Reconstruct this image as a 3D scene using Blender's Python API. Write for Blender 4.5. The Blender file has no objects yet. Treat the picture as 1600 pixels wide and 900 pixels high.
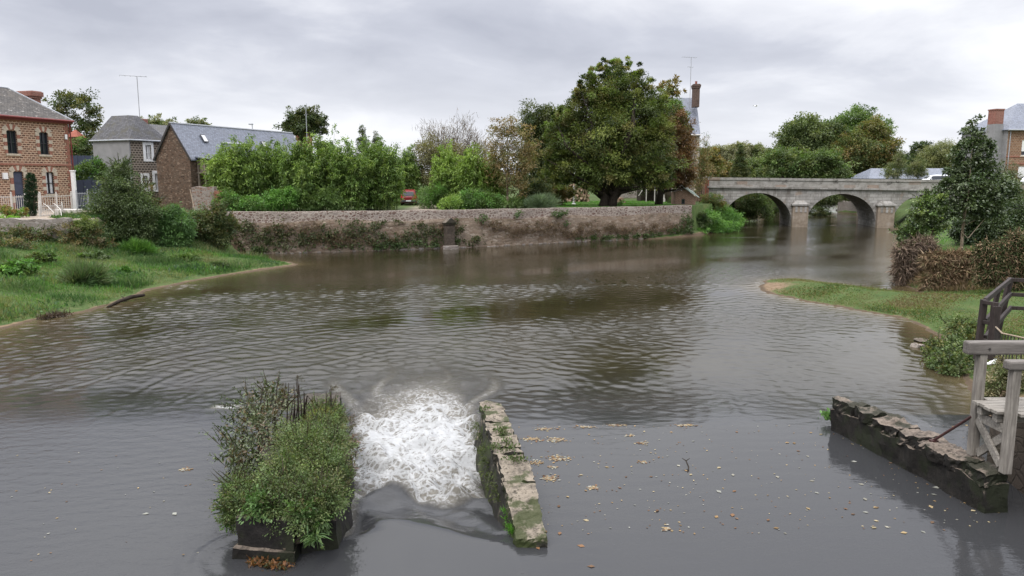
import bpy, bmesh, math, random
import numpy as np
from mathutils import Vector, Matrix, noise as mn

SC = bpy.context.scene
COL = SC.collection
F, H = 1180.0, 6.0                      # focal length in px of the 1600 px wide photograph, eye height over the river
PITCH = math.atan(174 / 1180)
CP, SP = math.cos(PITCH), math.sin(PITCH)
R = math.radians


def ray(px, py):
    a = (px - 800) / F
    b = -(py - 450) / F
    return a, CP + b * SP, -SP + b * CP


def pz(px, py, z=0.0):                  # the point at height z seen at a pixel of the survey photograph
    a, dy, dz = ray(px, py)
    t = (z - H) / dz
    return Vector((a * t, dy * t, z))


def pd(px, py, D):                      # the point at distance D
    a, dy, dz = ray(px, py)
    t = D / dy
    return Vector((a * t, D, H + dz * t))


def smooth(t):
    t = np.clip(t, 0, 1)
    return t * t * (3 - 2 * t)


# ------------------------------------------------------------------ tagging
def tag(o, label=None, cat=None, group=None, kind=None):
    if label:
        o['label'] = label
    if cat:
        o['category'] = cat
    if group:
        o['group'] = group
    if kind:
        o['kind'] = kind
    return o


def root(name, loc, label, cat, rz=0.0, group=None):
    o = bpy.data.objects.new(name, None)
    o.empty_display_size = 0.3
    COL.objects.link(o)
    o.location = loc
    o.rotation_euler = (0, 0, rz)
    return tag(o, label, cat, group)


# ------------------------------------------------------------------ mesh builder with metric uvs
class MB:
    def __init__(s):
        s.v = []
        s.f = []

    def poly(s, pts):
        n = len(s.v)
        s.v.extend([tuple(p) for p in pts])
        s.f.append(list(range(n, n + len(pts))))

    def hexa(s, p):                     # 4 bottom points, 4 top points, both counter-clockwise
        n = len(s.v)
        s.v.extend([tuple(q) for q in p])
        for q in ((3, 2, 1, 0), (4, 5, 6, 7), (0, 1, 5, 4), (1, 2, 6, 5), (2, 3, 7, 6), (3, 0, 4, 7)):
            s.f.append([n + i for i in q])
        return s

    def box(s, x0, x1, y0, y1, z0, z1):
        return s.hexa([(x0, y0, z0), (x1, y0, z0), (x1, y1, z0), (x0, y1, z0), (x0, y0, z1), (x1, y0, z1), (x1, y1, z1), (x0, y1, z1)])

    def beam(s, p, q, w, h, up=(0, 0, 1)):   # square bar from p to q; w sideways, h along up
        p, q, up = Vector(p), Vector(q), Vector(up)
        d = (q - p).normalized()
        if abs(d.dot(up)) > 0.98:
            up = Vector((0, 1, 0))
        sd = d.cross(up).normalized() * (w / 2)
        u = sd.cross(d).normalized() * (h / 2)
        return s.hexa([p - sd - u, p + sd - u, q + sd - u, q - sd - u, p - sd + u, p + sd + u, q + sd + u, q - sd + u])

    def tube(s, pts, rad, n=8, caps=True):
        pts = [Vector(p) for p in pts]
        if not hasattr(rad, '__len__'):
            rad = [rad] * len(pts)
        base = len(s.v)
        prev = None
        for i, p in enumerate(pts):
            d = (pts[min(i + 1, len(pts) - 1)] - pts[max(i - 1, 0)]).normalized()
            if prev is None:
                a = d.cross(Vector((0.31, 0.87, 0.13)))
                if a.length < 0.1:
                    a = d.cross(Vector((1, 0, 0)))
            else:
                a = prev - d * prev.dot(d)
            a.normalize()
            prev = a
            b = d.cross(a)
            for k in range(n):
                t = 2 * math.pi * k / n
                s.v.append(tuple(p + (a * math.cos(t) + b * math.sin(t)) * rad[i]))
        for i in range(len(pts) - 1):
            for k in range(n):
                k2 = (k + 1) % n
                s.f.append([base + i * n + k, base + i * n + k2, base + (i + 1) * n + k2, base + (i + 1) * n + k])
        if caps:
            s.f.append([base + k for k in reversed(range(n))])
            e = base + (len(pts) - 1) * n
            s.f.append([e + k for k in range(n)])
        return s

    def lathe(s, prof, n=16, c=(0, 0)):      # prof: (r, z) from bottom to top
        b = len(s.v)
        for r, z in prof:
            for k in range(n):
                t = 2 * math.pi * k / n
                s.v.append((c[0] + r * math.cos(t), c[1] + r * math.sin(t), z))
        for i in range(len(prof) - 1):
            for k in range(n):
                k2 = (k + 1) % n
                s.f.append([b + i * n + k, b + i * n + k2, b + (i + 1) * n + k2, b + (i + 1) * n + k])
        s.f.append([b + k for k in reversed(range(n))])
        s.f.append([b + (len(prof) - 1) * n + k for k in range(n)])
        return s

    def build(s, name, mat, parent=None, sm=False, bevel=0.0, recalc=True):
        me = bpy.data.meshes.new(name)
        me.from_pydata(s.v, [], s.f)
        if recalc:
            bm = bmesh.new()
            bm.from_mesh(me)
            bmesh.ops.recalc_face_normals(bm, faces=bm.faces)
            bm.to_mesh(me)
            bm.free()
        me.update()
        uvs(me)
        if sm:
            me.polygons.foreach_set('use_smooth', [True] * len(me.polygons))
        me.materials.append(mat)
        o = bpy.data.objects.new(name, me)
        COL.objects.link(o)
        if parent:
            o.parent = parent
        if bevel:
            m = o.modifiers.new('bevel', 'BEVEL')
            m.width = bevel
            m.segments = 2
            m.limit_method = 'ANGLE'
        return o


def uvs(me):
    uv = me.uv_layers.new(name='UVMap').data
    out = np.zeros(len(me.loops) * 2)
    vs = me.vertices
    for p in me.polygons:
        n = p.normal
        if abs(n.z) > 0.98:
            t, b = Vector((1, 0, 0)), Vector((0, 1, 0))
        else:
            t = Vector((0, 0, 1)).cross(n).normalized()
            b = n.cross(t)
        for li in p.loop_indices:
            c = vs[me.loops[li].vertex_index].co
            out[2 * li] = c.dot(t)
            out[2 * li + 1] = c.dot(b)
    uv.foreach_set('uv', out)


def np_mesh(name, verts, faces_flat, loop_starts, mat, parent=None, attrs=None, smooth=False):
    me = bpy.data.meshes.new(name)
    nv = len(verts)
    me.vertices.add(nv)
    me.vertices.foreach_set('co', np.ascontiguousarray(verts, dtype=np.float32).ravel())
    me.loops.add(len(faces_flat))
    me.loops.foreach_set('vertex_index', np.ascontiguousarray(faces_flat, dtype=np.int32))
    me.polygons.add(len(loop_starts))
    me.polygons.foreach_set('loop_start', np.ascontiguousarray(loop_starts, dtype=np.int32))
    if smooth:
        me.polygons.foreach_set('use_smooth', np.ones(len(loop_starts), dtype=bool))
    for k, (typ, data) in (attrs or {}).items():
        a = me.attributes.new(k, typ, 'POINT')
        a.data.foreach_set('color' if typ == 'FLOAT_COLOR' else 'value', np.ascontiguousarray(data, dtype=np.float32).ravel())
    me.update(calc_edges=True)
    me.materials.append(mat)
    o = bpy.data.objects.new(name, me)
    COL.objects.link(o)
    if parent:
        o.parent = parent
    return o


def grid_mesh(name, xs, ys, Z, mat, attrs=None, smooth=True):
    nx, ny = len(xs), len(ys)
    X, Y = np.meshgrid(xs, ys)
    V = np.stack([X, Y, Z], -1).reshape(-1, 3)
    i = np.arange(nx - 1)[None, :] + np.arange(ny - 1)[:, None] * nx
    q = np.stack([i, i + 1, i + 1 + nx, i + nx], -1).reshape(-1)
    return np_mesh(name, V, q, np.arange(0, len(q), 4), mat, None, attrs, smooth)


# ------------------------------------------------------------------ leaves
def unit(a):
    return a / np.maximum(np.linalg.norm(a, axis=-1, keepdims=True), 1e-6)


def leaf_mesh(name, C, S, asp, D, N, tint, mat, parent=None, fold=0.18, origin=None):
    """one four-cornered folded leaf per row: base C, length S, width asp*S, axis D, face normal N"""
    D = unit(D)
    B = unit(np.cross(D, N))
    Nn = np.cross(B, D)
    S = S[:, None]
    asp = np.broadcast_to(np.asarray(asp, dtype=float), (len(C),))[:, None]
    mid = C + D * S * 0.45 + Nn * S * fold * asp
    V = np.stack([C, mid + B * S * asp * 0.5, C + D * S - Nn * S * fold * 0.5, mid - B * S * asp * 0.5], 1).reshape(-1, 3)
    if origin is not None:
        V = V - np.asarray(origin)[None, :]
    n = len(C)
    b = (np.arange(n) * 4)[:, None]
    f = (b + np.array([[0, 1, 2, 0, 2, 3]])).reshape(-1)
    T = np.concatenate([np.clip(tint, 0.002, 1), np.ones((n, 1))], 1).repeat(4, 0)
    return np_mesh(name, V, f, np.arange(0, len(f), 3), mat, parent, {'tint': ('FLOAT_COLOR', T)})


def pick(rng, cols, n):
    cols = np.array([c[:3] for c in cols], dtype=float)
    return cols[rng.integers(0, len(cols), n)]


def sphere_dirs(rng, n):
    return unit(rng.normal(size=(n, 3)))


def crown_leaves(rng, lobes, dens, per, leaf, asp, cols, clump=0.3, droop=0.25, up=0.5, shell=0.6, jit=0.25, ragged=0.25, flat=0.7, cap=2.3):
    """lobes: list of (centre, radii). Leaf clumps fill the outer part of every lobe."""
    C, S, D, N, T = [], [], [], [], []
    dens, per = dens * 0.55, int(per * 1.8)         # dense clumps with gaps between them
    for c, r in lobes:
        r = np.array(r)
        c = np.array(c)
        area = (r[0] * r[1] + r[1] * r[2] + r[0] * r[2]) / 3 * 4 * math.pi
        lai = min(cap, max(0.6, dens * per * 0.5 * asp * leaf ** 2 * 4.2))
        n = max(6, int(area * lai / (0.47 * asp * leaf ** 2 * per)))
        d = sphere_dirs(rng, n)
        ph = rng.uniform(0, 6, 3)
        rag = 1 + ragged * (np.sin(d[:, 0] * 5 + ph[0]) * np.sin(d[:, 2] * 6 + ph[1]) + np.sin(d[:, 1] * 7 + d[:, 2] * 4 + ph[2]) * 0.6)
        rad = (shell + (1 - shell) * rng.random(n)) * rag
        cc = c + d * rad[:, None] * r
        cr = clump * r.mean() * rng.uniform(0.5, 1.3, n)
        cr = np.clip(cr, 0.05, 1.6)
        ctint = pick(rng, cols, n) * rng.uniform(1 - jit, 1 + jit, (n, 1)) * 1.5
        m = per
        g = rng.normal(size=(n, m, 3)) * np.array([1, 1, flat]) * 0.55
        P = cc[:, None, :] + g * cr[:, None, None]
        dirs = unit(g) * 0.7 + d[:, None, :] * 0.6 + rng.normal(size=(n, m, 3)) * 0.45 + np.array([0, 0, -droop])
        nor = rng.normal(size=(n, m, 3)) * 0.6 + np.array([0, 0, up]) + d[:, None, :] * 0.5
        C.append(P.reshape(-1, 3))
        S.append((leaf * rng.uniform(0.6, 1.3, (n, m))).reshape(-1))
        D.append(dirs.reshape(-1, 3))
        N.append(nor.reshape(-1, 3))
        T.append((ctint[:, None, :] * rng.uniform(0.8, 1.25, (n, m, 1))).reshape(-1, 3))
    return [np.concatenate(a) for a in (C, S, D, N, T)]


def px_lobes(lobes, D, depth=0.9, jitter=0.0, rng=None):
    """outline survey: (px, py, rx, ry[, distance offset]) -> centres and radii in metres"""
    out = []
    for l in lobes:
        if len(l) == 6:                 # seen against a known height
            c = pz(l[0], l[1], l[5])
            dd = c.y
        elif len(l) > 4 and l[4] == 'g':    # sitting on the ground
            for dd in np.arange(14, 75, 0.25):
                c = pd(l[0], l[1], dd)
                if c.z <= max(0.0, float(gz(c.x, c.y))) + l[3] * dd / F * 0.55:
                    break
        else:
            dd = D + (l[4] if len(l) > 4 else 0)
            c = pd(l[0], l[1], dd)
        k = dd / F
        rx, ry = l[2] * k, l[3] * k
        out.append(((c.x, c.y, c.z), (rx, (rx + ry) / 2 * depth, ry)))
    return out


def limb_pts(p, q, rng, bend=0.12, n=5):
    p, q = Vector(p), Vector(q)
    L = (q - p).length
    off = Vector(rng.normal(size=3)) * L * bend
    out = []
    for i in range(n):
        t = i / (n - 1)
        out.append(p.lerp(q, t) + off * math.sin(math.pi * t) * (0.6 if i % 2 else 1.0))
    return out


def tree(name, label, cat, D, bpx, lobes, leaf, asp, cols, dens, per, trunk=0.25, seed=1, group=None, mat='leaf', clump=0.3, droop=0.25,
         up=0.5, shell=0.6, bark='bark', trunk_top=None, limbs=6, base_z=None, depth=0.9, ragged=0.25, stems=1, part='crown', jit=0.25, flat=0.7, cap=2.3):
    rng = np.random.default_rng(seed)
    b = pd(bpx, 276, D)
    bz = float(gz(b.x, b.y)) if base_z is None else base_z
    base = Vector((b.x, b.y, bz))
    L = px_lobes(lobes, D, depth)
    r = root(name, base, label, cat, group=group)
    C, S, Di, N, T = crown_leaves(rng, L, dens, per, leaf, asp, cols, clump, droop, up, shell, jit, ragged, flat, cap)
    k = C[:, 2] > bz + 0.02
    leaf_mesh(part, C[k], S[k], asp, Di[k], N[k], T[k], M[mat], r, origin=base)
    if trunk:
        m = MB()
        cs = sorted([Vector(l[0]) for l in L], key=lambda c: c.z)
        top = cs[-1] if trunk_top is None else pd(trunk_top[0], trunk_top[1], D)
        for st in range(stems):
            o = Vector((rng.normal() * trunk * 1.2, rng.normal() * trunk, 0)) if stems > 1 else Vector((0, 0, 0))
            tp = limb_pts(Vector((0, 0, -0.2)) + o, (top - base) + o * 2, rng, 0.03, 7)
            m.tube(tp, [trunk * (1.25 if i == 0 else 1 - 0.13 * i) for i in range(7)], 8)
            for i in range(limbs):
                c = cs[int(rng.integers(0, len(cs)))] - base
                t = rng.uniform(0.25, 0.8)
                p = tp[min(5, int(t * 6))]
                q = c * 0.94 + Vector(rng.normal(size=3)) * 0.03 * c.length
                m.tube(limb_pts(p, q, rng, 0.1, 5), [trunk * 0.45, trunk * 0.36, trunk * 0.28, trunk * 0.18, trunk * 0.06], 6)
        m.build('trunk', M[bark], r, sm=True)
    return r


def rough(o, amp, scale, seed=0, cuts=0, amp2=0.0, fine=0.12):
    """break up a mesh's faces and push its points about like worn stone"""
    bm = bmesh.new()
    bm.from_mesh(o.data)
    if cuts:
        bmesh.ops.remove_doubles(bm, verts=bm.verts, dist=1e-4)
        for _ in range(cuts):
            long = [e for e in bm.edges if e.calc_length() > fine]
            if not long:
                break
            bmesh.ops.subdivide_edges(bm, edges=long, cuts=1, use_grid_fill=True)
        bmesh.ops.triangulate(bm, faces=[f for f in bm.faces if len(f.verts) > 4])
    off = Vector((seed * 3.7, seed * 1.9, seed * 5.3))
    for v in bm.verts:
        q = v.co * scale + off
        d = Vector((mn.noise(q), mn.noise(q + Vector((31, 7, 3))), mn.noise(q + Vector((5, 43, 17)))))
        v.co += d * amp
        if amp2:
            q = v.co * scale * 4 + off
            v.co += Vector((mn.noise(q), mn.noise(q + Vector((3, 9, 1))), mn.noise(q + Vector((8, 2, 5))))) * amp2
    bmesh.ops.recalc_face_normals(bm, faces=bm.faces)
    bm.to_mesh(o.data)
    bm.free()
    o.data.update()
    return o
# ================================================================== materials
M = {}


def nt(name):
    m = bpy.data.materials.new(name)
    m.use_nodes = True
    t = m.node_tree
    t.nodes.clear()
    out = t.nodes.new('ShaderNodeOutputMaterial')
    M[name] = m
    return m, t, out


class G:
    """small node graph helper"""
    def __init__(s, t):
        s.t = t

    def n(s, typ, **kw):
        nd = s.t.nodes.new(typ)
        for k, v in kw.items():
            if k.startswith('i_'):
                key = k[2:]
                key = int(key) if key.isdigit() else key
                s.put(nd.inputs[key], v)
            else:
                setattr(nd, k, v)
        return nd

    def put(s, inp, v):
        if isinstance(v, bpy.types.NodeSocket):
            s.t.links.new(v, inp)
        elif isinstance(v, bpy.types.Node):
            s.t.links.new(v.outputs[0], inp)
        elif isinstance(v, (tuple, list)) and len(v) == 3 and inp.type == 'RGBA':
            inp.default_value = (*v, 1)
        else:
            inp.default_value = v

    def coord(s, kind='UV', scale=(1, 1, 1), warp=0.0, wscale=2.0):
        c = s.n('ShaderNodeTexCoord').outputs[kind]
        if warp:
            nz = s.n('ShaderNodeTexNoise', i_Vector=c, i_Scale=wscale, i_Detail=3.0)
            sub = s.n('ShaderNodeVectorMath', operation='SUBTRACT', i_0=nz.outputs['Color'], i_1=(0.5, 0.5, 0.5))
            sc = s.n('ShaderNodeVectorMath', operation='SCALE', i_0=sub.outputs[0], i_Scale=warp)
            c = s.n('ShaderNodeVectorMath', operation='ADD', i_0=c, i_1=sc.outputs[0]).outputs[0]
        mp = s.n('ShaderNodeMapping', i_Vector=c)
        mp.inputs['Scale'].default_value = scale
        return mp.outputs[0]

    def noise(s, v, scale, detail=4.0, rough=0.6, dist=0.0):
        return s.n('ShaderNodeTexNoise', i_Vector=v, i_Scale=scale, i_Detail=detail, i_Roughness=rough, i_Distortion=dist).outputs[0]

    def ramp(s, fac, stops, interp='LINEAR'):
        r = s.n('ShaderNodeValToRGB', i_Fac=fac)
        e = r.color_ramp.elements
        r.color_ramp.interpolation = interp
        while len(e) < len(stops):
            e.new(0.5)
        for i, (p, c) in enumerate(stops):
            e[i].position = p
            e[i].color = (*c, 1) if hasattr(c, '__len__') else (c, c, c, 1)
        return r.outputs[0]

    def mix(s, f, a, b, mode='MIX'):
        n = s.n('ShaderNodeMix', data_type='RGBA', blend_type=mode)
        s.put(n.inputs[0], f)
        s.put(n.inputs[6], a)
        s.put(n.inputs[7], b)
        return n.outputs[2]

    def math(s, op, a, b=0.5, clamp=False):
        n = s.n('ShaderNodeMath', operation=op, use_clamp=clamp)
        s.put(n.inputs[0], a)
        s.put(n.inputs[1], b)
        return n.outputs[0]

    def step(s, v, a, b):
        n = s.n('ShaderNodeMapRange', interpolation_type='SMOOTHSTEP')
        s.put(n.inputs[0], v)
        n.inputs[1].default_value = a
        n.inputs[2].default_value = b
        return n.outputs[0]

    def attr(s, name, out='Fac'):
        return s.n('ShaderNodeAttribute', attribute_name=name).outputs[out]

    def bump(s, h, strength=0.4, dist=0.02, normal=None):
        b = s.n('ShaderNodeBump', i_Height=h, i_Strength=strength, i_Distance=dist)
        if normal is not None:
            s.put(b.inputs['Normal'], normal)
        return b.outputs[0]

    def bsdf(s, out, col, rough=0.8, normal=None, spec=0.3, **kw):
        p = s.n('ShaderNodeBsdfPrincipled')
        s.put(p.inputs['Base Color'], col)
        s.put(p.inputs['Roughness'], rough)
        p.inputs['Specular IOR Level'].default_value = spec
        if normal is not None:
            s.put(p.inputs['Normal'], normal)
        for k, v in kw.items():
            s.put(p.inputs[k.replace('_', ' ')], v)
        if out:
            s.t.links.new(p.outputs[0], out.inputs[0])
        return p


def plain(name, col, rough=0.6, spec=0.4, var=0.15, scale=3.0, metal=0.0, coord='Object'):
    m, t, out = nt(name)
    g = G(t)
    v = g.coord(coord)
    n = g.noise(v, scale, 5)
    c2 = tuple(x * (1 - var) for x in col)
    c1 = tuple(min(1, x * (1 + var)) for x in col)
    c = g.ramp(n, [(0.3, c2), (0.7, c1)])
    g.bsdf(out, c, rough, g.bump(g.noise(v, scale * 12, 3), 0.15, 0.01), spec, Metallic=metal)
    return m


def rubble(name, cols, mortar, scale=4.0, aspect=1.7, edge=0.09, stain=(0.1, 0.08, 0.06), stain_amt=0.5, bump=0.7, moss=None):
    m, t, out = nt(name)
    g = G(t)
    v = g.coord('UV', (1, aspect, 1), 0.10, 3.0)
    vo = g.n('ShaderNodeTexVoronoi', i_Vector=v, i_Scale=scale, i_Randomness=0.85)
    ed = g.n('ShaderNodeTexVoronoi', i_Vector=v, i_Scale=scale, i_Randomness=0.85, feature='DISTANCE_TO_EDGE')
    sep = g.n('ShaderNodeSeparateColor', i_0=vo.outputs['Color'])
    k = len(cols)
    stone = g.ramp(sep.outputs[0], [(i / max(1, k - 1), c) for i, c in enumerate(cols)])
    uvw = g.coord('UV')
    fine = g.noise(uvw, 25, 4)
    stone = g.mix(0.35, stone, g.ramp(fine, [(0.3, 0.05), (0.75, 0.5)]), 'OVERLAY')
    mk = g.step(ed.outputs[0], edge * 0.5, edge)
    c = g.mix(mk, mortar, stone)
    big = g.noise(uvw, 0.5, 5, 0.7)
    c = g.mix(g.math('MULTIPLY', g.step(big, 0.48, 0.68), stain_amt), c, stain)
    if moss:
        c = g.mix(g.step(g.noise(uvw, 1.7, 6, 0.75), 0.56, 0.66), c, moss)
    h = g.math('ADD', g.math('MULTIPLY', mk, 0.8), g.math('MULTIPLY', fine, 0.4))
    g.bsdf(out, c, 0.92, g.bump(h, bump, 0.03), 0.2)
    return m


def brick(name, c1, c2, mortar, bw=0.32, rh=0.17, ms=0.035, dark=0.3, warp=0.03, stain=None):
    m, t, out = nt(name)
    g = G(t)
    v = g.coord('UV', (1, 1, 1), warp, 4.0)
    b = g.n('ShaderNodeTexBrick', i_Vector=v, i_Color1=c1, i_Color2=c2, i_Mortar=mortar)
    b.inputs['Scale'].default_value = 1.0
    b.inputs['Mortar Size'].default_value = ms
    b.inputs['Mortar Smooth'].default_value = 0.2
    b.inputs['Bias'].default_value = -0.1
    b.inputs['Brick Width'].default_value = bw
    b.inputs['Row Height'].default_value = rh
    u = g.coord('UV')
    n = g.noise(u, 6, 6, 0.7)
    c = g.mix(dark, b.outputs['Color'], g.ramp(n, [(0.35, 0.12), (0.7, 0.75)]), 'OVERLAY')
    if stain:
        c = g.mix(g.step(g.noise(u, 0.6, 5, 0.7), 0.5, 0.7), c, stain)
    h = g.math('SUBTRACT', g.math('MULTIPLY', n, 0.3), b.outputs['Fac'])
    g.bsdf(out, c, 0.9, g.bump(h, 0.5, 0.02), 0.2)
    return m


def slate(name, col, lichen, amt=0.6, rh=0.16, spec=0.45, rough=0.55, light=(0.5, 0.48, 0.44), blotch=0.0):
    m, t, out = nt(name)
    g = G(t)
    v = g.coord('UV')
    b = g.n('ShaderNodeTexBrick', i_Vector=v, i_Color1=tuple(x * 0.75 for x in col), i_Color2=tuple(x * 1.25 for x in col), i_Mortar=tuple(x * 0.35 for x in col))
    b.inputs['Scale'].default_value = 1.0
    b.inputs['Mortar Size'].default_value = 0.012
    b.inputs['Brick Width'].default_value = 0.24
    b.inputs['Row Height'].default_value = rh
    c = b.outputs['Color']
    c = g.mix(g.math('MULTIPLY', g.step(g.noise(v, 0.9, 7, 0.72), 0.47, 0.62), amt), c, lichen)
    if blotch:
        vs = g.coord('UV', (0.7, 1.4, 1))
        c = g.mix(g.math('MULTIPLY', g.step(g.noise(vs, 2.6, 5, 0.7), 0.60, 0.66), blotch), c, light)
    g.bsdf(out, c, rough, g.bump(g.math('SUBTRACT', g.noise(v, 9, 3), b.outputs['Fac']), 0.5, 0.015), spec)
    return m


def wood(name, c1, c2, axis=0, rough=0.75, scale=1.0):
    m, t, out = nt(name)
    g = G(t)
    st = [9.0, 9.0, 9.0]
    st[axis] = 0.7
    v = g.coord('Object', tuple(x * scale for x in st), 0.05, 1.5)
    n = g.noise(v, 3.0, 6, 0.65)
    big = g.noise(g.coord('Object'), 1.3, 4)
    c = g.ramp(n, [(0.3, c1), (0.68, c2)])
    c = g.mix(g.math('MULTIPLY', g.step(big, 0.45, 0.7), 0.55), c, tuple(x * 0.5 for x in c1))
    g.bsdf(out, c, rough, g.bump(n, 0.5, 0.008), 0.3)
    return m


def leaf_mat(name, trans=0.3, rough=0.5, spec=0.35, gain=(1.25, 1.35, 0.7)):
    m, t, out = nt(name)
    g = G(t)
    a = g.attr('tint', 'Color')
    p = g.bsdf(None, a, rough, None, spec)
    tr = g.n('ShaderNodeBsdfTranslucent', i_Color=g.mix(1.0, a, gain, 'MULTIPLY'))
    ms = g.n('ShaderNodeMixShader', i_0=trans, i_1=p.outputs[0], i_2=tr.outputs[0])
    t.links.new(ms.outputs[0], out.inputs[0])
    return m


def make_materials():
    leaf_mat('leaf')
    leaf_mat('leaf_glossy', 0.15, 0.34, 0.5)
    leaf_mat('twig', 0.0, 0.9, 0.1)
    leaf_mat('blade', 0.35, 0.5, 0.3)
    leaf_mat('dead_leaf', 0.15, 0.7, 0.2, (1.2, 1.0, 0.7))
    plain('bark', (0.085, 0.068, 0.052), 0.95, 0.1, 0.4, 6)
    plain('bark_dark', (0.035, 0.028, 0.022), 0.95, 0.1, 0.4, 5)
    plain('bark_pale', (0.24, 0.19, 0.14), 0.9, 0.2, 0.3, 7)
    plain('cane', (0.12, 0.15, 0.05), 0.6, 0.3, 0.3, 3)
    brick('house_stone', (0.10, 0.05, 0.036), (0.31, 0.16, 0.098), (0.49, 0.345, 0.24), 0.34, 0.17, 0.04, 0.35)
    brick('dark_stone', (0.045, 0.036, 0.03), (0.11, 0.085, 0.065), (0.30, 0.25, 0.2), 0.34, 0.22, 0.05, 0.3, 0.03)
    brick('red_brick', (0.26, 0.072, 0.042), (0.34, 0.12, 0.075), (0.36, 0.26, 0.2), 0.22, 0.07, 0.010, 0.3, 0.01)
    brick('chimney_brick', (0.24, 0.075, 0.055), (0.31, 0.12, 0.09), (0.3, 0.22, 0.18), 0.22, 0.07, 0.012, 0.35, 0.01, (0.16, 0.07, 0.055))
    brick('sooty_brick', (0.085, 0.05, 0.04), (0.14, 0.085, 0.065), (0.16, 0.13, 0.11), 0.22, 0.07, 0.012, 0.4, 0.01, (0.06, 0.045, 0.04))
    brick('far_brick', (0.20, 0.10, 0.06), (0.30, 0.17, 0.10), (0.32, 0.24, 0.17), 0.36, 0.2, 0.03, 0.35)
    brick('hut_brick', (0.20, 0.11, 0.075), (0.27, 0.16, 0.11), (0.3, 0.23, 0.17), 0.3, 0.12, 0.02, 0.35, 0.04)
    rubble('barn_stone', [(0.07, 0.045, 0.032), (0.19, 0.12, 0.082), (0.10, 0.068, 0.05), (0.29, 0.21, 0.155)], (0.115, 0.085, 0.065), 4.5, 2.0, 0.07)
    rubble('river_wall', [(0.20, 0.14, 0.10), (0.33, 0.26, 0.20), (0.24, 0.17, 0.125), (0.41, 0.34, 0.27), (0.14, 0.10, 0.075)], (0.235, 0.185, 0.135), 2.3, 2.3, 0.10,
           (0.155, 0.105, 0.07), 0.55, 0.9, (0.062, 0.055, 0.03))
    rubble('river_wall_top', [(0.20, 0.15, 0.12), (0.31, 0.25, 0.21), (0.16, 0.095, 0.075), (0.40, 0.35, 0.31)], (0.36, 0.31, 0.265), 3.4, 1.5, 0.13, (0.19, 0.155, 0.13), 0.45, 0.8)
    rubble('pale_rubble', [(0.34, 0.31, 0.28), (0.25, 0.21, 0.185), (0.42, 0.38, 0.35), (0.18, 0.15, 0.13)], (0.23, 0.20, 0.17), 3.2, 1.7, 0.10, (0.14, 0.115, 0.085), 0.5)
    rubble('stub_stone', [(0.27, 0.23, 0.2), (0.36, 0.32, 0.29), (0.25, 0.12, 0.08), (0.2, 0.17, 0.15)], (0.28, 0.245, 0.21), 4.2, 1.8, 0.1, (0.12, 0.09, 0.07), 0.6)
    slate('old_slate', (0.085, 0.078, 0.072), (0.115, 0.10, 0.085), 0.7, 0.17, 0.25, 0.8, (0.5, 0.47, 0.43), 0.75)
    slate('grey_slate', (0.105, 0.103, 0.108), (0.088, 0.082, 0.062), 0.75, 0.16, 0.3, 0.75, (0.26, 0.25, 0.23), 0.25)
    slate('blue_slate', (0.15, 0.165, 0.205), (0.13, 0.14, 0.165), 0.4, 0.16, 0.5, 0.5)
    plain('render_grey', (0.24, 0.235, 0.235), 0.9, 0.15, 0.14, 1.2)
    plain('cream_stone', (0.47, 0.40, 0.31), 0.85, 0.2, 0.18, 4)
    plain('white_paint', (0.78, 0.77, 0.75), 0.6, 0.35, 0.07, 2)
    plain('dull_white', (0.52, 0.49, 0.45), 0.7, 0.3, 0.15, 3)
    plain('door_blue', (0.055, 0.062, 0.095), 0.5, 0.4, 0.1, 2)
    plain('dark_frame', (0.035, 0.035, 0.04), 0.5, 0.4, 0.1, 2)
    plain('red_paint', (0.16, 0.028, 0.024), 0.55, 0.4, 0.2, 3)
    plain('rust_pipe', (0.23, 0.075, 0.048), 0.7, 0.3, 0.2, 4)
    plain('zinc', (0.33, 0.34, 0.36), 0.5, 0.45, 0.12, 3)
    plain('dark_metal', (0.035, 0.03, 0.028), 0.6, 0.4, 0.2, 5)
    plain('steel_thin', (0.30, 0.30, 0.31), 0.5, 0.4, 0.1, 5)
    plain('navy_panel', (0.042, 0.052, 0.085), 0.5, 0.4, 0.1, 1)
    plain('curtain', (0.62, 0.62, 0.62), 0.9, 0.1, 0.08, 4)
    plain('rust_metal', (0.05, 0.022, 0.020), 0.75, 0.3, 0.35, 8)
    plain('terracotta', (0.25, 0.085, 0.058), 0.85, 0.2, 0.2, 3)
    plain('car_red', (0.17, 0.012, 0.016), 0.3, 0.5, 0.05, 2)
    plain('car_white', (0.74, 0.75, 0.77), 0.3, 0.5, 0.03, 2)
    plain('rubber', (0.02, 0.02, 0.02), 0.8, 0.2, 0.1, 6)
    plain('lamp_red', (0.45, 0.03, 0.025), 0.3, 0.5, 0.05, 3)
    plain('bone_white', (0.75, 0.75, 0.73), 0.5, 0.3, 0.05, 5)
    plain('log_bark', (0.2, 0.13, 0.09), 0.9, 0.1, 0.3, 5)
    plain('log_end', (0.46, 0.33, 0.24), 0.9, 0.1, 0.25, 5)
    plain('glass_green', (0.45, 0.55, 0.50), 0.12, 0.5, 0.06, 2)
    wood('grey_wood', (0.125, 0.112, 0.095), (0.31, 0.285, 0.25), 0)
    wood('grey_post', (0.115, 0.10, 0.085), (0.29, 0.265, 0.232), 2)
    wood('rail_wood', (0.08, 0.07, 0.062), (0.20, 0.18, 0.162), 0)
    wood('dark_wood', (0.018, 0.013, 0.012), (0.058, 0.044, 0.040), 2)
    wood('barn_board', (0.16, 0.125, 0.095), (0.29, 0.24, 0.20), 2)
    wood('driftwood', (0.06, 0.05, 0.042), (0.17, 0.145, 0.125), 0)

    m, t, out = nt('glass')
    g = G(t)
    g.bsdf(out, (0.018, 0.022, 0.028), 0.06, None, 0.6)

    # ashlar of the bridge
    m, t, out = nt('bridge_stone')
    g = G(t)
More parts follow.
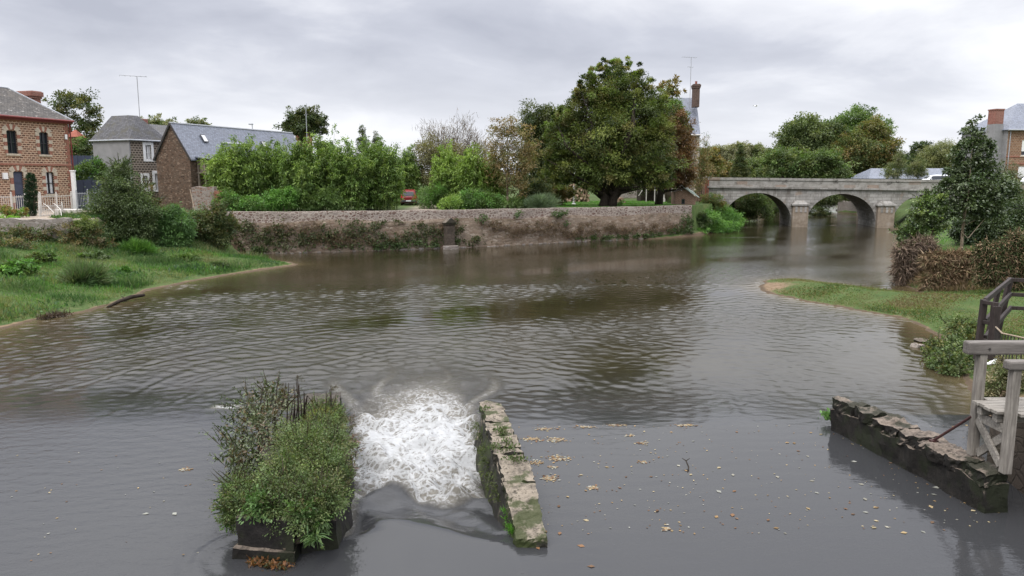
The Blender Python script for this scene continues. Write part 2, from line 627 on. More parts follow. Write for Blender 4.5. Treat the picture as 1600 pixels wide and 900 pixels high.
    v = g.coord('UV', (1, 1, 1), 0.03, 2)
    b = g.n('ShaderNodeTexBrick', i_Vector=v, i_Color1=(0.25, 0.238, 0.218), i_Color2=(0.38, 0.365, 0.34), i_Mortar=(0.17, 0.155, 0.14))
    b.inputs['Scale'].default_value = 1
    b.inputs['Mortar Size'].default_value = 0.018
    b.inputs['Brick Width'].default_value = 0.95
    b.inputs['Row Height'].default_value = 0.36
    u = g.coord('UV')
    n = g.noise(u, 1.1, 7, 0.7)
    c = g.mix(0.5, b.outputs['Color'], g.ramp(n, [(0.3, 0.18), (0.72, 0.68)]), 'OVERLAY')
    c = g.mix(g.math('MULTIPLY', g.step(g.noise(g.coord('UV', (1.5, 0.35, 1)), 0.9, 6, 0.7), 0.50, 0.66), 0.7), c, (0.12, 0.108, 0.092))
    c = g.mix(g.math('MULTIPLY', g.step(g.noise(u, 0.8, 4, 0.6), 0.58, 0.72), 0.5), c, (0.30, 0.21, 0.15))
    g.bsdf(out, c, 0.92, g.bump(g.math('SUBTRACT', g.noise(u, 14, 4), b.outputs['Fac']), 0.4, 0.02), 0.2)

    m, t, out = nt('parapet_stone')
    g = G(t)
    u = g.coord('UV')
    n = g.noise(u, 1.4, 7, 0.72)
    c = g.ramp(n, [(0.3, (0.15, 0.138, 0.122)), (0.52, (0.29, 0.275, 0.25)), (0.75, (0.38, 0.365, 0.34))])
    blk = g.n('ShaderNodeTexBrick', i_Vector=u, i_Color1=(0, 0, 0), i_Color2=(1, 1, 1), i_Mortar=(0.5, 0.5, 0.5))
    blk.inputs['Scale'].default_value = 1
    blk.inputs['Brick Width'].default_value = 1.3
    blk.inputs['Row Height'].default_value = 0.42
    blk.inputs['Mortar Size'].default_value = 0.015
    sep = g.n('ShaderNodeSeparateColor', i_0=blk.outputs[0])
    c = g.mix(g.math('MULTIPLY', g.step(sep.outputs[0], 0.75, 0.9), 0.55), c, (0.25, 0.165, 0.115))
    dk = g.step(g.noise(g.coord('UV', (0.8, 1.2, 1)), 1.0, 6, 0.75), 0.58, 0.64)
    c = g.mix(g.math('MULTIPLY', dk, 0.75), c, (0.075, 0.068, 0.06))
    g.bsdf(out, c, 0.92, g.bump(g.math('SUBTRACT', g.noise(u, 12, 4), blk.outputs['Fac']), 0.4, 0.02), 0.2)

    m, t, out = nt('pier_stained')
    g = G(t)
    u = g.coord('UV')
    n = g.noise(u, 1.3, 6, 0.7)
    c = g.ramp(n, [(0.32, (0.16, 0.125, 0.092)), (0.52, (0.26, 0.21, 0.16)), (0.72, (0.34, 0.305, 0.265))])
    g.bsdf(out, c, 0.85, g.bump(g.noise(u, 10, 4), 0.4, 0.02), 0.25)

    # weir stones: pale top, moss and black sides, wet stone and painted shade, decided by each stone's own upward face
    def weir(name, top, side, moss, mossy):
        m, t, out = nt(name)
        g = G(t)
        v = g.coord('Object')
        n = g.noise(v, 5, 8, 0.7)
        n2 = g.noise(v, 1.6, 5, 0.65)
        n3 = g.noise(v, 24, 4, 0.7)
        c = g.ramp(n, [(0.32, tuple(x * 0.38 for x in top)), (0.5, top), (0.72, tuple(min(1, x * 1.35) for x in top))])
        c = g.mix(g.step(n3, 0.56, 0.64), c, tuple(x * 0.3 for x in top))
        c = g.mix(g.math('MULTIPLY', g.step(g.noise(v, 9, 5, 0.7), 0.55, 0.6), 0.8), c, tuple(x * 0.28 for x in top))
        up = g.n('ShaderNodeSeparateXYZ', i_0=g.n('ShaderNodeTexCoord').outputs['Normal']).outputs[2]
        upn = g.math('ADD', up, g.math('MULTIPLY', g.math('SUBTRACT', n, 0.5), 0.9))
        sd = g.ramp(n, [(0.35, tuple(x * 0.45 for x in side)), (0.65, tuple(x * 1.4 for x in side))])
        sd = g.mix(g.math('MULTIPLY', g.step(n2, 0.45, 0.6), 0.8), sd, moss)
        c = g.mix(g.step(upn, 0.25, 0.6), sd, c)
        c = g.mix(g.math('MULTIPLY', g.step(n2, 0.62 - mossy, 0.70 - mossy), 0.85), c, moss)
        g.bsdf(out, c, 0.85, g.bump(g.math('ADD', n, g.math('MULTIPLY', n3, 0.4)), 0.9, 0.03), 0.3)
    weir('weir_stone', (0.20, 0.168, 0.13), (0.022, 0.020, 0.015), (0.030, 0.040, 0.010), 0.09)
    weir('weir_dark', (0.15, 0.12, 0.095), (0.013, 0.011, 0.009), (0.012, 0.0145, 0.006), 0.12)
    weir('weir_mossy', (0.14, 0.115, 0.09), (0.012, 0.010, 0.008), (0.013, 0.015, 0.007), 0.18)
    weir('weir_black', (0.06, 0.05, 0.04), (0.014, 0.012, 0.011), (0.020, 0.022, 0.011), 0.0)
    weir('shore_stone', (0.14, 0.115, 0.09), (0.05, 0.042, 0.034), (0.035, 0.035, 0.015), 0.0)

    # terrain
    m, t, out = nt('ground_soil')
    g = G(t)
    v = g.coord('Object')
    n = g.noise(v, 1.2, 7, 0.7)
    n2 = g.noise(v, 7, 5, 0.7)
    grass = g.ramp(n, [(0.3, (0.040, 0.062, 0.020)), (0.5, (0.065, 0.10, 0.028)), (0.7, (0.115, 0.115, 0.05))])
    grass = g.mix(g.math('MULTIPLY', n2, 0.5), grass, (0.03, 0.05, 0.015))
    sand = g.ramp(g.noise(v, 3, 7, 0.7), [(0.3, (0.10, 0.07, 0.042)), (0.55, (0.185, 0.13, 0.082)), (0.8, (0.25, 0.185, 0.125))])
    grav = g.ramp(n2, [(0.3, (0.22, 0.18, 0.14)), (0.7, (0.36, 0.30, 0.24))])
    sa = g.step(g.math('ADD', g.attr('sand'), g.math('MULTIPLY', g.math('SUBTRACT', n, 0.5), 0.9)), 0.40, 0.6)
    sand = g.mix(g.math('MULTIPLY', g.step(g.attr('wet'), 0.15, 0.6), 0.8), sand, (0.062, 0.045, 0.03))
    c = g.mix(sa, grass, sand)
    c = g.mix(g.attr('gravel'), c, grav)
    g.bsdf(out, c, 0.95, g.bump(g.math('ADD', n2, g.noise(v, 30, 4)), 0.6, 0.04), 0.15)

    # water
    m, t, out = nt('river_water')
    g = G(t)
    v = g.coord('Object')
    foam_a = g.attr('foam')
    rip = g.attr('ripple')
    fv = g.coord('Object', (1.25, 0.8, 1.0), 0.5, 2.2)
    f1 = g.noise(fv, 3.0, 9, 0.68, 1.0)
    f2 = g.noise(g.coord('Object', (1, 0.7, 1), 0.35, 5), 12, 7, 0.7, 0.8)
    rid = g.math('SUBTRACT', 1.0, g.math('MULTIPLY', g.math('ABSOLUTE', g.math('SUBTRACT', f1, 0.5)), 10.0), True)
    rid2 = g.math('SUBTRACT', 1.0, g.math('MULTIPLY', g.math('ABSOLUTE', g.math('SUBTRACT', f2, 0.5)), 8.0), True)
    def lace(scale, warp, w):
        e = g.n('ShaderNodeTexVoronoi', i_Vector=g.coord('Object', (0.75, 1.15, 1.0), warp, scale * 0.9), i_Scale=scale, feature='DISTANCE_TO_EDGE')
        return g.math('SUBTRACT', 1.0, g.step(e.outputs[0], 0.01, w))
    net = g.math('MAXIMUM', lace(2.6, 0.42, 0.16), g.math('MULTIPLY', lace(6.5, 0.2, 0.2), 0.85))
    pat = g.math('ADD', g.math('MULTIPLY', net, 0.34), g.math('ADD', g.math('MULTIPLY', rid2, 0.24), g.math('MULTIPLY', f1, 0.5)))
    mask = g.step(g.math('ADD', pat, g.math('MULTIPLY', foam_a, 1.0)), 1.13, 1.72)
    mask = g.math('MULTIPLY', mask, g.step(foam_a, 0.02, 0.2))
    murk = g.ramp(g.noise(v, 0.35, 3), [(0.35, (0.019, 0.0155, 0.008)), (0.7, (0.027, 0.022, 0.0115))])
    murk = g.mix(g.attr('silt_sheen'), (0.032, 0.0325, 0.034), murk)  # pool base colour holds painted grey-blue sky sheen; downstream keeps the silt brown
    murk = g.mix(g.attr('shallow'), murk, (0.095, 0.072, 0.038))
    murk = g.mix(g.math('MULTIPLY', g.step(foam_a, 0.25, 0.8), 0.8), murk, (0.17, 0.155, 0.125))
    c = g.mix(mask, murk, (0.43, 0.435, 0.435))
    # chop finer than the mesh
    b1 = g.noise(g.coord('Object', (1.0, 1.9, 1), 0.3, 1.0), 3.3, 4, 0.6, 0.4)
    b2 = g.noise(g.coord('Object', (1.0, 2.2, 1)), 11, 3, 0.55)
    hh = g.math('MULTIPLY', g.math('ADD', g.math('MULTIPLY', b1, 1.0), g.math('MULTIPLY', b2, 0.25)), rip)
    nrm = g.bump(hh, 1.0, 0.012)
    nrm = g.bump(g.math('MULTIPLY', f2, g.step(foam_a, 0.05, 0.5)), 1.0, 0.05, nrm)
    ro = g.math('ADD', 0.035, g.math('MULTIPLY', mask, 0.6))
    p = g.bsdf(out, c, ro, nrm, 0.5)
    p.inputs['IOR'].default_value = 1.333
    rubble('pier_dark', [(0.07, 0.055, 0.045), (0.12, 0.095, 0.075), (0.09, 0.07, 0.055)], (0.06, 0.048, 0.038), 3.0, 1.8, 0.08, (0.04, 0.04, 0.02), 0.6)
# ================================================================== camera, sky, light
def camera_and_light():
    cam = bpy.data.cameras.new('camera')
    co = bpy.data.objects.new('camera', cam)
    COL.objects.link(co)
    cam.sensor_width = 36
    cam.lens = F / 1600 * 36
    cam.clip_start = 0.1
    cam.clip_end = 5000
    co.location = (0, 0, H)
    co.rotation_euler = (math.pi / 2 - PITCH, 0, 0)
    SC.camera = co
    el, az = R(56), R(215)              # sun behind the clouds, behind and to the left of the camera
    w = bpy.data.worlds.new('World')
    SC.world = w
    w.use_nodes = True
    t = w.node_tree
    t.nodes.clear()
    g = G(t)
    out = t.nodes.new('ShaderNodeOutputWorld')
    sky = g.n('ShaderNodeTexSky', sky_type='NISHITA')
    sky.sun_disc = False
    sky.sun_elevation = el
    sky.sun_rotation = az
    bs = g.n('ShaderNodeBackground', i_Color=sky.outputs[0], i_Strength=0.08)
    d = g.n('ShaderNodeTexCoord').outputs['Generated']
    sep = g.n('ShaderNodeSeparateXYZ', i_0=d)
    zz = g.math('MAXIMUM', sep.outputs[2], 0.0)
    den = g.math('ADD', zz, 0.22)
    px_ = g.math('DIVIDE', sep.outputs[0], den)
    py_ = g.math('DIVIDE', sep.outputs[1], den)
    cv = g.n('ShaderNodeCombineXYZ', i_0=px_, i_1=py_, i_2=3.3)
    mp = g.n('ShaderNodeMapping', i_Vector=cv.outputs[0])
    mp.inputs['Scale'].default_value = (0.75, 0.85, 1)
    mp.inputs['Rotation'].default_value = (0, 0, R(-14))
    mp.inputs['Location'].default_value = (CLOUD[0], CLOUD[1], 0)
    n1 = g.noise(mp.outputs[0], 0.75, 7, 0.52, 0.25)
    n2 = g.noise(mp.outputs[0], 2.3, 6, 0.55, 0.4)
    f = g.math('ADD', g.math('MULTIPLY', n1, 0.75), g.math('MULTIPLY', n2, 0.25))
    c = g.ramp(f, [(0.40, (0.40, 0.415, 0.48)), (0.475, (0.495, 0.51, 0.575)), (0.535, (0.65, 0.66, 0.71)), (0.63, (0.84, 0.845, 0.87))])
    # an overcast sky is lightest overhead, and a pale band lies along the horizon
    zen = g.step(sep.outputs[2], 0.22, 0.9)
    lift = g.math('ADD', 1.0, g.math('MULTIPLY', zen, 2.7))
    hor = g.step(sep.outputs[2], 0.19, 0.02)
    c = g.mix(g.math('MULTIPLY', hor, 0.6), c, (0.79, 0.80, 0.84))
    bc = g.n('ShaderNodeBackground', i_Color=c, i_Strength=lift)
    mx = g.n('ShaderNodeMixShader', i_0=0.93, i_1=bs.outputs[0], i_2=bc.outputs[0])
    t.links.new(mx.outputs[0], out.inputs[0])
    sun = bpy.data.lights.new('sun', 'SUN')
    sun.energy = 1.4
    sun.angle = R(18)
    sun.color = (1.0, 0.955, 0.89)
    so = bpy.data.objects.new('sun', sun)
    COL.objects.link(so)
    # direction to the sun: rotation measured like the sky's, clockwise from +Y seen from above
    dirv = Vector((math.sin(az) * math.cos(el), math.cos(az) * math.cos(el), math.sin(el)))
    so.rotation_euler = dirv.to_track_quat('Z', 'Y').to_euler()
    vs = SC.view_settings
    vs.view_transform = 'Standard'
    vs.look = 'None'
    vs.gamma = 1.0
    vs.exposure = EXPO
    vs.use_curve_mapping = False
    SC.cycles.max_bounces = 6
    SC.cycles.diffuse_bounces = 3
    SC.cycles.glossy_bounces = 3
    SC.cycles.transmission_bounces = 3
    SC.cycles.caustics_reflective = False
    SC.cycles.caustics_refractive = False


CLOUD = (-4.4, 8.3)
EXPO = 0.42

# ================================================================== terrain
K = 6.0 / 4.9
RIVER = np.array([(-24, -16), (-22.5, 5), (-20.9, 18), (-20.3, 29.4), (-20.03, 31.4), (-19.2, 33.4), (-18.95, 36.8), (-19.3, 40.2), (-18.2, 44.3),
                  (-16.4, 48), (-14.6, 51.9), (-15.6, 53.2), (-17.8, 55.2), (-22.3, 58.0), (-22.3, 58.9), (-18.2, 59.4), (-5.4, 63.7), (5.95, 70.0),
                  (12.4, 72.9), (14.6, 73.9), (19.2, 77.6), (24.0, 86), (28.7, 96.9), (30.5, 103), (36, 114), (46, 133), (60, 160), (90, 215), (96, 210),
                  (66, 150), (55.5, 131), (55.3, 120), (52, 104), (45.5, 90), (42.3, 83.2), (36, 71), (28.9, 57.5), (24.6, 48.5), (22.0, 43.2), (21.3, 38.9),
                  (20.3, 39.5), (18.9, 41.7), (16.8, 44.6), (14.9, 44.0), (13.58, 41.4), (13.2, 39.5), (14.07, 36.4), (15.8, 33.4), (16.8, 31.4), (16.0, 27.6),
                  (14.3, 23.6), (12.9, 20.6), (11.6, 18), (10.4, 15.8), (9.9, 11), (10, -16)])
WALL = np.array([(-22.3, 58.9), (-18.2, 59.4), (-11.6, 61.4), (-5.4, 63.7), (0.4, 66.7), (5.95, 70.0), (12.4, 72.9), (18.5, 77.7)])
GARDEN = np.array([(-22.3, 59.3), (-18.2, 59.8), (-11.6, 61.8), (-5.4, 64.1), (0.4, 67.1), (5.95, 70.4), (12.4, 73.3), (18.3, 78.0), (21.5, 83), (27.5, 95), (34, 112), (44, 134), (60, 400),
                   (-60, 400), (-60, 59.3)])


def seg_dist(X, Y, P, closed=True):
    d = np.full(X.shape, 1e9)
    n = len(P)
    for i in range(n if closed else n - 1):
        a, b = P[i], P[(i + 1) % n]
        e = b - a
        t = np.clip(((X - a[0]) * e[0] + (Y - a[1]) * e[1]) / (e @ e), 0, 1)
        d = np.minimum(d, np.hypot(X - a[0] - t * e[0], Y - a[1] - t * e[1]))
    return d


def inside(X, Y, P):
    r = np.zeros(X.shape, bool)
    n = len(P)
    for i in range(n):
        (x0, y0), (x1, y1) = P[i], P[(i + 1) % n]
        if y0 == y1:
            continue
        r ^= ((y0 > Y) != (y1 > Y)) & (X < (x1 - x0) * (Y - y0) / (y1 - y0) + x0)
    return r


def lump(X, Y, s, seed):
    rng = np.random.default_rng(seed)
    z = np.zeros_like(X)
    for i in range(9):
        a = rng.uniform(0, 2 * math.pi)
        k = s * rng.uniform(0.6, 2.2)
        z = z + np.sin((X * math.cos(a) + Y * math.sin(a)) * k + rng.uniform(0, 6)) / (1 + 0.5 * i)
    return z / 3


def land(X, Y):
    X = np.asarray(X, float)
    Y = np.asarray(Y, float)
    # a wavering shoreline
    Xw = X + 0.22 * lump(X, Y, 1.3, 5) + 0.12 * lump(X, Y, 3.1, 25)
    Yw = Y + 0.16 * lump(X, Y, 1.6, 6) + 0.10 * lump(X, Y, 3.3, 26)
    d = seg_dist(Xw, Yw, RIVER)
    ins = inside(Xw, Yw, RIVER)
    z = np.minimum(0.05 + 0.45 * d, 3.2)
    left = (X < -10) & (Y < 60)
    zl = np.minimum(0.02 + 0.06 * d + 0.115 * np.maximum(d - 0.8, 0), 2.55) + 0.07 * lump(X, Y, 1.1, 2) * np.clip(d / 2, 0, 1)
    wy = smooth((Y - 47.2) / 0.8) * smooth((-26.3 - X) / 0.8)
    wr = smooth((Y - 50) / 9) * smooth((-19.5 - X) / 5)
    zl = zl + (3.35 - zl) * np.maximum(wy, wr)
    z = np.where(left, zl, z)
    bl = Y - (38.9 - 0.33 * (X - 21.3))
    spit = (X > 8) & (Y < 47) & (Y > 20)
    w = smooth((bl + 0.2) / 0.8) * smooth((X - 19.8) / 1.2)
    zs = np.minimum(0.02 + 0.085 * d + 0.06 * np.maximum(d - 1.5, 0), 1.25) + 0.035 * lump(X, Y, 1.6, 3) * np.clip(d, 0, 1)
    zr = 1.35 * smooth(d / 1.9) + np.clip((d - 2.2) * 0.085, 0, 2.5)
    zr2 = 1.35 * smooth(bl / 1.9) + np.clip((np.minimum(d, bl + 1) - 2.2) * 0.085, 0, 2.5)
    right = (X > 8) & (Y < 110) & (Y >= 20)
    zz = np.where(Y < 47, zs + (np.minimum(zr, zr2) - zs) * w, zr)
    z = np.where(right & (X > 8) & ~((X < 20) & (Y > 47)), zz, z)
    nr = (X > 8) & (Y < 20)
    zn = np.minimum(0.05 + 0.9 * d, 1.5)
    bw = smooth((Y - 18) / 4)
    z = np.where(nr, zn * (1 - bw) + zs * bw, z)
    z = np.where((X > 8) & (Y >= 20) & (Y < 22), zn * (1 - bw) + z * bw, z)
    g = inside(X, Y, GARDEN)
    z = np.where(g & ((X > -22.3) | (Y > 62)), 3.0 + 0.0 * X, z)
    far = smooth((np.hypot(X, Y) - 150) / 250)
    z = z + far * 4.0 * (~ins)
    bed = -np.minimum(0.02 + 0.30 * d, 1.6)
    return np.where(ins, bed, z), d, ins, w


def gz(x, y):
    return land(np.array([x]), np.array([y]))[0][0]


def axis(segs):
    out = [segs[0][0]]
    for a, b, st in segs:
        n = max(1, int(round((b - a) / st)))
        out.extend(list(np.linspace(a, b, n + 1)[1:]))
    return np.array(out)


def build_ground():
    xs = axis([(-1600, -200, 140), (-200, -60, 14), (-60, -32, 1.4), (-32, 32, 0.3), (32, 60, 0.8), (60, 200, 10), (200, 1600, 140)])
    ys = axis([(-200, -20, 30), (-20, 14, 2), (14, 82, 0.3), (82, 120, 1.0), (120, 200, 8), (200, 2400, 150)])
    X, Y = np.meshgrid(xs, ys)
    Z, d, ins, w = land(X, Y)
    nz = 0.5 + 0.8 * lump(X, Y, 0.5, 31)
    sand = np.where(ins, 1.0, np.clip(1.05 - d / (0.18 + 0.75 * np.clip(nz, 0, 1) + 1.2 * smooth((33 - Y) / 7)), 0, 1))
    sand = np.where(~ins & (X > 8) & (Y > 20) & (Y < 47), np.maximum(np.clip(1 - d / 0.45, 0, 1), np.clip(1 - np.hypot(X - 13.6, (Y - 41.3) * 0.8) / 3.2, 0, 1)), sand)
    yard = np.where((X < -27) & (Z > 3.3) & (Y < 75), 1.0, 0.0)
    drive = smooth(1 - np.abs(X + 8.4) / 2.5) * ((Y > 64) & (Y < 100))
    grav = np.maximum(yard, drive)
    wet = np.where(ins, 1.0, np.clip(1 - d / (0.22 + 0.35 * np.clip(nz, 0, 1)), 0, 1))
    o = grid_mesh('ground', xs, ys, Z, M['ground_soil'], {'wet': ('FLOAT', wet), 'sand': ('FLOAT', sand), 'gravel': ('FLOAT', grav)})
    tag(o, kind='structure')


# ================================================================== the river
POOL = 0.25
CREST = 17.0
PL = dict(y0=10.9, y1=18.2)             # left pier runs from y0 to y1
CX0 = lambda y: -2.85 - (y - 10.8) * 0.08 - (y - 10.8) ** 2 * 0.0145          # right face of the left pier
CX1 = lambda y: 0.06 - (y - 10.4) * 0.125 - 0.012 * (y - 10.4) ** 2 * 0.3   # left face of the middle pier


def river_fields(X, Y):
    rng = np.random.default_rng(11)
    lx, rx = CX0(Y), CX1(Y)
    soft = 0.3 + np.clip(Y - 17.6, 0, 5) * 0.8
    inch = smooth((X - lx + 0.25) / soft) * smooth((rx + 0.25 - X) / soft) * (1 - smooth((Y - 18.5) / 4))
    crest = CREST - 0.02 * X + 0.1 * np.sin(X * 1.3)
    base_out = POOL * (1 - smooth((Y - crest + 0.3) / 4.5))
    # the sluice: a glassy tongue that curves down, then a standing wave
    bow = 11.35 + 0.35 * np.cos((X + 1.5) * 1.6) + 0.12 * np.sin(X * 2.7 + 1)
    s = (Y - bow) / 1.8
    tongue = POOL - 0.30 * smooth(s) + 0.16 * np.exp(-((Y - bow - 2.2) / 0.45) ** 2) * (0.7 + 0.5 * np.sin(X * 2.3)) \
        + 0.035 * np.sin(X * 3.1 + Y * 2.2) * smooth(s * 3) + 0.02 * np.sin(X * 7 + Y * 5) * smooth(s * 2)
    tongue = tongue + 0.05 * smooth((Y - 15.0) / 6)
    z = base_out * (1 - inch) + tongue * inch
    # foam
    fx0 = -3.0 - (Y - 11) * 0.16
    fx1 = 0.22 - (Y - 11) * 0.12
    wob = 0.18 * np.sin(Y * 2.1) + 0.12 * np.sin(Y * 4.7 + 1)
    e = smooth((X - fx0 + 0.25 + wob) / 0.7) * smooth((fx1 + 0.25 + wob * 0.6 - X) / 0.9)
    start = smooth((Y - bow - 1.5 + 0.35 * np.sin(X * 3.3) - 0.3 * np.exp(-((X - lx) / 0.5) ** 2) * 2.5) / 0.7)
    end = 1 - smooth((Y - 19.0) / 7.0)
    foam = e * start * end
    cen = np.exp(-((X + 1.7 + (Y - 14) * 0.11) / (1.1)) ** 2)
    foam = foam * (0.56 + 0.36 * np.exp(-((Y - 16.6) / 2.9) ** 2) + 0.10 * cen)
    foam = np.where(Y > 18.2, foam * (0.65 + 0.35 * cen), foam)
    foam = np.maximum(foam, 0.50 * np.exp(-((X + 2.2 + (Y - 21) * 0.02) / 1.5) ** 2 - ((Y - 20.9) / 2.7) ** 2))
    foam = np.maximum(foam, 0.42 * np.exp(-((X + 4.3) / 0.5) ** 2 - ((Y - 20.6) / 0.7) ** 2))
    along = np.exp(-((X - lx - 0.16) / 0.22) ** 2) * smooth((Y - 11.2) / 0.5) * (1 - smooth((Y - 14) / 1))
    foam = np.maximum(foam, 0.62 * along)
    for x0, sl, w, y1, a in ((-3.3, -0.16, 0.35, 26, 0.56), (-2.1, -0.02, 0.28, 27, 0.54), (-0.9, 0.07, 0.3, 24.5, 0.54), (-4.4, -0.22, 0.4, 24, 0.54)):
        foam = np.maximum(foam, a * np.exp(-((X - x0 - sl * (Y - 19) - 0.25 * np.sin(Y * 1.3 + x0)) / w) ** 2) * smooth((Y - 17.5) / 1.5) * (1 - smooth((Y - 20.5) / (y1 - 20.5))))
    # loose patch left of the pier, riffles by the bridge piers
    foam = np.maximum(foam, 0.80 * np.exp(-((X + 7.35) / 0.42) ** 4 - ((Y - 18.75) / 0.30) ** 4))
    foam = np.maximum(foam, 0.34 * np.exp(-((X + 6.6) / 1.0) ** 2 - ((Y - 18.3) / 0.4) ** 2))
    foam = np.maximum(foam, 0.43 * np.exp(-((Y - 92 - 0.3 * (X - 33)) / 1.0) ** 2) * (np.abs(X - 36) < 9))
    foam = np.maximum(foam, 0.36 * np.exp(-((Y - 75.5 - 0.05 * (X - 24)) / 0.5) ** 2 - ((X - 23) / 3.5) ** 2))
    turb = e * start * (1 - smooth((Y - 17.5) / 6))
    ns = np.zeros_like(X)
    for i in range(26):
        a = rng.uniform(0, 2 * math.pi)
        k = 2 * math.pi / rng.uniform(0.25, 1.5)
        ph = rng.uniform(0, 6.28)
        ns += np.sin((X * math.cos(a) + Y * math.sin(a)) * k + ph + 1.3 * np.sin(X * 1.7 + Y * 1.1 + i)) * (1.6 / k) * 0.05
    z = z + turb * ns * 2.4
    # chop
    pool = (1 - inch) * (1 - smooth((Y - crest + 0.5 + 0.45 * np.sin(X * 0.9 + 2) + 0.3 * np.sin(X * 2.3 + Y)) / 2.6))
    calm_in = inch * (1 - smooth(s * 1.3))
    rip = (1 - np.maximum(pool, calm_in))
    ch = np.zeros_like(X)
    for i in range(40):
        a = rng.normal(0, 0.42) + (0.62 if i % 2 else -0.55)
        lam = rng.uniform(0.26, 0.7)
        k = 2 * math.pi / lam
        ph = rng.uniform(0, 6.28)
        wx = X + 0.5 * np.sin(Y * 0.31 + i) + 0.3 * np.sin(X * 0.47 + Y * 0.3 + i * 2)
        ch += np.sin((wx * math.sin(a) + Y * math.cos(a)) * k + ph + 0.9 * np.sin(X * 0.6 + i * 1.7 + 0.4 * Y)) / k * (1 - 0.6 * smooth((Y - 26) / 12) * (lam < 0.42))
    ch = np.sign(ch) * np.abs(ch) ** 1.0
    rr = np.hypot(X + 2.4, (Y - 19.5))
    ring = np.zeros_like(X)
    for lam, ph, am in ((0.62, 0.3, 0.8), (0.46, 2.0, 0.8), (0.85, 4.0, 0.6)):
        k = 2 * math.pi / lam
        ring += am / k * np.sin(k * (rr + 0.35 * np.sin(X * 0.9 + 1 + 0.5 * Y) + 0.3 * np.sin(Y * 0.8 + X * 0.65) + 0.2 * np.sin(X * 2.3 - Y * 1.7) + 0.3 * lump(X, Y, 1.2, 91)) + ph)
    env = smooth((rr - 2.5) / 3) * (1 - smooth((rr - 12) / 16))
    patch = np.clip(0.72 + 0.95 * lump(X, Y, 0.24, 8) + 0.45 * lump(X, Y, 0.7, 9), 0.12, 1.7)
    fade = 1 - smooth((Y - 34) / 26) * 0.75
    near = (0.75 + 0.25 * smooth((Y - 19) / 6)) * (1 - 0.45 * env)
    z = z + rip * (1 - turb) * (ch * 0.029 * patch * fade * near + ring * 0.045 * env * np.clip(patch * 1.2, 0.25, 1.3))
    z = z + pool * (0.0012 * np.sin(X * 2.1 + Y * 9 + 2 * np.sin(X * 0.8) + 2 * np.sin(Y * 0.9 + X)) * np.clip(lump(X, Y, 0.8, 21) + 0.3, 0, 1) + 0.0008 * np.sin(X * 3 - Y * 15 + 2 * np.sin(X * 1.7)))
    # eddies round the nose of the left pier
    q = np.hypot(X + 3.9, Y - 10.9)
    z = z + 0.012 * np.sin(q * 16) * np.exp(-((q - 0.9) / 0.35) ** 2) * (Y < 12)
    silt_sheen = smooth((Y - crest + 1) / 9)
    rip_attr = np.clip(rip * patch * 0.95 + pool * np.where(X < -4, 0.62, 0.30) + calm_in * 0.03, 0, 1.3) * 1.25
    return z, np.clip(foam, 0, 1), rip_attr, silt_sheen


def build_river():
    xs = axis([(-60, -24, 1.5), (-24, -5.4, 0.06), (-5.4, 0.5, 0.038), (0.5, 18, 0.06), (18, 40, 0.3), (40, 110, 1.5)])
    ys = axis([(-14, 8, 1.0), (8, 10.2, 0.1), (10.2, 24, 0.042), (24, 42, 0.065), (42, 80, 0.3), (80, 240, 2.0)])
    X, Y = np.meshgrid(xs, ys)
    Z, foam, rip, silt_sheen = river_fields(X, Y)
    d = seg_dist(X, Y, RIVER)
    sh = np.exp(-d / 0.9) * (Y > 18) * ((Y < 59) | (X > 10)) * 0.9
    sh = np.maximum(sh, 0.55 * np.exp(-seg_dist(X, Y, np.array([(-19, 36.8), (-18.2, 44.3), (-14.6, 51.9)]), False) / 1.7))
    sh = np.maximum(sh, 0.4 * np.exp(-np.hypot(X - 18.5, (Y - 40.7)) / 1.2))
    o = grid_mesh('river', xs, ys, Z, M['river_water'], {'foam': ('FLOAT', foam), 'silt_sheen': ('FLOAT', silt_sheen), 'ripple': ('FLOAT', rip), 'shallow': ('FLOAT', np.clip(sh, 0, 1))})
    tag(o, kind='structure')
# ================================================================== buildings, walls and other built things
class Face:
    """a facade line on the ground: local x runs along it, left to right seen from outside, local y runs inward"""
    def __init__(s, c, d, z):
        s.c, s.d, s.z = Vector((c[0], c[1])), Vector(d).normalized(), z
        s.rz = math.atan2(s.d.y, s.d.x)

    def x(s, px):
        k = (px - 800) / F / (CP + (450 - 276) / F * SP)
        return (k * s.c.y - s.c.x) / (s.d.x - k * s.d.y)

    def zz(s, px, py):
        q = s.c + s.d * s.x(px)
        return pd(px, py, q.y).z - s.z

    def root(s, name, label, cat, group=None):
        return root(name, (s.c.x, s.c.y, s.z), label, cat, s.rz, group)


def at(px, D):
    v = pd(px, 276, D)
    return (v.x, v.y)


def wall_open(m, x0, x1, z0, z1, openings, y=0.0, depth=0.22):
    xs = sorted({x0, x1, *[o[0] for o in openings], *[o[1] for o in openings]})
    zs = sorted({z0, z1, *[o[2] for o in openings], *[o[3] for o in openings]})
    for i in range(len(xs) - 1):
        for j in range(len(zs) - 1):
            cx, cz = (xs[i] + xs[i + 1]) / 2, (zs[j] + zs[j + 1]) / 2
            if any(o[0] < cx < o[1] and o[2] < cz < o[3] for o in openings):
                continue
            m.poly([(xs[i], y, zs[j]), (xs[i + 1], y, zs[j]), (xs[i + 1], y, zs[j + 1]), (xs[i], y, zs[j + 1])])
    for a, b, c, d in openings:
        e = y + depth
        m.poly([(a, y, c), (a, e, c), (a, e, d), (a, y, d)])
        m.poly([(b, e, c), (b, y, c), (b, y, d), (b, e, d)])
        m.poly([(a, e, d), (b, e, d), (b, y, d), (a, y, d)])
        m.poly([(a, y, c), (b, y, c), (b, e, c), (a, e, c)])


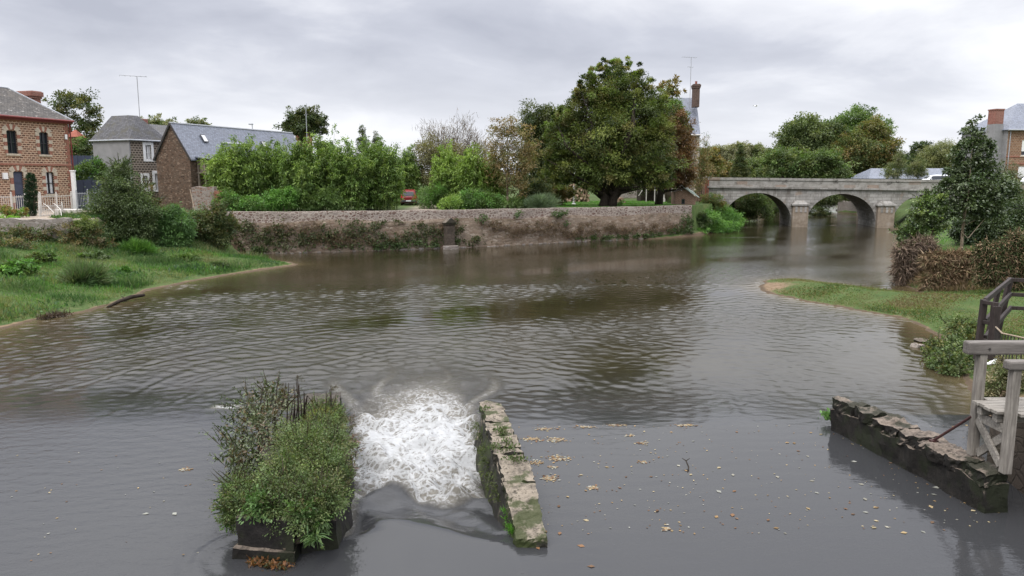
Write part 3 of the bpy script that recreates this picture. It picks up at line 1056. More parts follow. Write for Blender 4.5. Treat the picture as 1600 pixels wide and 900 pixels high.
def window(parent, o, y=0.0, depth=0.2, frame='white_paint', bars=(1, 2), name='window', fill='glass', fw=0.06, sill=None, curtains=False):
    a, b, c, d = o
    w = MB()
    w.poly([(a, y + depth - 0.02, c), (b, y + depth - 0.02, c), (b, y + depth - 0.02, d), (a, y + depth - 0.02, d)])
    wo = w.build(name, M[fill], parent)
    f = MB()
    y0, y1 = y + depth - 0.10, y + depth - 0.03
    f.box(a, a + fw, y0, y1, c, d)
    f.box(b - fw, b, y0, y1, c, d)
    f.box(a + fw, b - fw, y0, y1, c, c + fw)
    f.box(a + fw, b - fw, y0, y1, d - fw, d)
    nx, nz = bars
    for i in range(1, nx + 1):
        x = a + (b - a) * i / (nx + 1)
        f.box(x - fw * 0.5, x + fw * 0.5, y0 + 0.003, y1, c + fw, d - fw)
    for i in range(1, nz + 1):
        z = c + (d - c) * i / (nz + 1)
        f.box(a + fw, b - fw, y0 + 0.01, y1, z - fw * 0.3, z + fw * 0.3)
    f.build('frame', M[frame], wo)
    if curtains:
        MB().box(a + fw, a + (b - a) * 0.36, y1 + 0.002, y1 + 0.006, c + fw, d - fw).build('curtain', M['curtain'], wo)
        MB().box(b - (b - a) * 0.36, b - fw, y1 + 0.002, y1 + 0.006, c + fw, d - fw).build('curtain', M['curtain'], wo)
    if sill:
        s = MB()
        s.box(a - 0.18, b + 0.18, y - 0.08, y + 0.05, c - 0.16, c - 0.003)
        s.build('sill', M[sill], wo, bevel=0.01)
    return wo


def antenna(parent, loc, h, arms, rz=0.3, boom=1.6):
    m = MB()
    x, y, z = loc
    m.tube([(x, y, z), (x, y, z + h)], 0.035, 6)
    for az, n, L in arms:
        c, s = math.cos(rz), math.sin(rz)
        zc = z + h - az
        m.beam((x - c * L * 0.65, y - s * L * 0.65, zc + 0.1), (x + c * L * 0.35, y + s * L * 0.35, zc), 0.035, 0.035)
        for i in range(n):
            t = -0.65 + i / max(1, n - 1)
            e = 0.14 + 0.22 * (i / max(1, n - 1))
            m.beam((x + c * L * t - s * e, y + s * L * t + c * e, zc + 0.03), (x + c * L * t + s * e, y + s * L * t - c * e, zc + 0.03), 0.02, 0.02)
    return m.build('antenna', M['steel_thin'], parent)


def brick_house():
    fc = Face(at(112, 63.7), (0.30, 0.954), 3.3)
    r = fc.root('brick_house', 'two storey stone and red brick house with lichened slate hip roof beside the river yard', 'house')
    L, Dp = -11.0, 6.2
    ez = fc.zz(112, 190)
    ops = {}
    for n, (a, b, t, bt) in dict(w1=(16, 32, 204, 240), w2=(66.5, 80.5, 207, 241.5), door=(20.5, 36.5, 268, 326), w3=(71, 84, 269, 303)).items():
        mid = (a + b) / 2
        ops[n] = (fc.x(a), fc.x(b), fc.zz(mid, bt), fc.zz(mid, t))
    ops['w0'] = (ops['w1'][0] - 2.7, ops['w1'][1] - 2.7, ops['w1'][2], ops['w1'][3])
    m = MB()
    wall_open(m, L, 0, -0.4, ez, list(ops.values()))
    m.poly([(0, 0, -0.4), (0, Dp, -0.4), (0, Dp, ez), (0, 0, ez)])
    m.poly([(0, Dp, -0.4), (L, Dp, -0.4), (L, Dp, ez), (0, Dp, ez)])
    m.poly([(L, Dp, -0.4), (L, 0, -0.4), (L, 0, ez), (L, Dp, ez)])
    m.build('wall', M['house_stone'], r, recalc=False)
    for n in ('w0', 'w1', 'w2', 'w3'):
        wo = window(r, ops[n], 0, 0.2, 'dark_frame', (1, 1), sill='cream_stone', curtains=(n == 'w3'))
        surround(wo, ops[n], True)
    a, b, c, d = ops['door']
    dm = MB()
    dm.box(a, b, 0.12, 0.18, c, d - 0.02)
    for i in range(3):
        z = c + 0.25 + i * (d - c) / 3.3
        dm.box(a + 0.12, b - 0.12, 0.095, 0.117, z, z + (d - c) / 4.2)
    do = dm.build('door', M['door_blue'], r, bevel=0.01)
    hm = MB()
    hm.beam((b - 0.12, 0.06, c + 1.05), (b - 0.12, 0.117, c + 1.05), 0.03, 0.03)
    hm.beam((b - 0.12, 0.06, c + 1.05), (b - 0.26, 0.06, c + 1.05), 0.025, 0.025)
    hm.build('handle', M['zinc'], do)
    surround(do, ops['door'], False)
    for py, hh in ((192.5, 0.14), (258, 0.17)):
        k = MB()
        z = fc.zz(100, py)
        k.box(L, 0.05, -0.07, 0.02, z - hh / 2, z + hh / 2)
        k.build('string_course', M['red_brick'], r, bevel=0.015)
    k = MB()
    for i in range(30):
        w = 0.42 if i % 2 else 0.24
        k.box(-w, 0.035, -0.035, 0.3, -0.4 + i * 0.255, -0.4 + i * 0.255 + 0.247)
    k.build('quoin', M['red_brick'], r, bevel=0.01)
    rf = MB()
    o = 0.3
    rz = pd(20, 137, 62).z - 3.3
    ridge = -2.5
    A, B, Cc, Dd = (L - o, -o, ez + 0.1), (o, -o, ez + 0.1), (o, Dp + o, ez + 0.1), (L - o, Dp + o, ez + 0.1)
    p, q = (ridge, Dp / 2, rz), (L + 2.5, Dp / 2, rz)
    rf.poly([A, B, p, q])
    rf.poly([B, Cc, p])
    rf.poly([Cc, Dd, q, p])
    rf.poly([Dd, A, q])
    rf.poly([A, Dd, Cc, B])
    ro = rf.build('roof', M['old_slate'], r)
    h = MB()
    h.tube([B, p], 0.07, 6)
    h.tube([Cc, p], 0.07, 6)
    h.tube([p, q], 0.08, 6)
    h.build('ridge_cap', M['zinc'], ro)
    gt = MB()
    gt.tube([(L, -o - 0.06, ez + 0.02), (o, -o - 0.06, ez + 0.02)], 0.09, 8)
    gt.box(L, o, -o + 0.02, -0.005, ez - 0.16, ez + 0.085)
    gt.build('gutter', M['red_paint'], r)
    dp = MB()
    dp.tube([(0.1, -0.12, ez), (0.1, -0.12, 0.0)], 0.06, 8)
    dp.build('downpipe', M['red_paint'], r)
    c = MB()
    c.box(-1.05, -0.25, 2.3, 4.3, ez + 0.4, 9.05)
    c.box(-1.12, -0.18, 2.22, 4.38, 9.05, 9.22)
    c.box(-1.2, -0.1, 2.12, 4.48, 9.22, 9.6)
    c.box(-1.12, -0.18, 2.2, 4.4, 9.6, 9.66)
    ch = c.build('chimney', M['chimney_brick'], ro, bevel=0.03)
    lb = MB()
    x, z = fc.x(6.8), fc.zz(6.8, 275)
    lb.box(x - 0.2, x + 0.2, -0.16, -0.003, z - 0.24, z + 0.24)
    lb.build('meter_box', M['white_paint'], r, bevel=0.02)
    al = MB()
    x, z = fc.x(107), fc.zz(107, 214)
    al.box(x - 0.1, x + 0.1, -0.14, -0.04, z - 0.2, z + 0.2)
    al.build('alarm_box', M['white_paint'], r, bevel=0.02)


def surround(parent, o, is_window):
    a, b, c, d = o
    red, cr = MB(), MB()
    n = 6
    hh = (d - c) / n
    for i in range(n):
        t = red if (i % 2 == 0) else cr
        w = 0.34 if i % 2 else 0.25
        for x0, x1 in ((a - w, a - 0.002), (b + 0.002, b + w)):
            MB().box(x0, x1, -0.035, 0.02, c + i * hh, c + (i + 1) * hh - 0.008).build('brick_quoin' if t is red else 'stone_quoin', M['red_brick' if t is red else 'cream_stone'], parent)
    # segmental arch of alternating blocks
    mid, hw = (a + b) / 2, (b - a) / 2 + 0.3
    k = 7
    for i in range(k):
        t0, t1 = math.pi * (0.13 + 0.74 * i / k), math.pi * (0.13 + 0.74 * (i + 1) / k) - 0.012
        r0, r1 = (b - a) / 2 + 0.02, hw + 0.14
        sq = 0.55
        base = d - 0.16
        pts = [(mid - r0 * math.cos(t0), base + r0 * sq * math.sin(t0)), (mid - r1 * math.cos(t0), base + r1 * 0.72 * math.sin(t0) + 0.02),
               (mid - r1 * math.cos(t1), base + r1 * 0.72 * math.sin(t1) + 0.02), (mid - r0 * math.cos(t1), base + r0 * sq * math.sin(t1))]
        MB().hexa([(p[0], 0.02, p[1]) for p in pts] + [(p[0], -0.042, p[1]) for p in pts]).build('arch_block', M['red_brick' if i in (2, 4) else 'cream_stone'], parent)


def slate_house():
    fc = Face(at(207, 72.0), (0.43, 0.90), 3.3)
    r = fc.root('slate_house', 'grey rendered house with steep hipped slate roof and white framed windows', 'house')
    ez = fc.zz(207, 218)
    s, t = 5.1, 4.0
    w1 = (fc.x(226), fc.x(242.5), fc.zz(234, 252.5), fc.zz(234, 222))
    w2 = (fc.x(238), fc.x(253), fc.zz(246, 300), fc.zz(246, 267))
    w3 = (fc.x(219.5), fc.x(233), fc.zz(226, 300), fc.zz(226, 271))
    m = MB()
    inner = []
    for o in (w1, w2, w3):
        q = (o[1] - o[0]) * 0.24
        inner.append((o[0] + q, o[1] - q, o[2] + q * 0.6, o[3] - q))
    wall_open(m, 0, 11, -0.4, ez, inner)
    m.poly([(11, 0, -0.4), (11, s, -0.4), (11, s, ez), (11, 0, ez)])
    m.poly([(11, s, -0.4), (0, s, -0.4), (0, s, ez), (11, s, ez)])
    m.build('wall', M['dark_stone'], r, recalc=False)
    sd = MB()
    sd.box(-0.12, -0.002, -0.02, s, -0.4, ez)
    sd.build('rendered_wall', M['render_grey'], r)
    for o, n in zip((w1, w2, w3), inner):
        wo = window(r, n, 0, 0.2, 'white_paint', (1, 1), curtains=True)
        k = MB()
        k.box(o[0], n[0] - 0.002, -0.06, 0.02, o[2], o[3])
        k.box(n[1] + 0.002, o[1], -0.06, 0.02, o[2], o[3])
        k.box(n[0] - 0.002, n[1] + 0.002, -0.06, 0.02, n[3] + 0.002, o[3])
        k.box(n[0] - 0.002, n[1] + 0.002, -0.06, 0.02, o[2], n[2] - 0.002)
        k.build('surround', M['white_paint'], wo, bevel=0.02)
    # pavilion roof with a short flat ridge, lower range behind
    rt = pd(190, 180, 73.5).z - 3.3
    o = 0.25
    A, B, C_, D_ = (-o, -o, ez), (t + o, -o, ez), (t + o, s + o, ez), (-o, s + o, ez)
    a, b, c, d = (1.0, 1.3, rt), (1.9, 1.1, rt), (1.9, 3.6, rt), (1.0, 3.6, rt)
    rf = MB()
    for q in ((A, B, b, a), (B, C_, c, b), (C_, D_, d, c), (D_, A, a, d), (a, b, c, d), (A, D_, C_, B)):
        rf.poly(q)
    r2 = ez + 1.75
    rf.poly([(1.6, -o, ez), (11.2, -o, ez), (11.2, s / 2, r2), (1.6, s / 2, r2)])
    rf.poly([(11.2, s + o, ez), (1.6, s + o, ez), (1.6, s / 2, r2), (11.2, s / 2, r2)])
    rf.poly([(11.2, -o, ez), (11.2, s + o, ez), (11.2, s / 2, r2)])
    ro = rf.build('roof', M['grey_slate'], r)
    g = MB()
    g.tube([(-o, s + o, ez - 0.03), (-o - 0.02, -o - 0.05, ez - 0.03), (8, -o - 0.05, ez - 0.03)], 0.075, 6)
    g.build('gutter', M['zinc'], r)
    ck = MB()
    ck.box(3.2, 3.9, s / 2 - 0.4, s / 2 + 0.4, r2 - 0.6, r2 + 0.45)
    ck.build('chimney', M['chimney_brick'], ro, bevel=0.03)
    antenna(ro, (3.05, s / 2 - 0.3, r2 - 0.5), pd(224, 122, 76).z - 3.3 - r2 + 0.6, [(0.0, 6, 2.4)], -0.9)


def stone_barn():
    D0 = 70.0
    h = 2.0
    c0 = at(272, D0)
    fc = Face(c0, (0.932, -0.363), 3.2)
    r = fc.root('stone_barn', 'brown stone barn gable with long blue slate roof and skylights', 'barn')
    ez, rz = pd(270, 246, D0).z - 3.2, pd(270, 194, D0).z - 3.2
    Ln = 17.5
    m = MB()
    m.poly([(-h, 0, -0.4), (h, 0, -0.4), (h, 0, ez), (0, 0, rz), (-h, 0, ez)])
    m.poly([(h, 0, -0.4), (h, Ln, -0.4), (h, Ln, ez), (h, 0, ez)])
    m.poly([(-h, Ln, -0.4), (-h, 0, -0.4), (-h, 0, ez), (-h, Ln, ez)])
    m.poly([(h, Ln, -0.4), (-h, Ln, -0.4), (-h, Ln, ez), (0, Ln, rz), (h, Ln, ez)])
    m.build('wall', M['barn_stone'], r, recalc=False)
    rf = MB()
    sl = (rz - ez) / h
    e = 0.22
    for sx in (-1, 1):
        p = [(sx * (h + e), -0.14, ez - e * sl), (sx * (h + e), Ln, ez - e * sl), (0, Ln, rz), (0, -0.14, rz)]
        rf.hexa([(x, y, z + 0.02) for x, y, z in p] + [(x, y, z + 0.13) for x, y, z in p])
    ro = rf.build('roof', M['blue_slate'], r)
    v = MB()
    for sx in (-1, 1):
        v.beam((sx * (h + e), -0.16, ez - e * sl + 0.06), (0, -0.16, rz + 0.06), 0.05, 0.17)
    v.build('verge_board', M['dark_metal'], ro)
    cp = MB()
    cp.tube([(0, -0.14, rz + 0.12), (0, Ln, rz + 0.12)], 0.09, 6)
    cp.build('ridge_cap', M['zinc'], ro)
    # skylights lie in the right slope
    nrm = Vector((sl, 0, 1)).normalized()
    for y, t, w, hh in ((3.0, 0.42, 0.62, 0.85), (11.3, 0.52, 0.7, 0.9)):
        cc = Vector((h * t, y, rz - h * t * sl)) + nrm * 0.16
        up = Vector((-1, 0, sl)).normalized()
        k = MB()
        pts = [cc + Vector((0, 1, 0)) * a * w / 2 + up * b * hh / 2 for a, b in ((-1, -1), (1, -1), (1, 1), (-1, 1))]
        k.hexa([p for p in pts] + [p + nrm * 0.05 for p in pts])
        so = k.build('skylight', M['dark_frame'], ro)
        k = MB()
        pts = [cc + nrm * 0.056 + Vector((0, 1, 0)) * a * (w / 2 - 0.08) + up * b * (hh / 2 - 0.08) for a, b in ((-1, -1), (1, -1), (1, 1), (-1, 1))]
        k.hexa([p for p in pts] + [p + nrm * 0.012 for p in pts])
        k.build('pane', M['curtain'], so)
    cc = Vector((h * 0.52, 6.7, rz - h * 0.52 * sl)) + nrm * 0.15
    k = MB()
    k.beam(cc - Vector((0, 1.6, 0)), cc + Vector((0, 1.6, 0)), 0.16, 0.08, nrm)
    k.build('roof_flashing', M['zinc'], ro)
    # boarded loft and open bay on the river side
    b = MB()
    zb = pd(318, 269, D0).z - 3.2
    for i in range(11):
        x = h + 0.03 + i * 0.2
        b.box(x, x + 0.19, 0.9 + 0.012 * (i % 2), 0.95 + 0.012 * (i % 2), zb + 0.03 * math.sin(i * 3), ez - 0.08)
    b.build('loft_board', M['barn_board'], r)
    for x in (h + 0.08, h + 0.85, h + 2.2):
        MB().box(x, x + 0.13, 0.75, 0.88, -0.3, ez - 0.05).build('post', M['barn_board'], r)
    MB().box(h, h + 2.4, 0.72, 0.747, zb - 0.12, zb + 0.02).build('lintel', M['barn_board'], r)
    k = MB()
    k.box(h + 0.02, h + 2.3, 3.2, 3.4, -0.3, ez - 0.1)
    k.build('back_wall', M['barn_stone'], r)
    k = MB()
    p = [(h + 0.1, 0.5, ez + 0.08), (h + 2.6, 0.5, ez - 0.18), (h + 2.6, 4.5, ez - 0.18), (h + 0.1, 4.5, ez + 0.08)]
    k.hexa([Vector(q) - Vector((0, 0, 0.1)) for q in p] + p)
    k.build('lean_to_roof', M['blue_slate'], r)


def tall_house():
    fc = Face(at(1091, 106), (1, -0.05), 3.2)
    r = fc.root('tall_house', 'tall stone house with steep slate roof and brick end chimney behind the big tree', 'house')
    L, Dp = -12.5, 8
    ez, rz = fc.zz(1090, 209), pd(1080, 154, 110).z - 3.2
    ops = [(-4.6, -3.6, 5.2, 7.0), (-4.6, -3.6, 1.4, 3.4), (-8.0, -7.0, 5.2, 7.0), (-8.0, -7.0, 1.4, 3.4)]
    m = MB()
    wall_open(m, L, 0, -0.3, ez, ops)
    for x, f in ((0, 1), (L, -1)):
        p = [(x, 0, -0.3), (x, Dp, -0.3), (x, Dp, ez), (x, Dp / 2, rz), (x, 0, ez)]
        m.poly(p if f > 0 else p[::-1])
    m.poly([(0, Dp, -0.3), (L, Dp, -0.3), (L, Dp, ez), (0, Dp, ez)])
    m.build('wall', M['pale_rubble'], r, recalc=False)
    for o in ops:
        window(r, o, 0, 0.2, 'white_paint', (1, 2), sill='cream_stone')
    k = MB()
    for i in range(24):
        w = 0.5 if i % 2 else 0.3
        k.box(-w, 0.04, -0.04, 0.3, -0.3 + i * 0.36, -0.3 + i * 0.36 + 0.35)
    k.build('quoin', M['cream_stone'], r)
    rf = MB()
    A = [(L - 0.1, -0.3, ez - 0.2), (0.06, -0.3, ez - 0.2), (0.06, Dp / 2, rz + 0.1), (L - 0.1, Dp / 2, rz + 0.1)]
    B = [(L - 0.1, Dp + 0.3, ez - 0.2), (0.06, Dp + 0.3, ez - 0.2), (0.06, Dp / 2, rz + 0.1), (L - 0.1, Dp / 2, rz + 0.1)]
    rf.poly(A)
    rf.poly(B[::-1])
    ro = rf.build('roof', M['blue_slate'], r)
    c = MB()
    ct = pd(1087, 139, 108).z - 3.2
    cb = pd(1087, 168, 108).z - 3.2
    c.box(-0.85, 0.02, 1.1, 2.3, cb, ct)
    c.box(-0.93, 0.1, 1.02, 2.38, ct, ct + 0.22)
    c.box(-0.98, 0.15, 0.97, 2.43, ct + 0.22, ct + 0.5)
    c.box(-0.88, 0.05, 1.08, 2.32, ct + 0.5, ct + 0.6)
    ch = c.build('chimney', M['sooty_brick'], ro, bevel=0.03)
    p = MB()
    p.lathe([(0.16, ct + 0.6), (0.14, ct + 0.9), (0.17, ct + 0.92), (0.17, ct + 1.0)], 10, (-0.42, 1.7))
    p.build('chimney_pot', M['terracotta'], ch)
    antenna(ro, (-1.2, 1.7, cb), pd(1080, 90, 108).z - 3.2 - cb, [(0.05, 7, 2.0), (1.35, 3, 0.8)], 0.1)
    g = MB()
    g.tube([(L, -0.36, ez - 0.18), (0.06, -0.36, ez - 0.18)], 0.09, 6)
    g.tube([(-0.05, -0.15, ez - 0.2), (-0.05, -0.15, 0)], 0.06, 6)
    g.build('gutter', M['dull_white'], r)


def right_house():
    fc = Face(at(1569, 95), (1, 0.12), 4.2)
    r = fc.root('far_bank_house', 'brown stone house with grey hip roof, white shutters and tall brick chimney across the road', 'house')
    L, Dp = 11, 8
    ez = fc.zz(1570, 203)
    ops = [(fc.x(1592), fc.x(1592) + 1.25, fc.zz(1595, 243), fc.zz(1595, 219)), (fc.x(1590), fc.x(1590) + 1.35, fc.zz(1595, 285), fc.zz(1595, 260))]
    m = MB()
    wall_open(m, 0, L, -0.3, ez, ops)
    m.poly([(L, 0, -0.3), (L, Dp, -0.3), (L, Dp, ez), (L, 0, ez)])
    m.build('wall', M['far_brick'], r, recalc=False)
    sd = MB()
    sd.box(-0.1, -0.002, 0, Dp, -0.3, ez)
    sd.build('rendered_wall', M['render_grey'], r)
    for o in ops:
        sh = MB()
        n = 9
        for i in range(n):
            z = o[2] + (o[3] - o[2]) * (0.28 + 0.72 * i / n)
            sh.box(o[0] + 0.03, o[1] - 0.03, 0.05, 0.08 + 0.01 * (i % 2), z, z + (o[3] - o[2]) * 0.72 / n - 0.006)
        wo = window(r, o, 0, 0.2, 'white_paint', (1, 0), sill='cream_stone')
        sh.build('shutter', M['white_paint'], wo)
    k = MB()
    for z in (fc.zz(1580, 244.5), fc.zz(1580, 255.5)):
        k.box(0, L, -0.06, 0.02, z - 0.1, z + 0.1)
    k.build('string_course', M['red_brick'], r)
    o = 0.35
    rz = ez + 3.6
    rf = MB()
    A, B, C_, D_ = (-o, -o, ez), (L + o, -o, ez), (L + o, Dp + o, ez), (-o, Dp + o, ez)
    p, q = (4.2, Dp / 2, rz), (L - 4, Dp / 2, rz)
    for f in ((A, B, q, p), (B, C_, q), (C_, D_, p, q), (D_, A, p), (A, D_, C_, B)):
        rf.poly(f)
    ro = rf.build('roof', M['blue_slate'], r)
    g = MB()
    g.tube([(-o, -o - 0.05, ez), (L, -o - 0.05, ez)], 0.09, 6)
    g.tube([(0.25, -0.1, ez), (0.25, -0.1, 0)], 0.06, 6)
    g.build('gutter', M['zinc'], r)
    x0, x1 = fc.x(1554.5), fc.x(1567.5)
    zc, zt = fc.zz(1560, 200), fc.zz(1560, 171)
    c = MB()
    c.box(x0, x1, 0.8, 2.1, zc + 0.55, zt)
    c.box(x0 - 0.06, x1 + 0.06, 0.74, 2.16, zt, zt + 0.16)
    ch = c.build('chimney', M['chimney_brick'], ro, bevel=0.02)
    c = MB()
    c.box(x0 - 0.02, -0.102, 0.7, 2.2, -0.2, zc + 0.0)
    c.box(x0 - 0.01, x1, 0.78, 2.12, zc, zc + 0.545)
    c.build('chimney_breast', M['render_grey'], r)


def simple_house(name, label, px0, px1, D, zbase, py_e, py_r, depth, wallm, roofm, hipl=0.0, hipr=0.0, win=True, group=None):
    fc = Face(at(px0, D), (1, 0.0), zbase)
    r = fc.root(name, label, 'house' if 'shed' not in name else 'shed', group)
    L = fc.x(px1)
    ez, rz = fc.zz(px0, py_e), pd(px0, py_r, D + depth / 2).z - zbase
    ops = [(L * t - 0.5, L * t + 0.5, max(0.5, ez - 2.0), ez - 0.5) for t in (0.25, 0.75)] if win else []
    m = MB()
    wall_open(m, 0, L, -0.3, ez, ops)
    pl = [(0, 0, -0.3), (0, depth, -0.3), (0, depth, ez), (0, depth / 2, rz if not hipl else ez), (0, 0, ez)]
    m.poly(pl[::-1])
    m.poly([(L, 0, -0.3), (L, depth, -0.3), (L, depth, ez), (L, depth / 2, rz if not hipr else ez), (L, 0, ez)])
    m.poly([(L, depth, -0.3), (0, depth, -0.3), (0, depth, ez), (L, depth, ez)])
    m.build('wall', M[wallm], r, recalc=False)
    for o in ops:
        window(r, o, 0, 0.2, 'white_paint', (1, 1))
    o = 0.25
    A, B, C_, D_ = (-o, -o, ez), (L + o, -o, ez), (L + o, depth + o, ez), (-o, depth + o, ez)
    p, q = (hipl - o, depth / 2, rz), (L - hipr + o, depth / 2, rz)
    rf = MB()
    rf.poly((A, B, q, p))
    rf.poly((C_, D_, p, q))
    if hipl:
        rf.poly((D_, A, p))
    if hipr:
        rf.poly((B, C_, q))
    rf.build('roof', M[roofm], r)
    return r, fc


def bridge():
    fc = Face(at(1108, 93.2), tuple(np.array(at(1480, 88.6)) - np.array(at(1108, 93.2))), 0.0)
    r = fc.root('stone_bridge', 'grey stone road bridge of three arches with solid parapet over the river', 'bridge')
    W = 7.5
    x0, x1 = fc.x(1106), fc.x(1530)
    xe = fc.x(1490)
    ztop = lambda x: 5.93 - 0.32 * (x - x0) / (xe - x0)
    zc = lambda x: ztop(x) - 1.27          # underside of the cornice
    arches = []
    for c, hw, cr in ((1186.5, 53.5, 301.5), (1318.5, 54.5, 303), (1451, 52, 304)):
        a, b = fc.x(c - hw), fc.x(c + hw)
        arches.append(((a + b) / 2, (b - a) / 2, fc.zz(c, cr)))
    spring = 0.35

    def low(x):
        for c, h, cr in arches:
            if abs(x - c) < h - 1e-6:
                return spring + (cr - spring) * math.sqrt(max(0.0, 1 - ((x - c) / h) ** 2)) ** 0.92
        return -1.5
    m = MB()
    ring = MB()
    xs = [x0, x1]
    for c, h, cr in arches:
        n = 40
        xs += [c - h * math.cos(math.pi * i / n) for i in range(n + 1)]
    xs = sorted(xs)
    for i in range(len(xs) - 1):
        a, b = xs[i], xs[i + 1]
        if b - a < 1e-5:
            continue
        mid = (a + b) / 2
        under = any(abs(mid - c) < h for c, h, cr in arches)
        if under:
            la = low(a) if low(a) > -1 else spring
            lb = low(b) if low(b) > -1 else spring
            m.poly([(a, 0, la), (b, 0, lb), (b, 0, zc(b)), (a, 0, zc(a))])
            m.poly([(b, W, lb), (a, W, la), (a, W, zc(a)), (b, W, zc(b))])
            m.poly([(a, 0, la), (a, W, la), (b, W, lb), (b, 0, lb)])
        else:
            m.poly([(a, 0, -1.5), (b, 0, -1.5), (b, 0, zc(b)), (a, 0, zc(a))])
            m.poly([(b, W, -1.5), (a, W, -1.5), (a, W, zc(a)), (b, W, zc(b))])
    for c, h, cr in arches:
        for s in (-1, 1):
            x = c + s * h
            m.poly([(x, 0, -1.5), (x, W, -1.5), (x, W, spring), (x, 0, spring)][::s])
    m.poly([(x0, W, -1.5), (x0, 0, -1.5), (x0, 0, zc(x0)), (x0, W, zc(x0))])
    m.build('arch_wall', M['bridge_stone'], r, recalc=False)
    for c, h, cr in arches:
        k = MB()
        n = 25
        for i in range(n):
            t0, t1 = math.pi * i / n + 0.006, math.pi * (i + 1) / n - 0.006
            g = lambda t, e: (c - (h + e) * math.cos(t), spring + (cr - spring + e) * abs(math.sin(t)) ** 0.92)
            p = [g(t0, 0.004), g(t0, 0.55), g(t1, 0.55), g(t1, 0.004)]
            k.hexa([(q[0], 0.02, q[1]) for q in p] + [(q[0], -0.035, q[1]) for q in p])
        k.build('arch_ring', M['bridge_stone'], r)
    for name, za, zb, ya, yb, mt in (('cornice', 0.0, 0.2, -0.24, 0.3, 'bridge_stone'), ('parapet', 0.2, 0.98, -0.02, 0.42, 'parapet_stone'), ('coping', 0.98, 1.27, -0.1, 0.5, 'parapet_stone')):
        for flip in (0, 1):
            k = MB()
            n = 14
            for i in range(n):
                a, b = x0 + (x1 - x0) * i / n, x0 + (x1 - x0) * (i + 1) / n - 0.006
                y0, y1 = (ya, yb) if not flip else (W - yb, W - ya)
                k.hexa([(a, y0, zc(a) + za), (b, y0, zc(b) + za), (b, y1, zc(b) + za), (a, y1, zc(a) + za),
                        (a, y0, zc(a) + zb), (b, y0, zc(b) + zb), (b, y1, zc(b) + zb), (a, y1, zc(a) + zb)])
            k.build(name, M[mt], r)
    k = MB()
    k.hexa([(x0, 0.43, zc(x0) - 0.1), (x1, 0.43, zc(x1) - 0.1), (x1, W - 0.43, zc(x1) - 0.1), (x0, W - 0.43, zc(x0) - 0.1),
            (x0, 0.43, zc(x0) + 0.16), (x1, 0.43, zc(x1) + 0.16), (x1, W - 0.43, zc(x1) + 0.16), (x0, W - 0.43, zc(x0) + 0.16)])
    k.build('carriageway', M['dark_stone'], r)
    for i in range(2):
        (c1, h1, _), (c2, h2, _) = arches[i], arches[i + 1]
        a, b = c1 + h1 - 0.0, c2 - h2 + 0.0
        mid, hw = (a + b) / 2, (b - a) / 2 + 0.02
        zt = 2.55
        for y0, y1 in ((-0.75, -0.003), (W + 0.003, W + 0.75)):
            k = MB()
            k.box(mid - hw, mid + hw, y0, y1, -1.5, zt)
            pm = k.build('pier', M['pier_stained'], r, bevel=0.06)
            k = MB()
            k.box(mid - hw - 0.14, mid + hw + 0.14, y0 - 0.14 if y0 < 0 else y0, y1 if y0 < 0 else y1 + 0.14, zt + 0.003, zt + 0.24)
            k.hexa([(mid - hw, y0, zt + 0.24), (mid + hw, y0, zt + 0.24), (mid + hw, y1, zt + 0.24), (mid - hw, y1, zt + 0.24),
                    (mid - hw * 0.45, (y0 * 0.4 + y1 * 0.6) if y0 < 0 else y0, zt + 0.62), (mid + hw * 0.45, (y0 * 0.4 + y1 * 0.6) if y0 < 0 else y0, zt + 0.62),
                    (mid + hw * 0.45, y1 if y0 < 0 else (y0 * 0.6 + y1 * 0.4), zt + 0.62), (mid - hw * 0.45, y1 if y0 < 0 else (y0 * 0.6 + y1 * 0.4), zt + 0.62)])
            k.build('pier_cap', M['bridge_stone'], pm, bevel=0.04)
            for sx in (-0.55, 0.05, 0.62):
                k = MB()
                k.box(mid + hw * sx - 0.13, mid + hw * sx + 0.13, (y0 - 0.04) if y0 < 0 else y1, (y0 - 0.003) if y0 < 0 else y1 + 0.04, zt - 0.75, zt - 0.1)
                k.build('pier_panel', M['bridge_stone'], pm)
    # approach wall at the left end, with rusty pipes
    ax0 = fc.x(1088)
    wr = fc.root('approach_wall', 'pinkish brick approach wall with rusty pipes at the left end of the bridge', 'wall')
    k = MB()
    k.hexa([(ax0, 0.0, -0.3), (x0 - 0.01, 0.0, -0.3), (x0 - 0.01, 0.5, -0.3), (ax0, 0.5, -0.3), (ax0, 0.0, 5.7), (x0 - 0.01, 0.0, 5.85), (x0 - 0.01, 0.5, 5.85), (ax0, 0.5, 5.7)])
    k.build('wall', M['hut_brick'], wr)
    k = MB()
    k.hexa([(ax0 - 0.05, -0.06, 5.705), (x0 + 0.4, -0.06, 5.95), (x0 + 0.4, 0.56, 5.95), (ax0 - 0.05, 0.56, 5.705), (ax0 - 0.05, -0.06, 5.85), (x0 + 0.4, -0.06, 6.1), (x0 + 0.4, 0.56, 6.1), (ax0 - 0.05, 0.56, 5.85)])
    k.build('coping', M['parapet_stone'], wr)
    for px in (1103.5, 1107):
        x = fc.x(px)
        k = MB()
        k.tube([(x, -0.1, 5.6), (x, -0.1, 2.2)], 0.075, 8)
        k.build('pipe', M['rust_pipe'], wr)
    # road beyond the bridge on both banks
    rd = MB()
    a = Vector((fc.c.x, fc.c.y)) + fc.d * x1
    b = a + fc.d * 80
    nv = Vector((-fc.d.y, fc.d.x))
    q = [a, b, b + nv * 7.5, a + nv * 7.5]
    rd.hexa([(p.x, p.y, 2.0) for p in q] + [(p.x, p.y, 4.55) for p in q])
    tag(rd.build('road', M['ground_soil']), kind='structure')
    rw = fc.root('roadside_wall', 'low grey stone wall along the road right of the bridge', 'wall')
    k = MB()
    k.box(x1 + 0.02, x1 + 60, 0.02, 0.4, 2.0, 5.15)
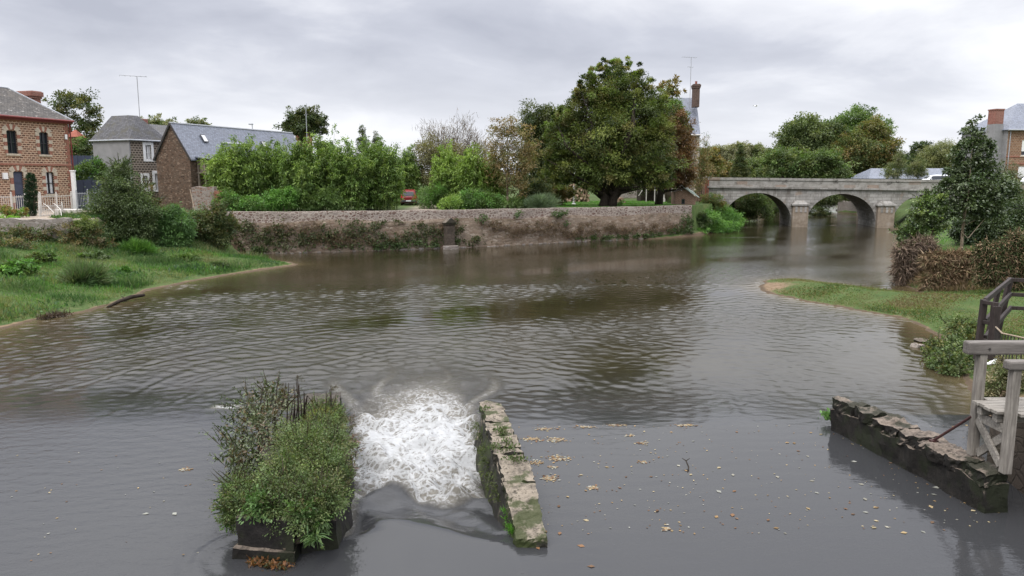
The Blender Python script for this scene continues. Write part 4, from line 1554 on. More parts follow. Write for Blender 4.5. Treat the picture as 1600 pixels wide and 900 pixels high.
    k.build('wall', M['parapet_stone'], wr if False else rw)
    k = MB()
    k.box(x1 + 0.02, x1 + 60, -0.06, 0.48, 5.153, 5.32)
    k.build('coping', M['parapet_stone'], rw)
    return fc


def river_wall():
    r = root('river_wall', (WALL[0][0], WALL[0][1], 0), 'long old stone retaining wall rising from the water below the garden', 'wall')
    o = np.array([WALL[0][0], WALL[0][1]])
    n = 60
    # resample the line
    seg = np.hypot(*np.diff(WALL, axis=0).T)
    cum = np.concatenate([[0], np.cumsum(seg)])
    s = np.linspace(0, cum[-1], n)
    px_ = np.interp(s, cum, WALL[:, 0]) - o[0]
    py_ = np.interp(s, cum, WALL[:, 1]) - o[1]
    tx, ty = np.gradient(px_), np.gradient(py_)
    ln = np.hypot(tx, ty)
    nx, ny = -ty / ln, tx / ln          # inward
    top = lambda i: 3.28 - 0.16 * (i / (n - 1)) + 0.010 * math.sin(i * 1.9) + 0.014 * math.sin(i * 0.7)
    band = lambda i: top(i) - 0.78 - 0.10 * math.sin(i * 0.45)
    for name, mt, zf0, zf1, off, th in (('wall', 'river_wall', lambda i: -0.9, band, 0.0, 0.85), ('upper_course', 'river_wall_top', lambda i: band(i) + 0.003, top, 0.10, 0.55)):
        V, Fc, U = [], [], []
        nz = 14 if name == 'wall' else 5
        for i in range(n):
            for j in range(nz + 1):
                z = zf0(i) + (zf1(i) - zf0(i)) * j / nz
                b = (0.07 if name == 'wall' else 0.025) * mn.noise(Vector((s[i] * 0.9, z * 1.6, off))) + (0.10 * (1 - max(0, z) / 3) if name == 'wall' else 0)
                if j == nz:
                    b -= 0.02
                V.append((px_[i] + nx[i] * (off - b), py_[i] + ny[i] * (off - b), z))
            V.append((px_[i] + nx[i] * (off + th), py_[i] + ny[i] * (off + th), zf1(i)))
            V.append((px_[i] + nx[i] * (off + th), py_[i] + ny[i] * (off + th), zf0(i)))
        k = nz + 3
        for i in range(n - 1):
            for j in range(nz + 2):
                Fc.append([i * k + j, (i + 1) * k + j, (i + 1) * k + j + 1, i * k + j + 1])
        Fc.append([j for j in range(k)])
        Fc.append([(n - 1) * k + j for j in reversed(range(k))])
        m = MB()
        m.v, m.f = V, Fc
        ob = m.build(name, M[mt], r)
        # continuous uv: run along the wall, height up it
        uv = ob.data.uv_layers[0].data
        for lp, ul in zip(ob.data.loops, uv):
            i, j = divmod(lp.vertex_index, k)
            z = ob.data.vertices[lp.vertex_index].co.z
            ul.uv = (s[i], z if j <= nz else z + 0.7)
    # rough footing stones along the waterline
    rng = random.Random(4)
    k = MB()
    for i in range(130):
        t = rng.uniform(0.02, 0.99)
        x, y = np.interp(t * cum[-1], cum, WALL[:, 0]) - o[0], np.interp(t * cum[-1], cum, WALL[:, 1]) - o[1]
        w, h, dd = rng.uniform(0.15, 0.5), rng.uniform(0.05, 0.2), rng.uniform(0.08, 0.24)
        k.beam((x - w / 2, y - dd / 2 - 0.05, h / 2 - 0.06), (x + w / 2, y - dd / 2 + 0.1, h / 2 - 0.06), dd, h)
    k.build('footing_stone', M['pale_rubble'], r, bevel=0.03)['kind'] = 'stuff'
    # return at the right end
    # stone stair niche pillar with a pitched cap
    c = pz(702, 389, 0)
    t = root('wall_pillar', (c.x, c.y + 0.05, 0), 'narrow stone pillar with small pitched cap against the river wall', 'pillar', R(27))
    k = MB()
    k.box(-0.38, 0.38, -0.35, 0.35, -0.6, 2.05)
    k.build('shaft', M['pier_dark'], t, bevel=0.03)
    k = MB()
    k.box(-0.46, 0.46, -0.43, 0.4, 2.053, 2.2)
    for a in ((-0.52, 0.52),):
        k.hexa([(-0.52, -0.48, 2.2), (0.52, -0.48, 2.2), (0.52, 0.4, 2.2), (-0.52, 0.4, 2.2), (-0.03, -0.48, 2.62), (0.03, -0.48, 2.62), (0.03, 0.4, 2.62), (-0.03, 0.4, 2.62)])
    k.build('cap', M['shore_stone'], t, bevel=0.02)
    k = MB()
    k.box(-0.75, 0.6, -0.6, -0.36, -0.5, 0.32)
    k.build('plinth', M['pale_rubble'], t, bevel=0.04)


def stone_wall(name, label, pts, z0, z1, th, mat, wob=0.05, cap=None):
    r = root(name, (pts[0][0], pts[0][1], z0), label, 'wall')
    m = MB()
    o = Vector(pts[0])
    for i in range(len(pts) - 1):
        a, b = Vector(pts[i]) - o, Vector(pts[i + 1]) - o
        d = (b - a).normalized()
        nv = Vector((-d.y, d.x)) * th
        n = max(2, int((b - a).length / 0.4))
        for j in range(n):
            p, q = a.lerp(b, j / n), a.lerp(b, (j + 1) / n)
            h0 = z1 - z0 + wob * math.sin((i * 7 + j) * 1.7) + wob * math.sin((i * 7 + j) * 0.6)
            h1 = z1 - z0 + wob * math.sin((i * 7 + j + 1) * 1.7) + wob * math.sin((i * 7 + j + 1) * 0.6)
            m.hexa([(p.x, p.y, -0.4), (q.x, q.y, -0.4), (q.x + nv.x, q.y + nv.y, -0.4), (p.x + nv.x, p.y + nv.y, -0.4),
                    (p.x, p.y, h0), (q.x, q.y, h1), (q.x + nv.x, q.y + nv.y, h1), (p.x + nv.x, p.y + nv.y, h0)])
    m.build('wall', M[mat], r)
    return r


def picket_fence(name, label, a, b, z0, h, step, mat='dull_white', thick=0.022, posts=4, rails=(0.12, 0.92)):
    a, b = Vector(a), Vector(b)
    r = root(name, (a.x, a.y, z0), label, 'fence')
    d = b - a
    L = d.length
    d.normalize()
    p = MB()
    n = int(L / step)
    for i in range(n + 1):
        q = d * (i * step)
        p.box(q.x - thick / 2, q.x + thick / 2, q.y - thick / 2, q.y + thick / 2, 0.04, h)
    p.build('picket', M[mat], r)
    k = MB()
    for t in rails:
        k.beam((0, 0, h * t), (d.x * L, d.y * L, h * t), 0.035, 0.05)
    k.build('rail', M[mat], r)
    for i in range(posts):
        q = d * (L * i / (posts - 1))
        k = MB()
        k.box(q.x - 0.045, q.x + 0.045, q.y - 0.045, q.y + 0.045, -0.2, h * 1.12)
        k.lathe([(0.03, h * 1.12), (0.055, h * 1.12 + 0.05), (0.0, h * 1.12 + 0.11)], 8, (q.x, q.y))
        k.build('post', M[mat], r)
    return r


def make_car(loc, rz, paint, label, tall=1.62, Lg=4.0, Wd=1.72, name='parked_car', group=None):
    """seen from the tail at rz = 0 (tail towards -y)"""
    r = root(name, loc, label, 'car', rz, group)
    hl = Lg / 2
    # stations along y: (y, half width, sill z, shoulder z, roof half width, roof z)
    st = [(-hl, .60, .42, .80, .50, .86), (-hl + .08, .80, .30, .92, .62, 1.02), (-hl + .28, Wd / 2, .24, .98, .66, tall - .12), (-hl + .9, Wd / 2, .22, .98, .66, tall),
          (0.0, Wd / 2, .22, .96, .66, tall + .02), (.75, Wd / 2, .22, .95, .62, tall - .1), (1.25, Wd / 2, .24, .93, .66, 1.12), (hl - .35, .80, .26, .84, .62, .90), (hl - .05, .70, .30, .70, .55, .74), (hl, .55, .38, .62, .45, .64)]
    m = MB()
    ring = []
    for y, w, s, sh, rw, rf in st:
        ring.append([(-w * .92, y, s), (-w, y, s + .18), (-w, y, sh - .06), (-w * .97, y, sh), (-rw, y, rf - .05), (-rw * .8, y, rf), (rw * .8, y, rf), (rw, y, rf - .05), (w * .97, y, sh), (w, y, sh - .06), (w, y, s + .18), (w * .92, y, s)])
    n = 12
    for q in ring:
        m.v.extend(q)
    for i in range(len(ring) - 1):
        for k in range(n):
            k2 = (k + 1) % n
            m.f.append([i * n + k, i * n + k2, (i + 1) * n + k2, (i + 1) * n + k])
    m.f.append(list(range(n)))
    m.f.append([(len(ring) - 1) * n + k for k in reversed(range(n))])
    m.build('body', M[paint], r, sm=False, bevel=0.03)
    g = MB()
    g.hexa([(-.56, -hl + .04, 1.03), (.56, -hl + .04, 1.03), (.56, -hl + .12, 1.03), (-.56, -hl + .12, 1.03), (-.52, -hl + .20, tall - .2), (.52, -hl + .20, tall - .2), (.52, -hl + .28, tall - .2), (-.52, -hl + .28, tall - .2)])
    g.build('rear_window', M['glass'], r)
    g = MB()
    g.hexa([(-.62, 1.17, 1.14), (.62, 1.17, 1.14), (.62, 1.28, 1.14), (-.62, 1.28, 1.14), (-.54, .80, tall - .13), (.54, .80, tall - .13), (.54, .86, tall - .13), (-.54, .86, tall - .13)])
    g.build('windscreen', M['glass'], r)
    for s in (-1, 1):
        g = MB()
        p = [(s * (Wd / 2 - .035), -hl + .5, 1.02), (s * (Wd / 2 - .035), .95, 1.0), (s * .70, .6, tall - .14), (s * .705, -hl + .6, tall - .12)]
        g.hexa(p + [(x + s * .02, y, z) for x, y, z in p])
        g.build('side_window', M['glass'], r)
        k = MB()
        k.box(s * .70 - .1, s * .70 + .1, -hl + .02, -hl + .16, .78, 1.12)
        k.build('tail_light', M['lamp_red'], r, bevel=0.02)
        k = MB()
        k.box(s * .62 - .14, s * .62 + .14, hl - .2, hl - .03, .58, .72)
        k.build('headlight', M['curtain'], r, bevel=0.02)
        k = MB()
        k.box(s * (Wd / 2 + .09) - .09, s * (Wd / 2 + .09) + .09, .72, .84, 1.0, 1.14)
        k.build('wing_mirror', M[paint], r, bevel=0.02)
        for y in (-hl + .72, hl - .78):
            w = MB()
            w.tube([(s * (Wd / 2 - .2), y, .31), (s * (Wd / 2 + .015), y, .31)], .31, 18)
            wo = w.build('wheel', M['rubber'], r, bevel=0.02)
            w = MB()
            w.tube([(s * (Wd / 2 + .01), y, .31), (s * (Wd / 2 + .025), y, .31)], .19, 14)
            w.build('rim', M['zinc'], wo)
    k = MB()
    k.box(-.78, .78, -hl - .05, -hl + .1, .34, .58)
    k.build('bumper', M['dark_frame'], r, bevel=0.03)
    k = MB()
    k.box(-.26, .26, -hl - .065, -hl - .052, .44, .55)
    k.build('number_plate', M['curtain'], r)
    return r


def small_built():
    # left yard
    stone_wall('garden_wall', 'low pale rubble wall at the edge of the house yard above the bank', [at(-40, 47.4), at(100, 47.4)], 2.3, 3.38, 0.5, 'pale_rubble', 0.04)
    picket_fence('yard_railing', 'long off white metal railing in front of the brick house door', at(-8, 53.6), at(58, 55.2), 3.35, 1.32, 0.13, posts=4)
    picket_fence('yard_gate', 'low off white picket gate right of the dark clipped conifer', at(57, 50.5), at(93, 52.0), 3.35, 0.75, 0.12, posts=2)
    picket_fence('step_railing', 'off white railing under the ground floor window of the brick house', at(60, 57.0), at(109, 60.5), 3.35, 1.25, 0.26, posts=3, thick=0.02)
    picket_fence('side_railing', 'grey metal railing between brick house corner and dark shrub', at(117, 60.5), at(152, 62.5), 3.55, 1.2, 0.15, 'zinc', posts=3)
    c = at(114.3, 61.8)
    k = MB()
    k.box(-0.13, 0.13, -0.13, 0.13, -0.1, pd(114, 268, 61.8).z - 3.35)
    k.box(-0.17, 0.17, -0.17, 0.17, pd(114, 268, 61.8).z - 3.35, pd(114, 266, 61.8).z - 3.35)
    o = k.build('gate_post', M['white_paint'], None, bevel=0.01)
    o.location = (c[0], c[1], 3.35)
    tag(o, 'tall square white post at the corner of the brick house', 'post')
    # stair rails
    r = root('stair_handrail', (*at(76, 51.2), 3.3), 'pair of curved white tube handrails descending to the bank steps', 'handrail')
    b = Vector((*at(76, 51.2), 3.3))
    for px in ((68, 80, 90), (84, 95, 96)):
        k = MB()
        p = [pd(px[0], 318, 51.2) - b, pd((px[0] + px[1]) / 2, 322, 50.8) - b, pd(px[1], 328, 50.2) - b, pd(px[2], 338, 49.6) - b, pd(px[2] + 1, 345, 49.5) - b]
        k.tube(p, 0.024, 6)
        k.build('rail', M['dull_white'], r)
    k = MB()
    k.box(-0.75, 0.75, -0.4, 0.4, -0.3, 0.42)
    o = k.build('stair_block', M['dull_white'], None, bevel=0.03)
    o.location = (*at(103, 52.5), 3.35)
    tag(o, 'pale rendered block at the foot of the yard railing', 'block')
    # dark blue screens
    for nm, lb, p0, p1, D, t, b_, st in (('panel_fence', 'navy blue solid panel fence low beside the brick house corner', 116, 156, 67, 281.5, 303, 3), ('sheet_fence', 'navy blue sheet fence high behind the green hedge', 110, 158, 80, 243, 262, 4)):
        a, e = at(p0, D), at(p1, D + 1)
        z0 = pd(p0, b_, D).z
        z1 = pd(p0, t, D).z
        gzb = 3.2
        rr = root(nm, (*a, gzb), lb, 'fence')
        d = Vector((e[0] - a[0], e[1] - a[1]))
        L = d.length
        d.normalize()
        k = MB()
        for i in range(st):
            k.beam((d * (L * (i + 0.02) / st)).to_3d() + Vector((0, 0, (z1 - gzb) / 2)), (d * (L * (i + 0.98) / st)).to_3d() + Vector((0, 0, (z1 - gzb) / 2)), 0.06, z1 - gzb)
        k.build('panel', M['navy_panel'], rr)
        k = MB()
        for i in range(st + 1):
            q = d * (L * i / st)
            k.box(q.x - 0.05, q.x + 0.05, q.y - 0.05, q.y + 0.05, -0.2, z1 - gzb + 0.03)
        k.build('post', M['navy_panel'], rr)
    # red roofed turret
    rr, fc = simple_house('red_roofed_house', 'small house with pointed red tile roof half hidden by trees', 112, 125, 92, 3.2, 214, 203, 1.4, 'far_brick', 'terracotta', 0.62, 0.62, False)
    # ruined stub
    r = stone_wall('ruined_wall', 'broken stump of whitewashed stone wall with brick end by the bamboo', [at(298, 63.0), at(333, 62.6)], 2.9, pd(320, 293, 62).z, 0.5, 'stub_stone', 0.05)
    b = Vector(at(298, 63.0))
    q = Vector(at(333, 62.6)) - b
    k = MB()
    for i in range(24):
        w = 0.42 + 0.12 * (i % 2)
        k.box(q.x + 0.004, q.x + w, q.y, q.y + 0.45, i * 0.083 - 0.05, i * 0.083 + 0.026)
    k.build('brick_end', M['red_brick'], r, bevel=0.008)
    k = MB()
    p = Vector((*at(303, 60.5), 2.6))
    k.tube([Vector((0, 0, 0)), pd(297, 296, 61.5) - p], 0.04, 6)
    o = k.build('leaning_pole', M['bark_pale'])
    o.location = p
    tag(o, 'thin pale pole leaning against the ruined wall stump', 'pole')
    # street lamp far behind the barn
    c = at(398, 100)
    r = root('street_lamp', (*c, 3.2), 'thin grey street lamp post just showing above the barn roof', 'street lamp')
    ht = pd(398, 195, 100).z - 3.2
    k = MB()
    k.tube([(0, 0, 0), (0, 0, ht)], [0.09, 0.05], 8)
    k.build('pole', M['zinc'], r)
    k = MB()
    k.box(-0.45, 0.12, -0.12, 0.12, ht, ht + 0.16)
    k.build('lamp_head', M['zinc'], r, bevel=0.03)
    # mast behind bamboo
    c = at(482, 100)
    r = root('roof_mast', (*c, 3.2), 'thin grey mast with stay beside a red roof beyond the barn', 'mast')
    k = MB()
    ht = pd(482, 166, 100).z - 3.2
    k.tube([(0, 0, 0), (0, 0, ht)], 0.05, 6)
    k.beam((-0.9, 0, ht - 0.1), (0.2, 0, ht - 0.1), 0.04, 0.04)
    k.build('pole', M['zinc'], r)
    simple_house('red_gable_house', 'red brick house gable half hidden in the tree beyond the barn', 464, 480, 121, 3.2, 203, 191, 4, 'red_brick', 'sooty_brick', 0, 0, False)
    # garden bits
    c = at(897, 82)
    k = MB()
    ht = pd(897, 291, 82).z - 3.0
    k.lathe([(0.22, -0.1), (0.22, 0.1), (0.12, 0.16), (0.085, 0.4), (0.075, ht - 0.1), (0.11, ht - 0.06), (0.11, ht), (0.0, ht + 0.03)], 10)
    o = k.build('white_post', M['white_paint'], None, sm=False)
    o.location = (*c, 3.0)
    tag(o, 'slim white post standing on the bright lawn by the firewood', 'post')
    rng = random.Random(7)
    lg = MB()
    lg.tube([(-0.32, 0, 0), (0.32, 0, 0)], 0.17, 9)
    lm = lg.build('log', M['log_bark'])
    cap = MB()
    cap.tube([(0.321, 0, 0), (0.327, 0, 0)], 0.155, 9)
    ce = cap.build('cut_end', M['log_end'], lm)
    first = True
    for (px0, px1, D, rows, lb, grp) in ((880, 925, 91, 7, 'split log in the broad firewood heap behind the white post', 'logs in the broad firewood heap'), (960, 979, 86, 6, 'split log in the small firewood heap between the big trunks', 'logs in the small firewood heap')):
        x0, x1 = at(px0, D)[0], at(px1, D)[0]
        for i in range(rows):
            sh = 0.12 + (0.35 if rows == 6 else 0.12) * i
            x = x0 + sh
            while x < x1 - sh:
                if first:
                    o, e, first = lm, ce, False
                else:
                    o, e = lm.copy(), ce.copy()
                    COL.objects.link(o)
                    COL.objects.link(e)
                    e.parent = o
                o.location = (x + rng.uniform(-.08, .08), D + rng.uniform(-.2, .2), 3.0 + 0.16 + i * 0.30 + rng.uniform(-.04, .04))
                o.rotation_euler = (rng.uniform(0, 6), rng.uniform(-.15, .15), -math.pi / 2 + rng.uniform(-.5, .5))
                s = rng.uniform(0.8, 1.15)
                o.scale = (1, s, s)
                tag(o, lb, 'log', grp)
                x += 0.37
    # garden shed with window
    fc = Face(at(1002, 94), (1, 0), 3.0)
    r = fc.root('garden_shed', 'dark lean-to shed with pale window and thin posts behind the river wall', 'shed')
    L = fc.x(1073)
    zt = pd(1040, 285, 94).z - 3.0
    wn = (fc.x(1027), fc.x(1042), 0.75, zt - 0.25)
    m = MB()
    wall_open(m, 0, L, -0.2, zt, [wn])
    m.poly([(0, 3, -0.2), (0, 0, -0.2), (0, 0, zt), (0, 3, zt + 0.8)])
    m.build('wall', M['bark_dark'], r, recalc=False)
    window(r, wn, 0, 0.15, 'dull_white', (1, 1), fw=0.1)
    k = MB()
    p = [(-0.4, -1.3, zt - 0.05), (L + 0.3, -1.3, zt - 0.05), (L + 0.3, 3, zt + 0.85), (-0.4, 3, zt + 0.85)]
    k.hexa(p + [(x, y, z + 0.1) for x, y, z in p])
    k.build('roof', M['barn_board'], r)
    for px in (1008, 1021, 1047, 1062):
        k = MB()
        x = fc.x(px)
        k.box(x - 0.05, x + 0.05, -1.2, -1.1, -0.2, zt - 0.05)
        k.build('post', M['dull_white'], r)
    k = MB()
    k.beam((fc.x(996), -1.25, 0.7), (fc.x(1008), -1.25, zt - 0.1), 0.07, 0.09)
    k.build('brace', M['dull_white'], r)
    k = MB()
    k.box(-0.45, 0.45, -0.25, 0.25, 0.0, 0.42)
    k.box(-0.45, 0.45, 0.2, 0.27, 0.42, 0.85)
    o = k.build('garden_bench', M['dull_white'], None, bevel=0.03)
    o.location = (*at(1034, 90.5), 3.0)
    tag(o, 'small pale garden bench below the shed window', 'bench')
    # brick hut with a glazed pitched lid
    fc = Face(at(1056, 82), (1, 0.0), 2.9)
    r = fc.root('brick_hut', 'little brick hut with pale green glass pitched roof on the river wall end', 'hut')
    L = fc.x(1088)
    zl, zr = pd(1060, 300, 82).z - 2.9, pd(1088, 308, 82).z - 2.9
    wn = (fc.x(1066), fc.x(1071.5), zr - 0.75, zr - 0.2)
    xp = fc.x(1074)
    zp = pd(1074, 296, 82).z - 2.9
    m = MB()
    wall_open(m, 0, L, -0.9, zr, [wn])
    m.poly([(0, 0, zr), (L, 0, zr), (xp, 0, zp), (0, 0, zl)])
    m.poly([(L, 0, -0.9), (L, 2, -0.9), (L, 2, zr), (L, 0, zr)])
    m.poly([(0, 2, -0.9), (0, 0, -0.9), (0, 0, zl), (0, 2, zl)])
    m.build('wall', M['hut_brick'], r, recalc=False)
    window(r, wn, 0, 0.12, 'dark_frame', (0, 0))
    k = MB()
    p = [(xp - 0.35, -0.25, zp + 0.12), (L + 0.35, -0.25, zr - 0.08), (L + 0.35, 2.1, zr + 0.42), (xp - 0.35, 2.1, zp + 0.62)]
    k.hexa(p + [(x, y, z + 0.07) for x, y, z in p])
    k.build('glass_roof', M['glass_green'], r)
    k = MB()
    p = [(-0.15, -0.1, zl - 0.02), (xp - 0.3, -0.1, zp + 0.05), (xp - 0.3, 2.1, zp + 0.4), (-0.15, 2.1, zl + 0.2)]
    k.hexa(p + [(x, y, z + 0.06) for x, y, z in p])
    k.build('side_roof', M['barn_board'], r)
    # cars
    make_car((*at(639.5, 81.5), 3.0), R(4), 'car_red', 'dark red car parked tail on between the bamboo clumps', 1.62, 4.0, 1.72)
    make_car((*at(1462, 100), 4.62), R(78), 'car_white', 'white car just showing over the bridge parapet near the willow', 1.6, 4.2, 1.75, group='white cars on the road')
    make_car((*at(1607, 90.5), 4.56), R(86), 'car_white', 'white car parked below the far house shutters', 1.5, 4.2, 1.75, group='white cars on the road')
    # low building behind the bridge
    simple_house('low_house', 'low house with long grey slate roof showing behind the bridge parapet', 1359, 1490, 118, 3.0, 279, 263, 7, 'render_grey', 'blue_slate', 2.0, 0, False)
    # far retaining wall seen through the middle arch
    stone_wall('far_river_wall', 'pale stone river wall seen through the middle arch of the bridge', [(47.3, 94), (53.3, 106), (56.6, 121), (56.8, 131)][::-1], -0.3, 1.9, -0.6, 'pale_rubble', 0.05)
    # a gull
    b = pd(1181, 166, 120)
    r = root('gull', b, 'tiny white gull gliding in the sky above the bridge', 'bird', R(20))
    k = MB()
    k.tube([(-0.28, 0, 0), (-0.18, 0, 0.02), (0, 0, 0), (0.2, 0, 0.02), (0.3, 0, 0.03)], [0.01, 0.06, 0.09, 0.06, 0.02], 8)
    for s in (-1, 1):
        p = [(-0.08, s * 0.05, 0.03), (0.12, s * 0.05, 0.03), (0.10, s * 0.36, 0.16), (-0.1, s * 0.34, 0.16)]
        k.hexa(p + [(x, y, z + 0.015) for x, y, z in p])
        p = [(-0.1, s * 0.34, 0.16), (0.10, s * 0.36, 0.16), (-0.06, s * 0.72, 0.08), (-0.10, s * 0.70, 0.08)]
        k.hexa(p + [(x, y, z + 0.012) for x, y, z in p])
    k.build('body', M['bone_white'], r)
# ================================================================== vegetation
YEW = [(0.036, 0.052, 0.012), (0.052, 0.074, 0.016), (0.078, 0.098, 0.022), (0.032, 0.045, 0.013), (0.120, 0.135, 0.034), (0.10, 0.092, 0.030), (0.09, 0.125, 0.03)]
DARK = [(0.030, 0.045, 0.016), (0.045, 0.062, 0.020), (0.055, 0.065, 0.022), (0.065, 0.070, 0.022)]
BAMB = [(0.085, 0.140, 0.030), (0.110, 0.175, 0.038), (0.145, 0.205, 0.048), (0.065, 0.110, 0.026)]
BAMB2 = [(0.135, 0.205, 0.04), (0.165, 0.235, 0.05), (0.11, 0.175, 0.035)]
BROWN = [(0.115, 0.092, 0.036), (0.145, 0.105, 0.045), (0.095, 0.095, 0.034), (0.16, 0.115, 0.055)]
RUST = [(0.095, 0.052, 0.024), (0.12, 0.066, 0.028), (0.075, 0.052, 0.022), (0.14, 0.08, 0.03)]
FARG = [(0.062, 0.085, 0.030), (0.080, 0.105, 0.036), (0.098, 0.115, 0.036), (0.055, 0.075, 0.028)]
AUT = [(0.10, 0.095, 0.028), (0.125, 0.10, 0.03), (0.085, 0.095, 0.028), (0.135, 0.095, 0.032)]
PALE = [(0.15, 0.15, 0.085), (0.125, 0.13, 0.07), (0.17, 0.165, 0.10)]
MID = [(0.05, 0.085, 0.022), (0.068, 0.110, 0.028), (0.088, 0.130, 0.034)]
BUSH = [(0.048, 0.072, 0.026), (0.066, 0.092, 0.034), (0.090, 0.115, 0.048), (0.038, 0.055, 0.020)]
LAUREL = [(0.028, 0.046, 0.016), (0.038, 0.058, 0.020), (0.055, 0.075, 0.028)]
BRAMB = [(0.25, 0.165, 0.10), (0.32, 0.22, 0.135), (0.19, 0.13, 0.08), (0.36, 0.27, 0.175), (0.21, 0.185, 0.095)]
LIVE = [(0.06, 0.135, 0.026), (0.085, 0.175, 0.034), (0.11, 0.20, 0.045), (0.05, 0.105, 0.024)]


def bamboo(label, px, hw, top, D, cols, seed, ncane=56, per=200, base=None, leaf=0.33, dens=1.15, group='bamboo clumps in the garden'):
    rng = np.random.default_rng(seed)
    b = pd(px, 276, D)
    bz = 3.0
    B = Vector((b.x, b.y, bz))
    h = pd(px, top, D).z - bz
    w = hw / F * D
    r = root('bamboo', B, label, 'bamboo', group=group)
    m = MB()
    C, S, Di, N, T = [], [], [], [], []
    for i in range(ncane):
        a, q = rng.uniform(0, 2 * math.pi), math.sqrt(rng.random())
        x, y = math.cos(a) * q * w * 0.75, math.sin(a) * q * min(w, 1.8) * 0.75
        hh = h * (1.0 - 0.34 * q ** 2) * rng.uniform(0.72, 1.0) if i else h
        lean = Vector((x / max(w, 0.1) * rng.uniform(0.1, 0.42) * w + rng.normal() * 0.15, y * 0.25 + rng.normal() * 0.2, 0))
        tip = Vector((rng.normal() * 0.35, rng.normal() * 0.35, 0)) + lean * 0.8
        pts = []
        for j in range(7):
            t = j / 6
            pts.append(Vector((x, y, 0)) + lean * t ** 1.6 + tip * max(0, t - 0.7) ** 2 * 5 + Vector((0, 0, hh * (t - 0.10 * max(0, t - 0.75) ** 2 * 8))))
        m.tube(pts, [0.022, 0.022, 0.02, 0.017, 0.013, 0.009, 0.004], 4, False)
        P = np.array([list(p) for p in pts])
        n = int(per * dens * (0.6 + 0.7 * hh / h))
        t = rng.beta(1.5, 1.05, n) * 0.93 + 0.07
        # leaves hang in small sprays along the cane
        k = max(8, n // 9)
        tn = np.sort(rng.choice(t, k))
        idx = rng.integers(0, k, n)
        tt = np.clip(tn[idx] + rng.normal(0, 0.012, n), 0, 1)
        f = tt * 6
        i0 = np.minimum(f.astype(int), 5)
        pos = P[i0] * (1 - (f - i0))[:, None] + P[i0 + 1] * (f - i0)[:, None]
        sd = unit(rng.normal(size=(k, 3)) * np.array([1, 1, 0.25]))[idx]
        rad = (0.12 + 0.50 * np.sin(np.pi * np.clip(tt, 0.08, 1) ** 0.8) ** 0.7) * rng.uniform(0.2, 1.0, k)[idx]
        pos = pos + sd * rad[:, None] + rng.normal(size=(n, 3)) * 0.10
        d = sd * 0.6 + rng.normal(size=(n, 3)) * 0.5 + np.array([0, 0, -0.55])
        nn = rng.normal(size=(n, 3)) * 0.6 + np.array([0, 0, 0.7])
        ct = pick(rng, cols, k)[idx] * rng.uniform(0.7, 1.75, k)[idx][:, None]
        # leaves turn lighter and yellower toward the cane tops
        ct = ct * (1 + np.clip(tt - 0.6, 0, 1)[:, None] * np.array([0.4, 0.3, 0.05]))
        C.append(pos)
        S.append(leaf * rng.uniform(0.6, 1.2, n))
        Di.append(d)
        N.append(nn)
        T.append(ct)
    m.build('canes', M['cane'], r, sm=True)
    C, S, Di, N, T = [np.concatenate(a) for a in (C, S, Di, N, T)]
    leaf_mesh('foliage', C, S, 0.27, Di, N, T, M['leaf'], r)
    return r


